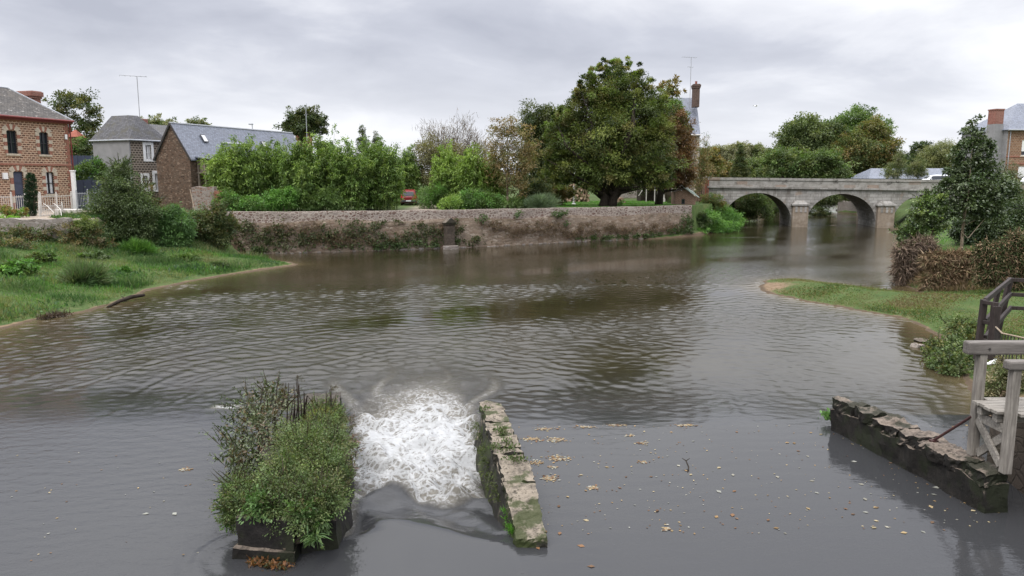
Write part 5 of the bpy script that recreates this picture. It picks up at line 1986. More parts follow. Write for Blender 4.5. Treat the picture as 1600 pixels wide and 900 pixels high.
def shrub(name, label, cat, D, lobes, leaf, asp, cols, dens, per, seed, mat='leaf', group=None, clump=0.32, droop=0.2, up=0.5, shell=0.55, base=None, stems=5, depth=0.9,
          ragged=0.25, jit=0.25, zmin=None, flat=0.8, bark='bark', sprigs=None):
    rng = np.random.default_rng(seed)
    L = px_lobes(lobes, D, depth)
    cx = float(np.mean([l[0][0] for l in L]))
    cy = float(np.mean([l[0][1] for l in L]))
    bz = float(gz(cx, cy)) if base is None else base
    B = Vector((cx, cy, bz))
    r = root(name, B, label, cat, group=group)
    C, S, Di, N, T = crown_leaves(rng, L, dens, per, leaf, asp, cols, clump, droop, up, shell, jit, ragged, flat)
    if sprigs:                              # loose shoots that break the outline
        ns, ln, lf, scol = sprigs
        li = rng.integers(0, len(L), ns)
        d = sphere_dirs(rng, ns)
        d[:, 2] = np.abs(d[:, 2]) * 0.9 + 0.1
        st = np.array([L[i][0] for i in li]) + d * np.array([L[i][1] for i in li]) * 0.75
        dr = unit(d * 0.75 + np.array([0, 0, 0.55]) + rng.normal(size=(ns, 3)) * 0.35)
        sl = ln * rng.uniform(0.4, 1.3, ns)
        nl = 13
        t = np.linspace(0.1, 1, nl)[None, :, None]
        P = st[:, None, :] + dr[:, None, :] * sl[:, None, None] * t + np.array([0, 0, -0.25]) * (sl[:, None, None] * t ** 2) + rng.normal(size=(ns, nl, 3)) * 0.01
        dd = rng.normal(size=(ns, nl, 3)) * 0.7 + dr[:, None, :] * 0.7
        C = np.concatenate([C, P.reshape(-1, 3)])
        S = np.concatenate([S, (lf * rng.uniform(0.6, 1.3, (ns, 1)) * (1.15 - 0.5 * t[..., 0])).reshape(-1)])
        Di = np.concatenate([Di, dd.reshape(-1, 3)])
        N = np.concatenate([N, rng.normal(size=(ns * nl, 3)) + np.array([0, 0, 0.7])])
        T = np.concatenate([T, (pick(rng, scol, ns)[:, None, :] * rng.uniform(0.8, 1.5, (ns, nl, 1))).reshape(-1, 3)])
        # the shoot's own stalk, as slim slivers
        C = np.concatenate([C, st])
        S = np.concatenate([S, sl * 0.95])
        Di = np.concatenate([Di, dr - np.array([0, 0, 0.12])])
        N = np.concatenate([N, rng.normal(size=(ns, 3))])
        T = np.concatenate([T, np.tile([[0.06, 0.05, 0.03]], (ns, 1))])
        asp = np.concatenate([np.full(len(C) - ns, asp), np.full(ns, 0.03)])
    zg = land(C[:, 0], C[:, 1])[0] if base is None else np.full(len(C), base)
    k = C[:, 2] > (zg + 0.01 if zmin is None else zmin)
    leaf_mesh('foliage', C[k], S[k], asp[k] if hasattr(asp, '__len__') else asp, Di[k], N[k], T[k], M[mat], r, origin=B)
    m = MB()
    for i in range(stems or 0):
        c, rr = L[int(rng.integers(0, len(L)))]
        q = Vector(c) - B + Vector(rng.normal(size=3) * np.array(rr) * 0.35)
        p = Vector((rng.normal() * 0.2 + q.x * 0.6, rng.normal() * 0.15 + q.y * 0.6, -0.1))
        m.tube(limb_pts(p, q, rng, 0.08, 5), [0.035, 0.03, 0.024, 0.016, 0.006], 5)
    if stems:
        m.build('stems', M[bark], r, sm=True)
    return r


def twig_tree(label, D, bpx, lobes, seed, cols, n=2600, L=0.9, cat='tree', trunk=0.16, leaves=0.3):
    """leafless spreading tree: limbs plus a haze of fine twigs"""
    rng = np.random.default_rng(seed)
    b = pd(bpx, 276, D)
    B = Vector((b.x, b.y, 3.0))
    r = root('bare_tree', B, label, cat)
    LB = px_lobes(lobes, D)
    m = MB()
    C, S, Di, N, T = [], [], [], [], []
    for c, rr in LB:
        k = int(n / len(LB))
        nb = 16
        tips = np.array(c) + sphere_dirs(rng, nb) * np.array(rr) * rng.uniform(0.5, 1.0, (nb, 1))
        o = Vector((0, 0, 0.5))
        for t in tips:
            q = Vector(t) - B
            m.tube(limb_pts(Vector((rng.normal() * .1, rng.normal() * .1, 0.2)), q, rng, 0.07, 6), [trunk * .55, trunk * .42, trunk * .3, trunk * .2, trunk * .12, .012], 5)
        bi = rng.integers(0, nb, k)
        f = rng.uniform(0.35, 1.05, (k, 1))
        src = np.array(list(B)) * (1 - f) + tips[bi] * f
        out = unit(tips[bi] - np.array(list(B)) - np.array([0, 0, 2]))
        d = out * 0.8 + rng.normal(size=(k, 3)) * 0.55 + np.array([0, 0, 0.45])
        C.append(src + rng.normal(size=(k, 3)) * 0.35)
        S.append(L * rng.uniform(0.5, 1.4, k))
        Di.append(d)
        N.append(rng.normal(size=(k, 3)))
        T.append(pick(rng, cols, k) * rng.uniform(0.7, 1.2, (k, 1)))
    m.build('trunk', M['bark'], r, sm=True)
    C, S, Di, N, T = [np.concatenate(a) for a in (C, S, Di, N, T)]
    leaf_mesh('twigs', C, S, 0.045, Di, N, T, M['twig'], r, fold=0.0, origin=B)
    k = int(len(C) * leaves)
    i = rng.integers(0, len(C), k)
    leaf_mesh('crown', C[i] + unit(Di[i]) * (S[i] * rng.random(k))[:, None], rng.uniform(0.09, 0.2, k), 0.6, rng.normal(size=(k, 3)), rng.normal(size=(k, 3)),
              pick(rng, cols, k) * rng.uniform(0.7, 1.4, (k, 1)), M['leaf'], r, origin=B)
    return r


def build_trees():
    # the big evergreen and its neighbours
    rj = np.random.default_rng(77)
    edge = [(850, 268), (846, 256), (848, 240), (860, 222), (862, 205), (872, 186), (884, 170), (897, 152), (912, 134), (924, 118), (938, 104), (950, 96), (966, 97), (980, 104), (994, 114), (1006, 126), (1020, 138), (1032, 150), (1040, 170), (1046, 192), (1050, 215), (1052, 240), (1050, 262)]
    edge = [(x + rj.normal() * 4, y + rj.normal() * 4, rj.uniform(6, 11), rj.uniform(9, 15), rj.uniform(-2, 2)) for x, y in edge if rj.random() < 0.8]
    tree('big_evergreen', 'huge dense dark green evergreen tree towering over the river wall on several dark trunks', 'tree', 77, 948,
         [(960, 100, 9, 12), (946, 112, 8, 12), (975, 110, 8, 11), (928, 128, 8, 12), (992, 124, 8, 12), (1010, 138, 8, 12), (906, 152, 9, 12), (893, 168, 9, 10), (1036, 152, 8, 12), (958, 126, 24, 20), (935, 150, 34, 28), (982, 140, 30, 28), (905, 176, 28, 26), (955, 175, 48, 38), (1012, 172, 34, 34), (882, 208, 30, 30), (930, 218, 52, 42), (990, 218, 52, 44),
          (1022, 218, 26, 40), (872, 245, 24, 22), (895, 258, 38, 30), (950, 262, 52, 34), (1005, 262, 48, 34), (1028, 262, 26, 30), (878, 276, 24, 14), (985, 276, 36, 12), (925, 276, 30, 12)] + edge,
         0.22, 0.40, YEW, 1.5, 62, 0.5, 21, trunk_top=(955, 265), stems=3, limbs=14, bark='bark_dark', clump=0.26, droop=0.05, up=0.45, shell=0.4, ragged=0.5, depth=1.0, jit=0.45, cap=1.5)
    tree('evergreen_trunk_tree', 'rusty brown leaved tree at the right edge of the huge evergreen', 'tree', 82, 1030,
         [(1052, 188, 16, 18), (1064, 210, 18, 22), (1052, 238, 26, 26), (1066, 258, 18, 24), (1042, 272, 24, 20), (1072, 278, 14, 14)], 0.2, 0.5, RUST, 1.5, 34, 0.38, 22, limbs=8, bark='bark_dark', ragged=0.4)
    tree('mid_green_tree', 'green leafy tree between the rusty tree and the tall house', 'tree', 88, 1048,
         [(1050, 168, 16, 14), (1062, 190, 13, 16), (1045, 200, 20, 26), (1070, 200, 8, 10), (1056, 178, 10, 10)], 0.24, 0.55, MID, 1.2, 30, 0.25, 23)
    tree('walnut_tree', 'sparse yellowing branch tips of a tall tree rising beside the house roof', 'tree', 92, 1040,
         [(1050, 130, 12, 8), (1038, 142, 12, 8), (1058, 143, 10, 7), (1045, 155, 14, 9), (1030, 134, 8, 6)], 0.34, 0.5, AUT, 0.7, 14, 0.2, 24, ragged=0.5, limbs=10)
    tree('dark_tree', 'dark round tree behind the left edge of the huge evergreen', 'tree', 92, 850,
         [(846, 184, 30, 20), (828, 205, 22, 22), (862, 205, 34, 26), (850, 238, 36, 34), (836, 270, 30, 30), (866, 290, 30, 20)], 0.24, 0.5, DARK, 1.1, 30, 0.35, 25, ragged=0.4)
    tree('autumn_birch', 'slender tree with sparse brown autumn leaves and a thin pale trunk at the river wall', 'tree', 71, 793,
         [(790, 196, 20, 14), (806, 212, 22, 20), (778, 216, 16, 20), (800, 240, 30, 24), (775, 250, 15, 20), (822, 262, 20, 22), (795, 272, 28, 22), (826, 232, 14, 18), (806, 292, 24, 12)],
         0.17, 0.55, BROWN, 0.75, 24, 0.13, 26, bark='bark_pale', clump=0.4, ragged=0.5, trunk_top=(793, 215), limbs=12)
    twig_tree('bare grey brown twiggy tree standing between the two bamboo groups', 88, 700, [(700, 205, 44, 28), (680, 225, 30, 30), (725, 222, 34, 26), (750, 235, 22, 24)], 27,
              [(0.17, 0.135, 0.105), (0.125, 0.10, 0.075), (0.15, 0.125, 0.08)], 9000, 0.75)
    shrub('hazel_shrub', 'brown green leafy thicket under the bare twiggy tree', 'shrub', 86, [(665, 240, 22, 26), (700, 250, 36, 26), (745, 255, 26, 26), (675, 275, 24, 22), (715, 285, 40, 22)], 0.2, 0.55,
          [(0.115, 0.105, 0.05), (0.095, 0.095, 0.04), (0.13, 0.115, 0.06)], 0.9, 26, 28, base=3.0)
    # left background
    tree('left_tree', 'tall loose crowned tree behind the brick house chimney', 'tree', 96, 118,
         [(100, 158, 18, 18), (132, 162, 14, 18), (96, 185, 16, 14), (124, 190, 14, 14), (146, 186, 12, 16), (138, 212, 18, 16), (112, 218, 18, 16), (150, 222, 10, 14), (122, 245, 26, 20), (140, 250, 16, 16)],
         0.28, 0.55, DARK + AUT[:1] + FARG[:1], 0.62, 24, 0.28, 29, ragged=0.5, limbs=12, clump=0.36)
    tree('red_top_tree', 'dark tree with a reddish patch beyond the barn roof', 'tree', 118, 474,
         [(455, 190, 14, 13), (475, 180, 17, 13), (494, 188, 15, 12), (470, 200, 26, 14), (500, 200, 12, 10)], 0.3, 0.55, DARK, 0.9, 26, 0.3, 30, ragged=0.5)
    for i, (px, top, lb) in enumerate(((566, 193, 'small dark conifer tip showing above the middle of the bamboo'), (588, 205, 'lower dark conifer tip showing above the bamboo to the right'))):
        rng = np.random.default_rng(40 + i)
        tree('conifer', lb, 'tree', 110, px, [(px, top + 8 + 12 * j, 3 + 3.2 * j, 9) for j in range(9)], 0.25, 0.2, DARK, 1.6, 22, 0.18, 40 + i, group='conifers behind the bamboo', droop=0.4, limbs=2)
    for i, (px, py, rx, ry, D, lb) in enumerate(((240, 190, 18, 9, 108, 'thin pale green treetop behind the slate house chimney'), (310, 190, 16, 6, 112, 'feathery treetop just above the barn ridge'), (265, 195, 14, 8, 115, 'low treetop between slate house and barn roofs'))):
        tree('far_treetop', lb, 'tree', D, px, [(px, py, rx, ry), (px - rx * .5, py + ry, rx * .7, ry), (px + rx * .5, py + ry * 1.1, rx * .7, ry), (px, py + 3 * ry, rx, 2 * ry)], 0.3, 0.5, FARG + PALE, 0.7, 18, 0.2, 50 + i, ragged=0.5)
    # bamboo row behind the river wall
    spec = [(352, 30, 216, 66, 'leafy yellow tinged bamboo clump at the left end of the row beside the barn'), (388, 30, 205, 67, 'bamboo clump with arching tips in front of the barn skylights'),
            (430, 34, 207, 69, 'dense bamboo clump below the far end of the barn roof'), (472, 30, 208, 66, 'bamboo clump under the dark tree with reddish patch'),
            (506, 30, 188, 68, 'tallest bamboo clump with plume tips in the row middle'), (545, 32, 204, 67, 'dense dark green bamboo clump right of the tallest plume'),
            (582, 30, 207, 70, 'bamboo clump with visible pale canes below small conifer tip'), (602, 24, 205, 68, 'bright leafy bamboo clump near the right end of the row'), (636, 20, 217, 85, 'narrow bamboo clump at the right end behind the red car')]
    for i, (px, hw, top, D, lb) in enumerate(spec):
        bamboo(lb, px, hw, top, D, BAMB if i not in (0,) else BAMB2 + BAMB[1:3], 60 + i, group='bamboo clumps in the long row')
    for i, (px, hw, top, D, lb) in enumerate(((698, 22, 212, 73, 'bright green bamboo clump with tall pointed tips left of the birch'), (735, 28, 219, 72, 'rounded bright bamboo clump in the middle of the separate group'), (768, 24, 236, 73, 'lower bright bamboo clump beside the pale birch trunk'))):
        bamboo(lb, px, hw, top, D, BAMB2, 75 + i, 44, 190, group='bright bamboo clumps right of the car')
    # garden shrubs along the wall
    G1 = 'shrubs along the top of the river wall'
    low = [('yellow green laurel bush at the foot of the bamboo row', 440, 64.5, [(430, 313, 20, 16), (452, 308, 16, 14)], LIVE[:3], .16, .5), ('dark fern like bush at the foot of the tallest bamboo', 500, 65, [(490, 318, 22, 12), (516, 310, 18, 16)], MID, .18, .35),
           ('leafy bush low under the left bamboo end', 370, 63, [(350, 312, 18, 16), (385, 318, 24, 12)], LIVE + MID, .15, .5), ('grassy mound of green growth right of the red car', 672, 72, [(668, 310, 20, 16), (690, 305, 16, 18)], MID + LIVE[:2], .26, .14),
           ('pale green rounded bush in front of the bright bamboo', 705, 68, [(708, 316, 16, 12), (694, 318, 12, 10)], BAMB2, .13, .5), ('broad leafy bush below the bright bamboo clumps', 745, 69, [(735, 312, 26, 16), (768, 314, 18, 14)], LIVE + MID, .15, .55),
           ('dark round evergreen bush beside the birch trunk', 830, 74, [(828, 302, 18, 18), (845, 300, 18, 18), (818, 312, 14, 10)], DARK, .16, .5), ('spiky grey green grass clump on the wall top', 845, 70, [(845, 318, 22, 10)], [(0.085, 0.12, 0.07), (0.10, 0.135, 0.075)], .4, .07),
           ('small golden leaved tree beside the firewood heap', 872, 80, [(866, 298, 18, 8), (884, 301, 16, 7), (874, 310, 9, 10)], AUT + BROWN[:1], .17, .5), ('low green creeper under the birch', 800, 71, [(802, 316, 20, 8)], MID, .13, .5),
           ('small weedy plant on the wall top near the small firewood heap', 965, 79, [(966, 318, 10, 4)], LIVE, .12, .4), ('green shrub by the shed posts', 1055, 86, [(1054, 312, 8, 5)], MID, .12, .5)]
    for i, (lb, px, D, lob, cols, lf, asp) in enumerate(low):
        shrub('shrub', lb, 'shrub', D, lob, lf, asp, cols, 2.6 if lf < .3 else 5, 26, 90 + i, group=G1, base=3.0, up=0.4 if asp > .1 else 0.1, droop=0.2 if asp > .1 else -0.6)
    # right end of the wall: mound of bushes and bank growth
    shrub('golden_bush', 'rounded olive gold bush at the end of the river wall beside the bridge', 'shrub', 86, [(1112, 312, 16, 9), (1120, 322, 12, 11), (1104, 320, 12, 9)], 0.13, 0.5, AUT + MID, 3.0, 30, 110)
    shrub('ivy_clump', 'dark ivy clump hanging over the wall end', 'ivy', 80.5, [(1092, 340, 9, 12), (1100, 346, 9, 10), (1086, 350, 8, 7)], 0.16, 0.8, LAUREL + MID[:1], 3.5, 30, 111, base=0.5)
    shrub('bank_weeds', 'bright green weeds covering the river bank below the bridge abutment', 'weeds', 82, [(1110, 345, 20, 14), (1130, 338, 20, 14, 4), (1145, 345, 16, 12, 5), (1120, 358, 24, 7), (1140, 354, 16, 8, 2), (1090, 362, 16, 6, -2), (1100, 330, 12, 10, 3)],
          0.15, 0.45, LIVE, 3.4, 30, 112, up=0.6, zmin=0.06)
    shrub('thin_tree_growth', 'thin brownish saplings in front of the approach wall', 'shrub', 89, [(1094, 262, 12, 26), (1104, 258, 9, 24), (1088, 285, 12, 14), (1098, 235, 8, 16)], 0.16, 0.5, BROWN + MID[:1], 0.7, 18, 113, base=3.0, ragged=0.5)
    # beyond the bridge, seen through the arches
    shrub('arch_bush', 'dark willow bush on the bank seen through the left arch', 'shrub', 103, [(1165, 318, 26, 18), (1185, 330, 22, 14), (1150, 335, 18, 14), (1205, 322, 18, 14, 8), (1175, 305, 26, 12)], 0.22, 0.35, DARK + MID, 1.4, 30, 114, base=0.1, bark='bark_dark')
    shrub('arch_bush', 'pale green willow bush farther back through the left arch', 'shrub', 128, [(1218, 318, 20, 16), (1236, 312, 20, 18), (1205, 305, 22, 14)], 0.28, 0.3, FARG, 1.0, 26, 115, base=0.1)
    shrub('arch_bush', 'dark bush above the far river wall seen through the middle arch', 'shrub', 135, [(1290, 312, 24, 12), (1320, 306, 28, 12), (1272, 322, 14, 10)], 0.28, 0.35, DARK + FARG, 1.0, 28, 116, base=0.5)
    shrub('arch_bush', 'low dark bush at the waterline seen through the middle arch', 'shrub', 118, [(1275, 330, 12, 7), (1288, 332, 10, 5)], 0.25, 0.4, DARK, 1.4, 24, 117, base=0.0)
    # trees behind the bridge
    G2 = 'broad trees behind the bridge'
    shrub('arch_bush', 'dark bush hanging over the top of the far river wall', 'shrub', 112, [(1300, 306, 20, 8, 6), (1330, 304, 20, 8), (1350, 306, 12, 8, -4)], 0.25, 0.4, DARK + FARG, 1.4, 26, 118, base=2.0, stems=0)
    tree('oak', 'pale green broad tree left in the group behind the bridge', 'tree', 135, 1255, [(1258, 200, 30, 18), (1238, 215, 22, 20), (1270, 218, 34, 26), (1230, 240, 26, 22), (1262, 250, 40, 28)], 0.36, 0.55, FARG, 0.62, 30, 0.5, 120, group=G2, base_z=3, ragged=0.4)
    tree('oak', 'tallest dark green tree crowning the group behind the bridge', 'tree', 140, 1340, [(1338, 188, 26, 18), (1318, 205, 28, 20), (1362, 205, 24, 22), (1340, 225, 40, 28)], 0.36, 0.55, MID, 0.62, 30, 0.5, 121, group=G2, base_z=3, ragged=0.4)
    tree('oak', 'autumn tinted tree on the right of the group behind the bridge', 'tree', 132, 1355, [(1366, 205, 20, 18), (1350, 228, 34, 22), (1382, 236, 22, 26), (1325, 245, 34, 24), (1365, 256, 38, 22), (1390, 260, 16, 16)], 0.34, 0.55, AUT + FARG[:3], 0.66, 30, 0.5, 122, group=G2, base_z=3, ragged=0.4)
    tree('oak', 'mid green low tree at the front of the group behind the bridge', 'tree', 120, 1225, [(1222, 250, 26, 16), (1208, 262, 24, 14), (1245, 265, 28, 14), (1268, 258, 24, 20), (1290, 255, 26, 22), (1305, 268, 26, 12)], 0.32, 0.55, MID + FARG, 0.75, 30, 0.4, 123, group=G2, base_z=3, ragged=0.4)
    tree('oak', 'dark tree in the middle of the group behind the bridge', 'tree', 136, 1300, [(1298, 210, 24, 20), (1290, 232, 30, 24), (1305, 255, 34, 24)], 0.36, 0.55, MID[:2] + DARK, 0.66, 30, 0.5, 124, group=G2, base_z=3, ragged=0.4)
    G3 = 'distant wood beyond the bridge'
    far = [(1105, 242, 18, 14, 'brown green', AUT, 0), (1128, 238, 18, 14, 'pale tall', PALE, 1), (1150, 232, 16, 12, 'pale slim', PALE, 1), (1178, 236, 22, 14, 'pale broad', PALE + FARG, 1), (1120, 258, 20, 14, 'brownish low', AUT, 0), (1148, 262, 22, 14, 'dull green low', FARG, 0), (1178, 258, 22, 16, 'green rounded', FARG, 0), (1198, 250, 18, 16, 'grey green', FARG, 0)]
    for i, (px, py, rx, ry, w, cols, back) in enumerate(far):
        D = 215 + 40 * back + i * 3
        tree('distant_tree', w + ' distant tree beyond the bridge ' + ('near the tall house', 'left of the dark conifer', 'just left of the dark conifer', 'right of the dark conifer', 'above the left end of the parapet', 'below the dark conifer', 'left of the oak group', 'touching the oak group')[i], 'tree', D, px,
             [(px, py, rx * .8, ry * .7), (px - rx * .5, py + ry * .6, rx * .7, ry), (px + rx * .5, py + ry * .6, rx * .7, ry), (px, py + ry * 1.5, rx * 1.2, ry * 1.2)], 0.55, 0.55, cols, 0.26, 26, 0.35, 130 + i, group=G3, base_z=3, ragged=0.45)
    tree('distant_conifer', 'dark pointed conifer in the distant wood seen over the bridge', 'tree', 205, 1157, [(1157, 232 + 7 * j, 2.5 + 2.0 * j, 6) for j in range(7)], 0.45, 0.3, DARK, 0.8, 24, 0.3, 140, base_z=3, droop=0.3, limbs=2)
    # right of the bridge
    tree('cedar', 'dark flat topped cedar far behind the low slate house', 'tree', 165, 1440, [(1440, 226, 14, 4), (1432, 235, 10, 4), (1450, 234, 8, 3), (1420, 250, 16, 10), (1432, 245, 12, 8), (1415, 262, 16, 10)], 0.4, 0.3, LAUREL, 1.2, 26, 0.35, 141, base_z=3.5, trunk_top=(1438, 226), flat=0.4)
    tree('willow', 'olive green weeping willow behind the low slate house', 'tree', 135, 1475, [(1472, 240, 28, 16), (1455, 255, 22, 16), (1492, 252, 24, 18), (1475, 262, 34, 12)], 0.45, 0.16, [(0.115, 0.125, 0.045), (0.135, 0.14, 0.05), (0.095, 0.11, 0.04)], 0.9, 34, 0.4, 142, base_z=3.5, droop=0.9, up=0.1)
    for i, (px, lob, lb) in enumerate(((1405, [(1406, 250, 8, 14), (1398, 265, 12, 12), (1390, 272, 10, 8)], 'feathery pale willow shrub behind the parapet below the cedar'), (1432, [(1434, 258, 8, 12), (1426, 268, 14, 10), (1440, 270, 9, 8)], 'second feathery pale shrub behind the parapet left of the white car'))):
        shrub('willow_shrub', lb, 'shrub', 108, lob, 0.3, 0.14, PALE + FARG, 2.0, 24, 145 + i, group='feathery shrubs behind the parapet', base=4.0, ragged=0.5, droop=-0.3)
    # right bank
    tree('young_magnolia', 'dark leaved young tree with slender pale trunk and upright leader on the right bank lawn', 'tree', 46, 1512,
         [(1521, 196, 7, 16), (1508, 208, 6, 14), (1535, 212, 6, 12), (1522, 226, 16, 16), (1500, 235, 12, 16), (1545, 232, 10, 18), (1518, 252, 24, 20), (1490, 262, 16, 16), (1548, 262, 18, 22), (1515, 285, 38, 22), (1478, 292, 16, 14), (1555, 295, 24, 22), (1510, 315, 44, 22), (1480, 330, 20, 16), (1545, 328, 30, 16)],
         0.17, 0.62, LAUREL + [(0.065, 0.085, 0.04)], 1.6, 26, 0.10, 150, mat='leaf_glossy', bark='bark_pale', ragged=0.4, trunk_top=(1514, 262), limbs=7, clump=0.36, shell=0.4)
    c = pd(1512, 392, 45.6)
    b = Vector((c.x, c.y, float(gz(c.x, c.y))))
    k = MB()
    k.tube([pd(1513, 372, 45.6) - b, pd(1540, 340, 45.8) - b], 0.025, 6)
    k.tube([pd(1512, 372, 45.6) - b, pd(1502, 362, 45.6) - b], 0.02, 6)
    o = k.build('tree_stake', M['bark_pale'])
    o.location = b
    tag(o, 'thin slanting wooden stake tied to the young dark tree', 'stake')
    shrub('camellia', 'very dark glossy round bush behind the young tree on the right bank', 'shrub', 50, [(1545, 345, 40, 36), (1570, 330, 26, 36), (1515, 358, 26, 26), (1575, 362, 18, 24), (1560, 300, 22, 24)], 0.16, 0.55, LAUREL, 2.4, 30, 151, mat='leaf_glossy')
    shrub('conifer_bush', 'brownish feathery conifer bush behind the camellia', 'shrub', 56, [(1580, 290, 16, 26), (1586, 325, 14, 30), (1572, 268, 12, 16)], 0.16, 0.25, [(0.09, 0.08, 0.05), (0.07, 0.075, 0.04)], 2.0, 28, 152)
    shrub('holly', 'green glossy bush with yellow green top at the water edge left of the young tree', 'shrub', 45, [(1446, 326, 20, 17), (1460, 312, 15, 11), (1436, 350, 17, 16), (1452, 352, 20, 20), (1412, 370, 11, 12), (1467, 340, 12, 18), (1428, 368, 14, 12)], 0.14, 0.6, MID + LAUREL + [(0.12, 0.16, 0.04)], 2.4, 28, 153, mat='leaf_glossy', sprigs=(160, 0.7, 0.14, MID))
    shrub('light_bush', 'yellowish green foliage under the roadside wall by the far house', 'shrub', 66, [(1575, 285, 16, 14), (1560, 295, 14, 12)], 0.16, 0.5, [(0.12, 0.13, 0.05), (0.09, 0.10, 0.04)], 1.8, 24, 154)
    # dry brambles falling down the bank
    def tangle(label, D, lobes, seed, cols, n, L, base=None, name='bramble', green=0.12):
        rng = np.random.default_rng(seed)
        LB = px_lobes(lobes, D, 0.8)
        cx, cy = np.mean([l[0][0] for l in LB]), np.mean([l[0][1] for l in LB])
        B = np.array([cx, cy, float(gz(cx, cy))])
        r = root(name, B, label, 'bramble', group='dry brambles on the right bank')
        C, S, Di, N, T = [], [], [], [], []
        w = np.array([l[1][0] * l[1][2] for l in LB])
        for (c, rr), q in zip(LB, w / w.sum()):
            k = int(n * q)
            d = sphere_dirs(rng, k)
            d *= (1 + 0.35 * np.sin(d[:, :1] * 6 + c[0] * 3) * np.sin(d[:, 2:] * 5 + c[1]))
            d[:, 1] = -np.abs(d[:, 1]) * 0.8 + 0.2 * d[:, 1]
            C.append(np.array(c) + d * np.array(rr) * rng.uniform(0.6, 1.08, (k, 1)))
            S.append(L * rng.uniform(0.4, 1.5, k))
            Di.append(rng.normal(size=(k, 3)) * 0.6 + np.array([-0.25, -0.3, -0.45]) + d * 0.5)
            N.append(rng.normal(size=(k, 3)) + d)
            T.append(pick(rng, cols, k) * rng.uniform(0.6, 1.25, (k, 1)))
        C, S, Di, N, T = [np.concatenate(a) for a in (C, S, Di, N, T)]
        zg = land(C[:, 0], C[:, 1])[0]
        C[:, 2] = np.maximum(C[:, 2], np.maximum(zg, 0) + 0.03)
        leaf_mesh('canes', C, S, 0.07, Di, N, T, M['twig'], r, origin=B)
        k = int(len(C) * (0.55 + green))
        i = rng.integers(0, len(C), k)
        gcol = np.where(rng.random((k, 1)) < green, pick(rng, BUSH, k), pick(rng, cols, k))
        leaf_mesh('foliage', C[i] + rng.normal(size=(k, 3)) * 0.1, rng.uniform(0.06, 0.15, k), 0.6, rng.normal(size=(k, 3)), rng.normal(size=(k, 3)) + np.array([0, -0.4, 0.6]), gcol * rng.uniform(0.7, 1.3, (k, 1)), M['dead_leaf'], r, origin=B)
    tangle('grey brown dead bramble mass hanging to the water below the glossy bush', 42, [(1414, 395, 18, 14), (1440, 384, 18, 12), (1408, 420, 14, 16), (1432, 410, 18, 16), (1415, 438, 16, 14), (1440, 440, 14, 12), (1452, 400, 14, 14)], 160, [(0.22, 0.165, 0.125), (0.28, 0.21, 0.155), (0.16, 0.12, 0.09)], 7000, 0.42)
    tangle('reddish brown dry bramble slope in front of the young tree', 39.5, [(1462, 405, 20, 9), (1490, 402, 22, 8), (1520, 402, 22, 8), (1470, 425, 22, 12), (1500, 422, 24, 12), (1528, 420, 20, 12), (1456, 443, 16, 10), (1480, 446, 20, 9), (1508, 444, 20, 9), (1530, 440, 14, 9)], 161, BRAMB, 15000, 0.40, green=0.05)
    tangle('mixed green and brown bramble thicket by the dark wooden fence', 36, [(1550, 420, 24, 22), (1575, 405, 24, 22), (1592, 425, 20, 22), (1545, 395, 22, 16), (1585, 380, 22, 16)], 162, BRAMB + BUSH, 14000, 0.32, green=0.5)
    # left bank bushes
    shrub('elder_bush', 'large dark leafy bush on the left bank between brick house and slate house', 'shrub', 51, [(150, 370, 24, 16), (180, 378, 28, 12), (215, 375, 28, 14), (185, 285, 24, 24), (175, 315, 32, 28), (205, 320, 30, 30), (160, 345, 26, 22), (195, 355, 36, 24), (225, 345, 22, 26), (190, 265, 14, 12)],
          0.13, 0.5, BUSH, 3.0, 30, 170, ragged=0.5, sprigs=(220, 0.9, 0.13, BUSH + MID))
    shrub('twiggy_bush', 'loose bush with reddish tips in front of the white framed doorway', 'shrub', 53, [(232, 335, 22, 22), (250, 348, 20, 20), (240, 318, 12, 12), (228, 300, 9, 14)], 0.12, 0.5, BUSH + BROWN[:2], 1.8, 24, 171, ragged=0.5, sprigs=(120, 0.9, 0.12, BUSH + RUST))
    shrub('sumac_bush', 'bright green feathery bush beside the ruined wall stump', 'shrub', 52, [(268, 335, 20, 14), (285, 348, 18, 16), (262, 355, 20, 16), (278, 365, 22, 12), (250, 372, 22, 14), (275, 378, 22, 10)], 0.24, 0.24, [(0.060, 0.115, 0.036), (0.078, 0.145, 0.042), (0.052, 0.095, 0.032)], 2.6, 28, 172, droop=0.4)
    shrub('green_bush', 'dark leafy shrub below the pointed red tile roof', 'shrub', 86, [(122, 226, 12, 10), (112, 236, 10, 10), (130, 236, 10, 10)], 0.22, 0.5, DARK + MID, 1.6, 26, 180, base=3.2)
    shrub('green_bush', 'fresh green bush behind the navy panel fence', 'shrub', 72, [(132, 266, 16, 12), (150, 262, 14, 14), (158, 272, 12, 12), (122, 274, 9, 8)], 0.18, 0.5, MID + LIVE[:1], 2.0, 26, 173, base=3.3)
    shrub('ivy_bank', 'dark ivy and bramble covering the left end of the river wall', 'ivy', 55, [(300, 350, 24, 16), (330, 345, 26, 16), (312, 368, 26, 16), (345, 365, 20, 18), (358, 350, 12, 14), (290, 372, 18, 14), (340, 330, 12, 12)], 0.13, 0.6, BUSH[:2] + DARK + BROWN[2:3], 3.2, 30, 174, ragged=0.5, sprigs=(160, 0.8, 0.13, BUSH + BROWN))
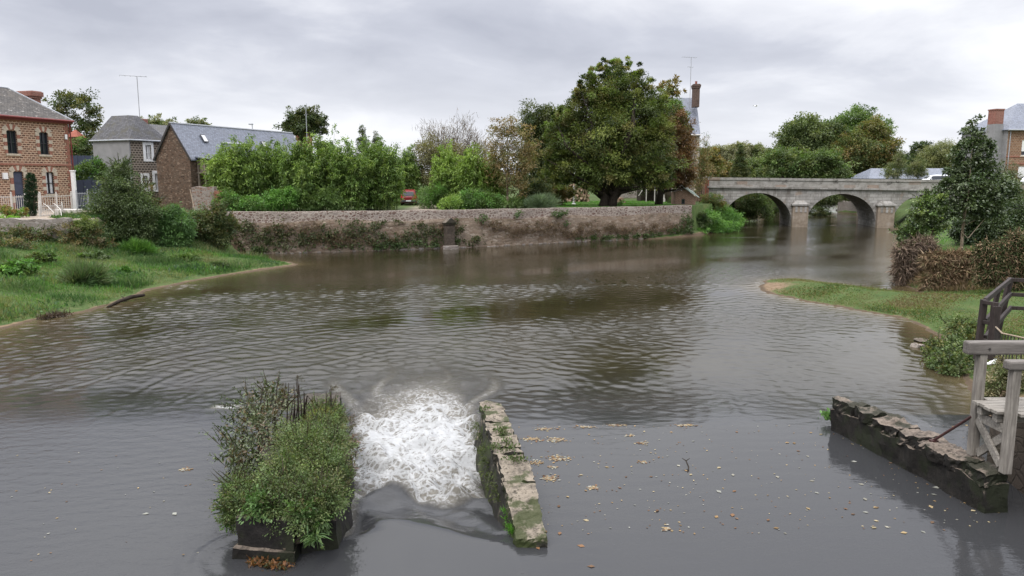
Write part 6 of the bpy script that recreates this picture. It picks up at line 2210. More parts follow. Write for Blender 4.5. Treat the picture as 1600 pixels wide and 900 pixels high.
    shrub('bank_bramble', 'brown green bramble strip below the pale rubble wall', 'bramble', 46, [(12, 368, 24, 12, 'g'), (45, 370, 26, 12, 'g'), (80, 370, 22, 14, 'g'), (105, 366, 18, 14, 'g'), (125, 375, 20, 10, 'g'), (20, 382, 30, 8, 'g'), (148, 362, 16, 12, 'g'), (140, 375, 18, 9, 'g'), (160, 385, 20, 7, 'g')], 0.12, 0.5, BUSH[:2] + BROWN[:1] + [(0.09, 0.075, 0.04)], 3.0, 28, 175, ragged=0.5, sprigs=(160, 0.6, 0.12, BUSH + BROWN))
    shrub('olive_bush', 'olive yellow bush between pale rubble wall and elder bush', 'shrub', 49, [(112, 346, 14, 9, 'g'), (132, 350, 16, 10, 'g'), (120, 356, 18, 8, 'g'), (105, 352, 12, 8, 'g'), (140, 345, 12, 9, 'g')], 0.11, 0.5, [(0.10, 0.125, 0.03), (0.085, 0.11, 0.028)], 3.0, 28, 176)
    shrub('flower_bed', 'orange and green flowering plants on top of the pale rubble wall', 'plants', 49.5, [(6, 330, 14, 7), (22, 332, 14, 6), (38, 331, 8, 6)], 0.11, 0.5, [(0.17, 0.11, 0.04), (0.12, 0.13, 0.03), (0.10, 0.17, 0.03)], 4.5, 26, 177, base=3.3)
    shrub('flower_bed', 'bright lime green plants at the left end of the rubble wall top', 'plants', 48.8, [(10, 341, 12, 4), (22, 340, 8, 4)], 0.10, 0.5, [(0.13, 0.24, 0.03)], 5, 26, 178, base=3.3)
    tree('clipped_conifer', 'tall narrow clipped dark green conifer in front of the brick house', 'tree', 51.5, 48, [(48, 276, 4.5, 6), (48, 285, 6.5, 12), (48, 300, 7.2, 14), (48.3, 315, 7.4, 14), (48.5, 328, 7, 12)], 0.07, 0.35, [(0.016, 0.034, 0.017), (0.022, 0.042, 0.020)], 22, 26, 0.06, 179, base_z=3.3, clump=0.22, shell=0.8, ragged=0.04, limbs=2, droop=-0.4)
    # ferns and grass clump on the left bank
    for i, (px, py, rx, ry, D, cols, lf, asp, lb) in enumerate(((135, 435, 24, 16, 33.5, [(0.075, 0.125, 0.05), (0.09, 0.14, 0.06), (0.115, 0.14, 0.07)], 0.75, 0.035, 'tall arching grass clump near the left bank shoreline'),
                                                               (215, 390, 20, 9, 40, LIVE, 0.5, 0.04, 'grass clump with seed stalks in the middle of the left bank'), (62, 405, 22, 12, 36, DARK + MID, 0.16, 0.5, 'dark green nettle patch on the left bank'),
                                                               (20, 420, 30, 14, 33, MID + LIVE, 0.18, 0.5, 'leafy green weeds at the left picture edge of the bank'), (140, 400, 26, 7, 39, BUSH + MID, 0.22, 0.5, 'broad leaved dock plants on the left bank'), (290, 403, 20, 6, 44.5, MID, 0.2, 0.3, 'low green tuft on the bank tip'), (340, 415, 16, 5, 43.5, BUSH, 0.16, 0.4, 'low weeds beside the muddy shoreline'), (195, 423, 4, 4, 36, LIVE, 0.2, 0.6, 'single broad leaved weed on the left bank'))):
        shrub('bank_plant', lb, 'plant', D, [(px, py, rx, ry, 'g'), (px - rx * .5, py + ry * .3, rx * .6, ry * .7, 'g'), (px + rx * .55, py + ry * .2, rx * .5, ry * .8, 'g')], lf, asp, cols, 4 if asp > .1 else 22, 24, 190 + i, group='plants on the left bank', droop=0.2 if asp > .1 else -0.9, up=0.4, flat=0.5, stems=0, shell=0.2)
    # water edge bush near the wooden fence
    shrub('water_edge_bush', 'round leaved green bush leaning over the water below the dark wooden fence', 'shrub', 20.5, [(1500, 515, 22, 18, 'g'), (1480, 545, 26, 20, 'g'), (1500, 565, 26, 22, 'g'), (1470, 570, 24, 14, 'g'), (1510, 540, 18, 22, 'g'), (1455, 555, 14, 10, 'g'), (1490, 580, 22, 12, 'g')], 0.075, 0.75,
          [(0.065, 0.095, 0.035), (0.085, 0.12, 0.045), (0.11, 0.135, 0.055), (0.12, 0.115, 0.04)], 9, 26, 200, zmin=0.04, base=None, sprigs=(160, 0.5, 0.085, BUSH + MID))
    shrub('dry_bank_plants', 'dry straw coloured plants on the bank behind the wooden platform', 'plants', 18.3, [(1560, 600, 26, 22), (1590, 590, 24, 26), (1575, 570, 24, 12), (1545, 612, 14, 10)], 0.10, 0.35, [(0.17, 0.15, 0.09), (0.13, 0.13, 0.065), (0.10, 0.12, 0.05)], 9, 24, 201, zmin=0.05)


def scatter_grass():
    rng = np.random.default_rng(300)

    def blades(name, label, poly, n, h, cols, asp=0.07, keep=None, lean=0.5, zoff=0.0, edge=False, clumpy=0.6):
        P = np.array(poly)
        lo, hi = P.min(0), P.max(0)
        X, Y = [], []
        while sum(map(len, X)) < n:
            x, y = rng.uniform(lo[0], hi[0], n), rng.uniform(lo[1], hi[1], n)
            k = inside(x, y, P)
            if clumpy:
                k &= rng.random(n) < np.clip(0.55 + clumpy * lump(x, y, 1.7, 13), 0.05, 1)
            X.append(x[k])
            Y.append(y[k])
        x, y = np.concatenate(X)[:n], np.concatenate(Y)[:n]
        z, d, ins, w = land(x, y)
        k = ~ins & (edge | (d > 0.12 + 0.9 * np.clip(0.45 + 0.8 * lump(x, y, 0.9, 33), 0, 1) * (x < 0) + 0.35 * rng.random(len(x))))
        if keep is not None:
            k &= keep(x, y, d, rng)
        x, y, z = x[k], y[k], z[k]
        m = len(x)
        C = np.stack([x, y, z - 0.01 + zoff], 1)
        hh = h * rng.uniform(0.5, 1.3, m) * np.clip(0.85 + 0.5 * lump(x, y, 0.9, 14), 0.35, 1.6)
        D = rng.normal(size=(m, 3)) * lean + np.array([0, 0, 1.0])
        N = rng.normal(size=(m, 3)) * np.array([1, 1, 0.2]) + np.array([0, -0.3, 0.3])
        cl = np.array(cols)
        t = np.clip(0.5 + 0.95 * lump(x, y, 0.6, 15) + 0.4 * lump(x, y, 1.9, 16) + rng.normal(0, 0.22, m), 0, 0.999)
        T = cl[(t * len(cl)).astype(int)] * rng.uniform(0.9, 1.55, (m, 1))
        o = leaf_mesh(name, C, hh, asp, D, N, T, M['blade'])
        tag(o, label, 'grass', kind='stuff')

    LB = [(-20.5, 29), (-20.2, 31.6), (-19.2, 34), (-19, 37), (-19.2, 40.5), (-18, 44.5), (-16.5, 48), (-15.2, 51.5), (-18, 54.5), (-22.5, 57), (-30, 58), (-30, 49), (-27.5, 47.5), (-36, 47.0), (-40, 30), (-30, 26)]
    blades('grass', 'lush green grass and weeds on the left river bank', LB, 90000, 0.24, [(0.042, 0.09, 0.026), (0.060, 0.132, 0.031), (0.083, 0.18, 0.038), (0.11, 0.20, 0.048), (0.15, 0.165, 0.062)], 0.11,
           keep=lambda x, y, d, r: r.random(len(x)) < smooth((d - 0.25) / 0.9))
    blades('bank_fringe', 'short yellowish grass along the left shoreline mud', LB, 34000, 0.12, [(0.11, 0.115, 0.04), (0.14, 0.125, 0.055), (0.09, 0.12, 0.035)], 0.12, keep=lambda x, y, d, r: (d < 2.4) & (r.random(len(x)) < 0.75))
    blades('tall_grass', 'tall weedy grass patches standing above the left bank turf', LB, 42000, 0.5, [(0.06, 0.105, 0.035), (0.08, 0.13, 0.045), (0.12, 0.16, 0.065), (0.17, 0.165, 0.085)], 0.05, lean=0.35,
           keep=lambda x, y, d, r: (d > 0.8) & (lump(x, y, 0.75, 77) > 0.16 + 0.1 * r.random(len(x))))
    blades('dock_leaves', 'broad dark weed leaves scattered through the left bank grass', LB, 15000, 0.28, [(0.04, 0.08, 0.03), (0.055, 0.10, 0.035), (0.075, 0.12, 0.05)], 0.45, lean=0.8,
           keep=lambda x, y, d, r: (d > 0.7) & (lump(x, y, 0.6, 78) > 0.05))
    blades('shore_tufts', 'ragged tufts of long grass overhanging the left muddy shoreline', LB, 9000, 0.32, [(0.06, 0.11, 0.032), (0.09, 0.15, 0.045), (0.13, 0.14, 0.06)], 0.07, lean=0.75, edge=True,
           keep=lambda x, y, d, r: (d > 0.1) & (d < 0.9) & (lump(x, y, 1.5, 79) > 0.12))
    SP = [(13.0, 41.5), (13.8, 38), (14.8, 35), (16.6, 31.8), (16.4, 28), (14.6, 23.7), (13.6, 21.5), (22, 20), (30, 30), (24, 37.8), (21.4, 39.2), (19, 42), (16.8, 44.8), (14.5, 43.8)]
    blades('lawn_grass', 'short clover green grass on the right bank spit', SP, 90000, 0.085, [(0.055, 0.09, 0.026), (0.08, 0.125, 0.036), (0.105, 0.15, 0.046), (0.15, 0.15, 0.06), (0.12, 0.10, 0.048)], 0.5, lean=0.9,
           keep=lambda x, y, d, r: (d > 0.35) & (r.random(len(x)) < smooth((np.hypot(x - 13.4, (y - 41.5) * 0.8) - 1.6) / 4)))
    blades('spit_tufts', 'dark leafy tufts along the waterline of the right bank spit', SP, 5000, 0.18, [(0.05, 0.085, 0.028), (0.08, 0.11, 0.04), (0.11, 0.095, 0.045)], 0.3, lean=0.8, edge=True,
           keep=lambda x, y, d, r: (d > 0.08) & (d < 0.7) & (lump(x, y, 1.6, 80) > 0.1) & (np.hypot(x - 13.4, y - 41.5) > 3))
    blades('dry_grass', 'dry brownish grass toward the sandy spit tip', SP, 56000, 0.075, [(0.15, 0.115, 0.05), (0.12, 0.11, 0.045), (0.17, 0.13, 0.07)], 0.4, lean=0.9, keep=lambda x, y, d, r: (r.random(len(x)) < np.clip(1.5 - d / 2.6, 0.22, 1)) & (np.hypot(x - 13.4, y - 41.5) > 1.3 + 2 * r.random(len(x))))
    blades('bank_lawn', 'bright mown grass on the raised right bank', [(21.5, 41), (27, 54), (36, 70), (60, 84), (75, 80), (50, 45), (30, 36), (24.5, 39)], 60000, 0.12, [(0.06, 0.15, 0.026), (0.08, 0.185, 0.032), (0.10, 0.21, 0.04)], 0.25, lean=0.6)
    blades('dry_stems', 'long dry straw stems lying over the right bank slope', [(20.6, 38.6), (24, 37.3), (29, 36), (30, 41), (26, 46), (23.2, 44.5), (21.5, 41)], 30000, 0.5, [(0.17, 0.12, 0.075), (0.22, 0.16, 0.10), (0.14, 0.10, 0.06), (0.12, 0.115, 0.05)], 0.05, lean=1.3,
           keep=lambda x, y, d, r: (y - (38.9 - 0.33 * (x - 21.3)) > 0.1) & (y - (38.9 - 0.33 * (x - 21.3)) < 4.5 + r.random(len(x))))
    gl = lambda x, y, d, r: y > 0
    x0 = [(2.5, 71), (12, 75.5), (19, 82), (19, 94), (2, 94)]
    blades('garden_lawn', 'vivid lawn behind the river wall under the evergreen', x0, 22000, 0.12, [(0.07, 0.18, 0.025), (0.09, 0.22, 0.03)], 0.25, lean=0.5)


def wall_ivy():
    """creepers and dry growth rooted in the face of the river wall"""
    rng = np.random.default_rng(330)
    seg = np.hypot(*np.diff(WALL, axis=0).T)
    cum = np.concatenate([[0], np.cumsum(seg)])

    def on_wall(s, z, off):
        x, y = np.interp(s, cum, WALL[:, 0]), np.interp(s, cum, WALL[:, 1])
        e = 0.5
        tx, ty = np.interp(s + e, cum, WALL[:, 0]) - np.interp(s - e, cum, WALL[:, 0]), np.interp(s + e, cum, WALL[:, 1]) - np.interp(s - e, cum, WALL[:, 1])
        l = np.hypot(tx, ty)
        return np.stack([x + ty / l * off, y - tx / l * off, z], -1), np.stack([ty / l, -tx / l, 0 * l], -1)
    sets = [('creeper', 'green and brown creepers spreading across the left half of the river wall', 'creeper', [(0.055, 0.075, 0.028), (0.075, 0.095, 0.035), (0.105, 0.10, 0.045)], [(3, 1.3, 3.2, 1.0), (7, 1.2, 3.5, .8), (10.5, 1.7, 2.2, .5), (13, .9, 3, .6), (15.5, 1.5, 1.8, .6), (17.3, 1.1, 1.4, .7), (12, 2.35, 2.6, .16), (18.6, 1.7, 0.9, .5), (1, 2.2, 1.2, .6), (20.2, .6, 1.1, .4)], 5200),
            ('dry_growth', 'dry brown weeds and stems clinging to the river wall', 'weeds', [(0.13, 0.085, 0.05), (0.16, 0.11, 0.065), (0.11, 0.09, 0.045)], [(17.5, 1.9, 1.2, .35), (22.3, 1.9, 1.6, .42), (24, 1.2, 2, .5), (27, 1.4, 2.2, .6), (30, .9, 3.5, .5), (33, 1.2, 3, .4), (9, 1.0, 4, .6), (36, 1.0, 2.5, .4), (41, 1.0, 3, .5), (5, 2.0, 3, .4)], 7000),
            ('wall_tuft', 'small green tufts sprouting from the river wall joints', 'weeds', [(0.06, 0.10, 0.03), (0.085, 0.125, 0.04)], [(20.9, 2.55, .5, .22), (24.2, 2.85, .5, .25), (28.7, 2.75, .9, .3), (29.5, 1.75, .35, .22), (2, .3, 2, .25), (14, .5, 5, .3), (34, .35, 4, .15), (43.5, .6, 2.2, .4), (44.5, 1.5, .8, .7), (39, .4, 3, .2)], 4200)]
    for name, lb, cat, cols, spots, n in sets:
        w = np.array([a[2] * a[3] for a in spots])
        S, Z = [], []
        for (s, z, rs, rz), q in zip(spots, w / w.sum()):
            k = int(n * q)
            # runners: short wandering strings of leaves
            st = rng.normal(s, rs * 0.5, max(3, k // 14))
            zt = rng.normal(z, rz * 0.55, len(st))
            i = rng.integers(0, len(st), k)
            S.append(st[i] + rng.normal(0, 0.16, k))
            Z.append(zt[i] + rng.normal(0, 0.10, k))
        S, Z = np.clip(np.concatenate(S), 0.1, cum[-1] - 0.1), np.concatenate(Z)
        k = (Z > 0.08) & (Z < 3.05)
        S, Z = S[k], Z[k]
        P, nn = on_wall(S, Z, rng.uniform(0.03, 0.30, len(S)))
        D = rng.normal(size=P.shape) * 0.6 + nn * 0.4 + np.array([0, 0, -0.4])
        T = pick(rng, cols, len(S)) * rng.uniform(0.7, 1.3, (len(S), 1))
        dry = name == 'dry_growth'
        o = leaf_mesh(name, P, rng.uniform(0.10, 0.22, len(S)) * (1.6 if dry else 1), 0.12 if dry else 0.65, D, nn + rng.normal(size=P.shape) * 0.5, T, M['dead_leaf' if dry else 'leaf'])
        tag(o, lb, cat, kind='stuff')
# ================================================================== the weir in front
def stone_run(name, centre, tops, lo, wid, parent, mat, seed, amp=0.03, taper=0.12):
    """a body of masonry along a line of (x, y) centres with top heights and widths"""
    m = MB()
    n = len(centre)
    V, Fc = [], []
    for i in range(n):
        c = Vector(centre[i])
        d = (Vector(centre[min(i + 1, n - 1)]) - Vector(centre[max(i - 1, 0)])).normalized()
        nv = Vector((d.y, -d.x))
        for sx, z in ((-1, lo), (-1, tops[i]), (1, tops[i]), (1, lo)):
            e = wid[i] / 2 + (taper if z == lo else 0)
            V.append((c.x + nv.x * sx * e, c.y + nv.y * sx * e, z))
    for i in range(n - 1):
        for k in range(4):
            k2 = (k + 1) % 4
            Fc.append([i * 4 + k, i * 4 + k2, (i + 1) * 4 + k2, (i + 1) * 4 + k])
    Fc.append([0, 1, 2, 3])
    Fc.append([(n - 1) * 4 + k for k in (3, 2, 1, 0)])
    m.v, m.f = V, Fc
    o = m.build(name, M[mat], parent)
    rough(o, amp, 2.2, seed, 3, amp * 0.35)
    return o


def moss_tufts(name, pts, n, leaf, asp, cols, parent, seed, spread=0.08, up=1.0, origin=(0, 0, 0)):
    rng = np.random.default_rng(seed)
    P = np.array([list(p) for p in pts])
    i = rng.integers(0, len(P), n)
    C = P[i] + rng.normal(size=(n, 3)) * np.array([spread, spread, spread * 0.35])
    D = rng.normal(size=(n, 3)) * 0.6 + np.array([0, 0, up])
    return leaf_mesh(name, C, leaf * rng.uniform(0.5, 1.4, n), asp, D, rng.normal(size=(n, 3)), pick(rng, cols, n) * rng.uniform(0.7, 1.3, (n, 1)), M['leaf'], parent, origin=origin)


def weir():
    # ---- middle pier: narrow, slightly curved, capped with single stones
    left = [(807, 846), (798, 795), (784, 740), (774, 708), (765, 680), (757, 652), (751.5, 629)]
    right = [(855, 846), (847, 795), (832, 740), (819, 708), (807, 680), (794, 652), (783, 629)]
    zt = [0.36, 0.62, 0.86, 0.95, 0.97, 0.97, 0.97]
    A = [pz(a[0], a[1], z) for a, z in zip(left, zt)]
    B = [pz(b[0], b[1], z) for b, z in zip(right, zt)]
    cen = [((a.x + b.x) / 2, (a.y + b.y) / 2) for a, b in zip(A, B)]
    wid = [max(0.3, (a - b).length * 0.98) for a, b in zip(A, B)]
    base = Vector((cen[3][0], cen[3][1], 0))
    r = root('middle_pier', base, 'narrow curved stone weir pier with pale pitted cap stones beside the foaming water', 'weir pier')
    C2 = [(c[0] - base.x, c[1] - base.y) for c in cen]
    stone_run('masonry', C2, [z - 0.16 for z in zt], -0.9, [w * 0.94 for w in wid], r, 'weir_stone', 3, 0.06, 0.3)
    # cap stones between unequal joints
    y = [c[1] for c in C2]
    joints = [0.0, 0.235, 0.42, 0.485, 0.60, 0.66, 0.76, 0.865, 1.0]
    cum = np.concatenate([[0], np.cumsum([math.hypot(C2[i + 1][0] - C2[i][0], C2[i + 1][1] - C2[i][1]) for i in range(len(C2) - 1)])])
    f = lambda t, a: float(np.interp(t * cum[-1], cum, a))
    rng = random.Random(5)
    for i in range(len(joints) - 1):
        t0, t1 = joints[i] + 0.004, joints[i + 1] - 0.004
        k = MB()
        pts = []
        for t in (t0, t1):
            cx, cy, w, z = f(t, [c[0] for c in C2]), f(t, [c[1] for c in C2]), f(t, wid), f(t, zt)
            pts.append((cx, cy, w / 2 * rng.uniform(0.92, 1.06), z + rng.uniform(-0.035, 0.02)))
        (ax, ay, aw, az), (bx, by, bw, bz) = pts
        h = 0.19
        k.hexa([(ax - aw, ay, az - h), (ax + aw, ay, az - h), (bx + bw, by, bz - h), (bx - bw, by, bz - h), (ax - aw, ay, az), (ax + aw, ay, az), (bx + bw, by, bz), (bx - bw, by, bz)])
        o = k.build('cap_stone', M['weir_stone'], r)
        rough(o, 0.05, 3.5, 20 + i, 6, 0.03, 0.07)
    # growth on the pier
    up = [pz(775, 700, 0.99), pz(790, 690, 0.99), pz(796, 700, 0.99), pz(800, 717, 0.99), pz(780, 672, 0.99), pz(786, 676, 0.98), pz(758, 640, 0.99), pz(812, 718, 0.98)]
    r2 = root('pier_weeds', up[3], 'small green weeds growing on the cap stones of the middle pier', 'weeds')
    moss_tufts('foliage', up, 700, 0.055, 0.45, [(0.06, 0.10, 0.025), (0.09, 0.12, 0.045), (0.07, 0.075, 0.03)], r2, 401, 0.075, 0.8, up[3])
    side = [pz(757, 700, 0.55), pz(762, 720, 0.5), pz(768, 740, 0.5), pz(776, 760, 0.45), pz(781, 775, 0.4), pz(750, 680, 0.5), pz(745, 665, 0.4), pz(760, 705, 0.35), pz(770, 750, 0.3)]
    r3 = root('pier_moss', side[3], 'hanging moss and grass on the dark flank of the middle pier', 'moss')
    moss_tufts('foliage', side, 1500, 0.07, 0.2, [(0.06, 0.085, 0.02), (0.09, 0.11, 0.03), (0.04, 0.055, 0.015)], r3, 402, 0.10, -0.3, side[3])
    gr = [pz(793, 800, 0.4), pz(797, 812, 0.35), pz(800, 825, 0.3), pz(803, 832, 0.3)]
    r4 = root('pier_grass', gr[1], 'bright green grass tuft at the water end of the middle pier', 'grass')
    moss_tufts('foliage', gr, 420, 0.13, 0.08, [(0.08, 0.22, 0.025), (0.11, 0.27, 0.03)], r4, 403, 0.045, 0.9, gr[1])

    # ---- left pier under its thicket
    b = Vector((-3.9, 11.0, 0))
    r = root('left_pier', b, 'blocky black weathered stone weir pier carrying the overgrown thicket', 'weir pier')
    p0, p1 = pz(371, 872, POOL), pz(460, 876, POOL)
    fx0, fx1 = p0.x - b.x, p1.x - b.x
    rr = pz(508, 872, POOL).x - b.x
    k = MB()
    k.hexa([(fx0 - 0.05, p0.y - b.y - 0.02, -1.0), (fx1, p1.y - b.y - 0.06, -1.0), (fx1 - 0.12, 2.2, -1.0), (fx0 - 0.25, 2.2, -1.0),
            (fx0, p0.y - b.y + 0.08, 0.88), (fx1, p1.y - b.y + 0.02, 0.84), (fx1 - 0.12, 2.2, 0.86), (fx0 - 0.2, 2.2, 0.9)])
    o = k.build('front_block', M['weir_black'], r)
    rough(o, 0.035, 2.6, 9, 4, 0.014)
    k = MB()
    k.hexa([(fx0 - 0.12, p0.y - b.y - 0.10, -1.0), (fx1 + 0.05, p1.y - b.y - 0.14, -1.0), (fx1, 0.4, -1.0), (fx0, 0.4, -1.0),
            (fx0 - 0.05, p0.y - b.y - 0.04, 0.42), (fx1 + 0.02, p1.y - b.y - 0.07, 0.40), (fx1, 0.4, 0.42), (fx0, 0.4, 0.42)])
    o = k.build('footing', M['weir_dark'], r)
    rough(o, 0.03, 2.6, 10, 4, 0.014)
    cen = [(-2.98 - b.x, 11.0 - b.y), (-3.35 - b.x, 12.3 - b.y), (-4.0 - b.x, 14.0 - b.y), (-4.42 - b.x, 16.3 - b.y), (-4.65 - b.x, 18.1 - b.y)]
    stone_run('masonry', cen, [0.72, 0.8, 0.8, 0.8, 0.7], -1.0, [0.5, 1.05, 1.7, 1.05, 0.8], r, 'weir_black', 12, 0.05)
    # thicket: low green dome, leafy side shoots, dead stalks, bright shoots at the front
    q = lambda *l: [(a, b_, c, d, 0, z) for a, b_, c, d, z in l]
    shrub('dome_bush', 'dense small leaved green bush covering the left weir pier', 'shrub', 14.0, q((530, 700, 18, 24, 1.0), (532, 740, 14, 22, 0.9), (520, 775, 22, 22, 0.9), (385, 765, 34, 22, 1.0), (365, 800, 22, 22, 0.75), (500, 645, 26, 16, 1.0), (480, 700, 44, 34, 1.35), (512, 668, 24, 20, 1.05), (475, 690, 40, 28, 1.1), (510, 700, 32, 28, 1.15), (455, 735, 48, 34, 1.15), (512, 738, 30, 34, 1.1), (440, 775, 54, 28, 1.05), (500, 778, 38, 30, 1.05), (400, 788, 38, 22, 0.95), (470, 798, 44, 16, 0.95)),
          0.042, 0.45, [(0.055, 0.085, 0.028), (0.075, 0.11, 0.036), (0.10, 0.13, 0.042), (0.085, 0.09, 0.035), (0.06, 0.075, 0.03)], 46, 28, 410, base=0.6, zmin=0.35, clump=0.42, shell=0.45, ragged=0.6, stems=10, depth=0.9, sprigs=(520, 0.38, 0.05, MID + BUSH + [(0.11, 0.10, 0.045)]))
    shrub('yellow_mound', 'yellow green bushy growth at the far end of the left weir pier', 'shrub', 17.6, q((500, 652, 24, 13, 1.0), (518, 640, 14, 10, 0.9), (530, 655, 12, 12, 0.8), (524, 668, 15, 14, 0.95), (488, 660, 20, 14, 1.0)), 0.035, 0.4, [(0.115, 0.13, 0.03), (0.14, 0.15, 0.035), (0.10, 0.115, 0.03)], 55, 24, 411, base=0.7, sprigs=(90, 0.3, 0.045, BROWN[:2] + LIVE[:1]))
    shrub('willow_shoots', 'loose broad leaved shoots leaning out on the left of the overgrown pier', 'shrub', 15.2, q((400, 640, 32, 26, 1.0), (430, 625, 20, 26, 1.15), (385, 675, 34, 26, 0.95), (375, 710, 28, 26, 0.85), (420, 670, 30, 30, 1.1), (365, 735, 14, 14, 0.75)),
          0.085, 0.42, [(0.045, 0.058, 0.026), (0.06, 0.072, 0.032), (0.075, 0.08, 0.04), (0.10, 0.07, 0.04)], 3.8, 12, 412, base=0.5, zmin=0.3, clump=0.6, shell=0.3, ragged=0.5, stems=26, mat='leaf_glossy', bark='bark_dark', sprigs=(90, 0.55, 0.085, BUSH + BROWN[:1]))
    shrub('front_shoots', 'fresh green leafy shoots hanging over the black front stone', 'shrub', 11.6, q((500, 812, 20, 18, 0.75), (488, 832, 14, 16, 0.6), (470, 800, 24, 14, 0.98), (415, 788, 34, 16, 1.0), (358, 800, 14, 22, 0.7), (372, 778, 22, 18, 0.9)),
          0.07, 0.45, [(0.065, 0.12, 0.035), (0.085, 0.15, 0.045), (0.10, 0.155, 0.06)], 18, 18, 413, base=0.5, zmin=0.3, clump=0.5, shell=0.4, sprigs=(90, 0.32, 0.07, LIVE + MID))
    shrub('side_sprigs', 'reddish sprigs leaning from the pier over the white water', 'shrub', 14.5, q((552, 705, 10, 16, 0.7), (546, 735, 8, 14, 0.65), (556, 690, 6, 8, 0.8), (548, 660, 5, 10, 0.8)), 0.075, 0.35, [(0.10, 0.065, 0.055), (0.12, 0.08, 0.06), (0.07, 0.06, 0.04)], 7, 10, 414, base=0.5, clump=0.7, shell=0.3, stems=0, zmin=0.2)
    rng = random.Random(8)
    g = pz(465, 660, 0.8)
    r5 = root('dead_stalks', g, 'tall dark dead stalks standing in the thicket on the left weir pier', 'stalks')
    k = MB()
    for px, py0, py1 in ((456, 672, 612), (461, 668, 600), (466, 675, 586), (471, 672, 591), (472, 665, 594), (476, 672, 612), (447, 668, 600), (440, 660, 598), (453, 672, 625), (480, 660, 615), (426, 655, 590), (410, 650, 605), (503, 660, 622), (519, 650, 608), (522, 655, 602), (513, 650, 612), (463, 690, 600)):
        D = 14.9 if px < 490 else 15.6
        a, b2 = pd(px + rng.uniform(-3, 3), py0 + 15, D) - g, pd(px, py1, D) - g
        b2 = b2 + Vector((rng.uniform(-.1, .1), rng.uniform(-.1, .1), 0))
        mid = a.lerp(b2, 0.55) + Vector((rng.uniform(-.05, .05), rng.uniform(-.05, .05), 0))
        k.tube([a, mid, b2], [0.014, 0.013, 0.007], 5)
    for i, (px, py) in enumerate(((486, 625), (478, 640))):
        D = 14.9
        k.tube([pd(470, 665, D) - g, pd(480, 618, D) - g, pd(px, py, D) - g, pd(px - 6, py + 8, D) - g], [0.012, 0.011, 0.009, 0.005], 5)
    k.build('stems', M['bark_dark'], r5, sm=True)
    sd = [pd(px, py, D) for px, py, D in ((519, 610, 15.6), (522, 606, 15.6), (471, 596, 14.9), (466, 590, 14.9), (520, 635, 15.6), (524, 642, 15.6), (441, 602, 14.9))]
    moss_tufts('seed_heads', sd, 260, 0.04, 0.3, [(0.10, 0.085, 0.05), (0.07, 0.06, 0.04)], r5, 415, 0.03, 0.8, g)
    fr = pz(430, 884, POOL)
    r6 = root('weed_raft', fr, 'rusty clump of dead leaves and weed caught at the foot of the left pier', 'debris')
    moss_tufts('foliage', [pz(395 + i * 7, 877 + i * 1.2, POOL + 0.02) for i in range(8)], 420, 0.07, 0.5, [(0.16, 0.07, 0.025), (0.09, 0.05, 0.025), (0.20, 0.10, 0.035), (0.06, 0.07, 0.03)], r6, 416, 0.05, 0.05, fr)
    sp = pz(492, 838, 0.7)
    r7 = root('strap_leaf_plant', sp, 'strap leaved green plant on the right corner of the black front stone', 'plant')
    rg = np.random.default_rng(9)
    n = 34
    D = rg.normal(size=(n, 3)) * np.array([1, 1, 0.5]) + np.array([0.1, -0.5, -0.25])
    leaf_mesh('foliage', np.zeros((n, 3)) + rg.normal(size=(n, 3)) * 0.03, rg.uniform(0.12, 0.28, n), 0.14, D, np.tile([0, 0, 1.0], (n, 1)), pick(rg, [(0.07, 0.13, 0.04), (0.10, 0.16, 0.05)], n), M['leaf'], r7)

    # ---- right pier: long low mossy stone wall
    A = [pz(*q) for q in ((1533, 741, .95), (1487, 718, .95), (1440, 695, .95), (1395, 672, .95), (1350, 648, .97), (1297, 624, .98))]
    B = [pz(*q) for q in ((1586, 741, .95), (1545, 716, .95), (1490, 688, .95), (1430, 662, .95), (1380, 640, .97), (1326, 621, .98))]
    cen = [((a.x + b_.x) / 2, (a.y + b_.y) / 2) for a, b_ in zip(A, B)]
    wid = [(a - b_).length * 0.70 for a, b_ in zip(A, B)]
    base = Vector((cen[2][0], cen[2][1], 0))
    r = root('right_pier', base, 'long low mossy black stone pier running out from under the wooden platform', 'weir pier')
    C2 = [(c[0] - base.x, c[1] - base.y) for c in cen]
    stone_run('masonry', C2, [0.76] * 6, -0.9, [w + 0.03 for w in wid], r, 'weir_dark', 30, 0.08, 0.05)
    js = [0.0, 0.13, 0.24, 0.40, 0.53, 0.70, 0.85, 1.0]
    cum = np.concatenate([[0], np.cumsum([math.hypot(C2[i + 1][0] - C2[i][0], C2[i + 1][1] - C2[i][1]) for i in range(5)])])
    d = (Vector(C2[-1]) - Vector(C2[0])).normalized()
    nv = Vector((-d.y, d.x))
    for i in range(len(js) - 1):
        t0, t1 = js[i] + 0.003, js[i + 1] - 0.003
        k = MB()
        q = []
        for t in (t0, t1):
            q.append((Vector((f2(t, cum, C2, 0), f2(t, cum, C2, 1))), float(np.interp(t * cum[-1], cum, wid)) / 2 * rng.uniform(.98, 1.08), 0.95 + 0.03 * t + rng.uniform(-.03, .025)))
        (a, aw, az), (b_, bw, bz) = q
        P = lambda c, w, z: (c.x + nv.x * w, c.y + nv.y * w, z)
        k.hexa([P(a, aw, az - .24), P(a, -aw, az - .24), P(b_, -bw, bz - .24), P(b_, bw, bz - .24), P(a, aw, az), P(a, -aw, az), P(b_, -bw, bz), P(b_, bw, bz)])
        o = k.build('cap_stone', M['weir_mossy' if i > 4 else 'weir_dark'], r)
        rough(o, 0.08, 2.8, 40 + i, 5, 0.035, 0.08)
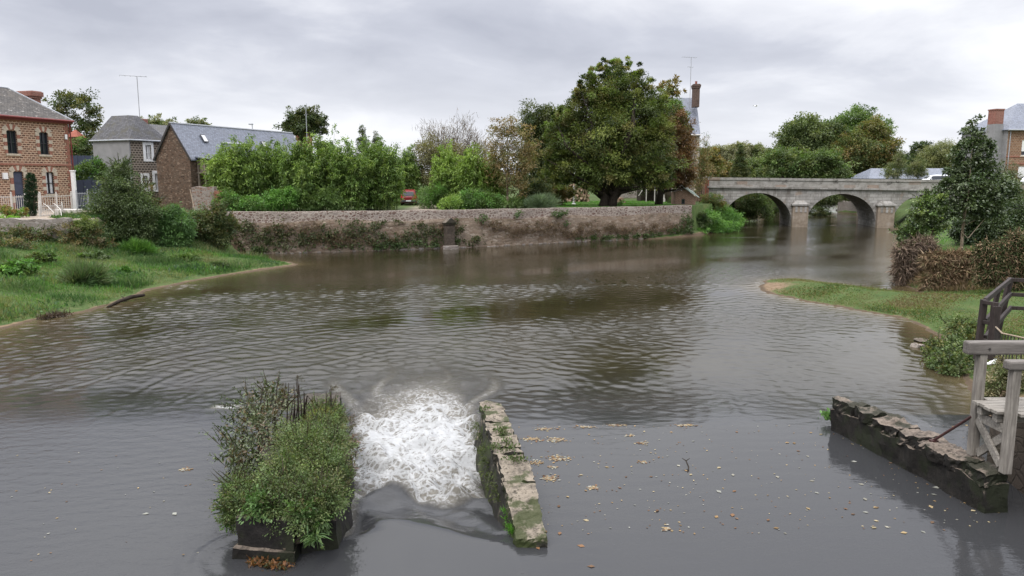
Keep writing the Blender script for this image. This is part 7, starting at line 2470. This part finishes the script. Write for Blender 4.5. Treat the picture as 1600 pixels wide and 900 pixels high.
    for nm, lb, px, py, z, n, s in (('pier_sprout', 'bright green leafy sprout at the far tip of the right pier', 1297, 650, 0.42, 260, 0.085), ('pier_sprout', 'tiny green sprout low on the flank of the right pier', 1343, 677, 0.30, 110, 0.05)):
        c = pz(px, py, z)
        r8 = root(nm, c, lb, 'plant', group='sprouts on the right pier')
        moss_tufts('foliage', [c], n, 0.085, 0.6, [(0.085, 0.17, 0.05), (0.11, 0.21, 0.06)], r8, 420 + n, s, 0.6, c)

    # ---- timber platform
    a, b_ = pz(1519, 712, 0.95), pz(1570, 741, 0.95)
    r = root('wooden_platform', (b_.x, b_.y, 0.95), 'weathered grey timber footbridge end with handrails and crossed braces on the right pier', 'platform')
    ax, ay = a.x - b_.x, a.y - b_.y
    zd = pd(1508, 622, a.y).z - 0.95            # deck height over the pier
    zra = pd(1510, 533, a.y).z - 0.95
    zrb = pd(1570, 563, b_.y).z - 0.95
    w = 0.145
    e = Vector((ax, ay, 0)).normalized()
    s = Vector((e.y, -e.x, 0))                 # towards +x
    if s.x < 0:
        s = -s
    def bx(m, c, du, dv, z0, z1):
        c = Vector((c[0], c[1], 0))
        p = [c - e * du - s * dv, c + e * du - s * dv, c + e * du + s * dv, c - e * du + s * dv]
        m.hexa([(q.x, q.y, z0) for q in p] + [(q.x, q.y, z1) for q in p])
    X = Vector((1, 0.02, 0)).normalized()
    for (cx, cy, zt_) in ((ax, ay, zra - 0.2), (0, 0, zrb - 0.15)):
        k = MB()
        bx(k, (cx, cy), w / 2, w / 2, 0.02, zt_)
        k.build('post', M['grey_post'], r, bevel=0.012)
        k = MB()
        bx(k, (cx + 2.6, cy + 0.05), w / 2, w / 2, -1.6, zt_)
        k.build('post', M['grey_post'], r, bevel=0.012)
    for (cx, cy, zt_, h, ww, x0) in ((ax, ay, zra, 0.235, 0.2, -0.30), (0, 0, zrb, 0.16, 0.2, -0.16)):
        k = MB()
        p, q = Vector((cx, cy, zt_ - h / 2)) + X * x0, Vector((cx, cy, zt_ - h / 2)) + X * 3.5
        k.beam(p, q, ww, h)
        o = k.build('handrail', M['rail_wood'], r, bevel=0.03)
    # bolt head on the far rail
    k = MB()
    c = Vector((ax, ay, zra - 0.12)) + X * 0.07
    k.tube([c + Vector((0, -0.104, 0)), c + Vector((0, -0.118, 0))], 0.02, 8)
    k.build('bolt', M['dark_metal'], r)
    # deck planks run out from the pier
    n = 6
    for i in range(n):
        t0, t1 = -0.10 + i * 1.16 / n, -0.10 + (i + 1) * 1.16 / n - 0.012
        p0, p1 = Vector((ax, ay, 0)) * t0, Vector((ax, ay, 0)) * t1
        x0 = -0.16 - 0.02 * (i % 3)
        # keep clear of the posts
        k = MB()
        pp = [p0 + X * (x0 if 0 < i < n - 1 else 0.11), p0 + X * 3.4, p1 + X * 3.4, p1 + X * (x0 if 0 < i < n - 1 else 0.11)]
        k.hexa([(q.x, q.y, zd - 0.055) for q in pp] + [(q.x, q.y, zd + 0.003 * (i % 2)) for q in pp])
        k.build('deck_plank', M['grey_wood'], r, bevel=0.006)
    for t in (0.25, 0.72):
        k = MB()
        p = Vector((ax, ay, 0)) * t
        k.beam(p + X * -0.12 + Vector((0, 0, zd - 0.14)), p + X * 3.3 + Vector((0, 0, zd - 0.14)), 0.12, 0.165)
        k.build('joist', M['grey_wood'], r, bevel=0.008)
    k = MB()
    k.beam(Vector((0, 0, zd - 0.31)) + e * 0.1, Vector((ax, ay, zd - 0.31)) - e * 0.1, 0.09, 0.16)
    k.build('cross_beam', M['grey_wood'], r, bevel=0.008)
    for (z0, z1, off) in ((0.12, zd - 0.36, -0.028), (zd - 0.42, 0.08, 0.03)):
        k = MB()
        k.beam(Vector((0, 0, z0)) + e * 0.09 + s * off, Vector((ax, ay, z1)) - e * 0.09 + s * off, 0.05, 0.145)
        k.build('brace', M['grey_wood'], r, bevel=0.008)
    c = pz(1459, 688, 0.97)
    t = Vector((ax + b_.x - 0.06, ay + b_.y + 0.02, 0.95 + zd - 0.35))
    o = root('iron_strut', c, 'rusty iron strut slanting from the timber post down to the right pier', 'strut')
    k = MB()
    k.tube([Vector((0, 0, 0)), t - c], 0.026, 8)
    k.build('bar', M['rust_metal'], o)
    k = MB()
    k.box(-0.07, 0.07, -0.05, 0.05, -0.03, 0.012)
    k.build('foot_plate', M['rust_metal'], o, bevel=0.005)
    # block wall under the platform at the picture edge
    stone_wall('platform_abutment', 'dark rough stone abutment under the wooden platform', [(9.2, 12.2), (9.6, 14.6)], -1.0, 1.55, -1.2, 'pier_dark', 0.03)

    # ---- dark timber fence on the spit
    D0, D1 = 21.4, 26.4
    nr, fr = at(1538, D0), at(1579, D1)
    g0, g1 = float(gz(*nr)), float(gz(*fr))
    r = root('dark_fence', (*nr, g0), 'dark brown timber post and rail fence on the grass behind the platform', 'fence')
    o = Vector((*nr, g0))
    def pole(p, q, ww=0.15):
        k = MB()
        k.beam(p - o, q - o, ww, ww, (0, 1, 0))
        k.build('post', M['dark_wood'], r, bevel=0.012)
    pole(pd(1526, 562, D0), pd(1538, 468, D0))
    pole(pd(1549, 562, D0 - 0.35), pd(1556, 478, D0 - 0.35), 0.19)
    pole(Vector((*fr, g1 - 0.1)), pd(1579, 434, D1), 0.16)
    m1 = at(1561, 24.0)
    pole(Vector((*m1, float(gz(*m1)) - 0.1)), pd(1561, 449, 24.0), 0.12)
    def rail(p, q, h=0.17, ww=0.06):
        k = MB()
        k.beam(p - o, q - o, ww, h)
        k.build('rail', M['dark_wood'], r, bevel=0.01)
    for y0, y1 in ((470, 437), (502, 460), (528, 481)):
        rail(pd(1539, y0, D0 + 0.05), pd(1579, y1, D1), 0.16, 0.09)
        rail(pd(1579, y1, D1 + 0.02), pd(1640, y1 + 3, D1 - 0.6), 0.13)
    for y0 in (472, 503, 532):
        rail(pd(1536, y0, D0 - 0.08), pd(1560, y0 + 4, D0 - 0.4), 0.11)
    # thin iron railing by the steps
    p0 = Vector((*at(1556, 18.8), 0))
    zt = [pd(1556, 511, 18.8), pd(1566, 521, 18.3), pd(1585, 525, 18.0), pd(1612, 531, 17.6), pd(1640, 534, 17.4)]
    r = root('iron_railing', (p0.x, p0.y, 0.9), 'thin dark iron railing with curved top rail behind the platform', 'railing')
    o = Vector((p0.x, p0.y, 0.9))
    k = MB()
    k.tube([q - o for q in zt], 0.022, 6)
    k.build('top_rail', M['bark_pale'], r, sm=True)
    k = MB()
    k.tube([q - o - Vector((0, 0, 0.66)) for q in zt], 0.014, 6)
    for i in range(17):
        t = i / 16 * 4
        j = min(3, int(t))
        q = zt[j].lerp(zt[j + 1], t - j)
        k.beam(q - o, q - o - Vector((0, 0, 0.72)), 0.018, 0.018)
    k.build('bars', M['dark_metal'], r)
    # stones and wood at the water's edge
    rng2 = random.Random(12)
    for px, py, sx, mt, lb in ((1441, 533, 0.26, 'shore_stone', 'dark flat stone lying in the shallows by the round leaved bush'), (1434, 541, 0.24, 'pale_rubble', 'pale wet stone in front of the dark flat stone'), (1557, 566, 0.14, 'bone_white', 'white stone beside the iron railing'), (1549, 568, 0.10, 'bone_white', 'smaller white stone beside the iron railing')):
        z = 0.02 if py < 560 else 1.32
        c = pz(px, py, z)
        bm = bmesh.new()
        bmesh.ops.create_icosphere(bm, subdivisions=3, radius=1)
        for v in bm.verts:
            v.co = Vector((v.co.x * sx, v.co.y * sx * 0.7, v.co.z * sx * 0.38)) + Vector((mn.noise(v.co * 1.3 + c), mn.noise(v.co * 1.3), mn.noise(v.co * 1.1 + c * 2))) * sx * 0.35
        me = bpy.data.meshes.new('stone')
        bm.to_mesh(me)
        bm.free()
        me.materials.append(M[mt])
        uvs(me)
        so = bpy.data.objects.new('stone', me)
        COL.objects.link(so)
        so.location = c
        tag(so, lb, 'stone')
    c = pz(196, 467, 0.1)
    k = MB()
    k.tube([pz(168, 480, 0.03) - c, pz(185, 471, 0.08) - c, pz(205, 464, 0.16) - c, pz(226, 461, 0.18) - c], [0.05, 0.08, 0.10, 0.07], 8)
    k.tube([pz(196, 467, 0.12) - c, pz(190, 463, 0.2) - c], [0.04, 0.02], 6)
    o = k.build('driftwood', M['bark_dark'], None, sm=True)
    o.location = c
    tag(o, 'dark driftwood branch lying along the left muddy shoreline', 'driftwood')
    c = pz(75, 495, 0.05)
    rr_ = root('shore_debris', c, 'small heap of dark twigs and clods on the left mud shore', 'debris')
    moss_tufts('foliage', [pz(66 + 5 * i, 496 - 0.8 * i, 0.09) for i in range(8)], 420, 0.22, 0.14, [(0.05, 0.035, 0.025), (0.09, 0.06, 0.04)], rr_, 430, 0.12, 0.1, c)
    c = pz(1074, 722, POOL)
    k = MB()
    k.tube([pz(1074, 742, POOL - 0.02) - c, pz(1076, 730, POOL + 0.03) - c, pz(1072, 720, POOL + 0.10) - c, pz(1066, 716, POOL + 0.13) - c], [0.012, 0.014, 0.012, 0.006], 6)
    k.tube([pz(1072, 720, POOL + 0.1) - c, pz(1078, 716, POOL + 0.14) - c], [0.01, 0.005], 5)
    o = k.build('drowned_twig', M['bark_dark'], None, sm=True)
    o.location = c
    tag(o, 'thin crooked black twig sticking out of the calm pool', 'twig')
    c = pz(181, 652, 0.03)
    bm = bmesh.new()
    bmesh.ops.create_icosphere(bm, subdivisions=3, radius=1)
    for v in bm.verts:
        v.co = Vector((v.co.x * 0.2, v.co.y * 0.12, v.co.z * 0.07)) + Vector((mn.noise(v.co), mn.noise(v.co * 1.2), mn.noise(v.co * 1.4))) * 0.04
    me = bpy.data.meshes.new('stone')
    bm.to_mesh(me)
    bm.free()
    me.materials.append(M['weir_black'])
    so = bpy.data.objects.new('stone', me)
    COL.objects.link(so)
    so.location = c
    tag(so, 'small black stone breaking the surface left of the overgrown pier', 'stone')


def f2(t, cum, C2, k):
    return float(np.interp(t * cum[-1], cum, [c[k] for c in C2]))


def floating_leaves():
    rng = np.random.default_rng(500)
    P, S = [], []
    rafts = [(832, 686, 16, 3), (868, 687, 16, 3.5), (873, 716, 17, 4), (838, 722, 9, 3), (859, 747, 11, 5), (927, 762, 9, 3), (862, 729, 7, 2), (985, 680, 7, 2), (1002, 692, 10, 2), (1042, 826, 5, 3), (915, 667, 18, 1.6), (960, 664, 18, 1.6), (1070, 664, 18, 1.6), (850, 670, 16, 2), (1005, 722, 7, 1.6), (290, 733, 9, 2.5)]
    for px, py, rx, ry in rafts:
        n = int(rx * ry * 1.7) + 6
        for _ in range(n):
            P.append((px + rng.normal() * rx * 0.5, py + rng.normal() * ry * 0.5))
            S.append(rng.uniform(0.03, 0.085))
    for _ in range(520):
        t = rng.random() ** 1.3
        px, py = rng.uniform(800, 1560), 664 + rng.random() ** 1.2 * 170
        P.append((px, py))
        S.append(rng.uniform(0.02, 0.06) if rng.random() < 0.9 else rng.uniform(0.08, 0.12))
    for _ in range(40):
        P.append((rng.uniform(20, 340), rng.uniform(690, 880)))
        S.append(rng.uniform(0.03, 0.07))
    for px, py in ((911, 812), (1127, 770), (1150, 766), (1145, 802), (838, 854), (914, 854), (1118, 809), (1470, 762), (1452, 789), (1042, 826), (783, 868), (930, 885), (1418, 832), (270, 801), (233, 802)):
        P.append((px, py))
        S.append(rng.uniform(0.1, 0.15))
    W = np.array([list(pz(px, py, POOL + 0.008)) for px, py in P])
    S = np.array(S)
    # nothing under or inside the piers
    ok = (W[:, 0] > -0.2 + 0.6 - (W[:, 1] - 10.4) * 0.15) | (W[:, 0] < -4.6 - (W[:, 1] - 11) * 0.16)
    crestz = POOL * (1 - smooth((W[:, 1] - (CREST - 0.02 * W[:, 0] + 0.1 * np.sin(W[:, 0] * 1.3)) + 0.3) / 4.5))
    W[:, 2] = crestz + 0.008
    ok &= W[:, 1] < 18.2
    W, S = W[ok], S[ok]
    n = len(W)
    a = rng.uniform(0, 2 * math.pi, n)
    D = np.stack([np.cos(a), np.sin(a), rng.normal(0, 0.03, n)], 1)
    N = np.stack([rng.normal(0, 0.05, n), rng.normal(0, 0.05, n), np.ones(n)], 1)
    cols = [(0.34, 0.22, 0.10), (0.42, 0.31, 0.16), (0.24, 0.13, 0.065), (0.45, 0.37, 0.22), (0.36, 0.34, 0.27), (0.30, 0.30, 0.26), (0.20, 0.12, 0.07)]
    o = leaf_mesh('floating_leaves', W, S, 0.62, D, N, pick(rng, cols, n) * rng.uniform(0.4, 0.95, (n, 1)), M['dead_leaf'], fold=0.04)
    tag(o, 'fallen autumn leaves drifting on the calm pool above the weir', 'leaves', kind='stuff')
# ================================================================== assemble
make_materials()
camera_and_light()
build_ground()
build_river()
brick_house()
slate_house()
stone_barn()
tall_house()
right_house()
bridge()
river_wall()
small_built()
build_trees()
scatter_grass()
wall_ivy()
weir()
floating_leaves()
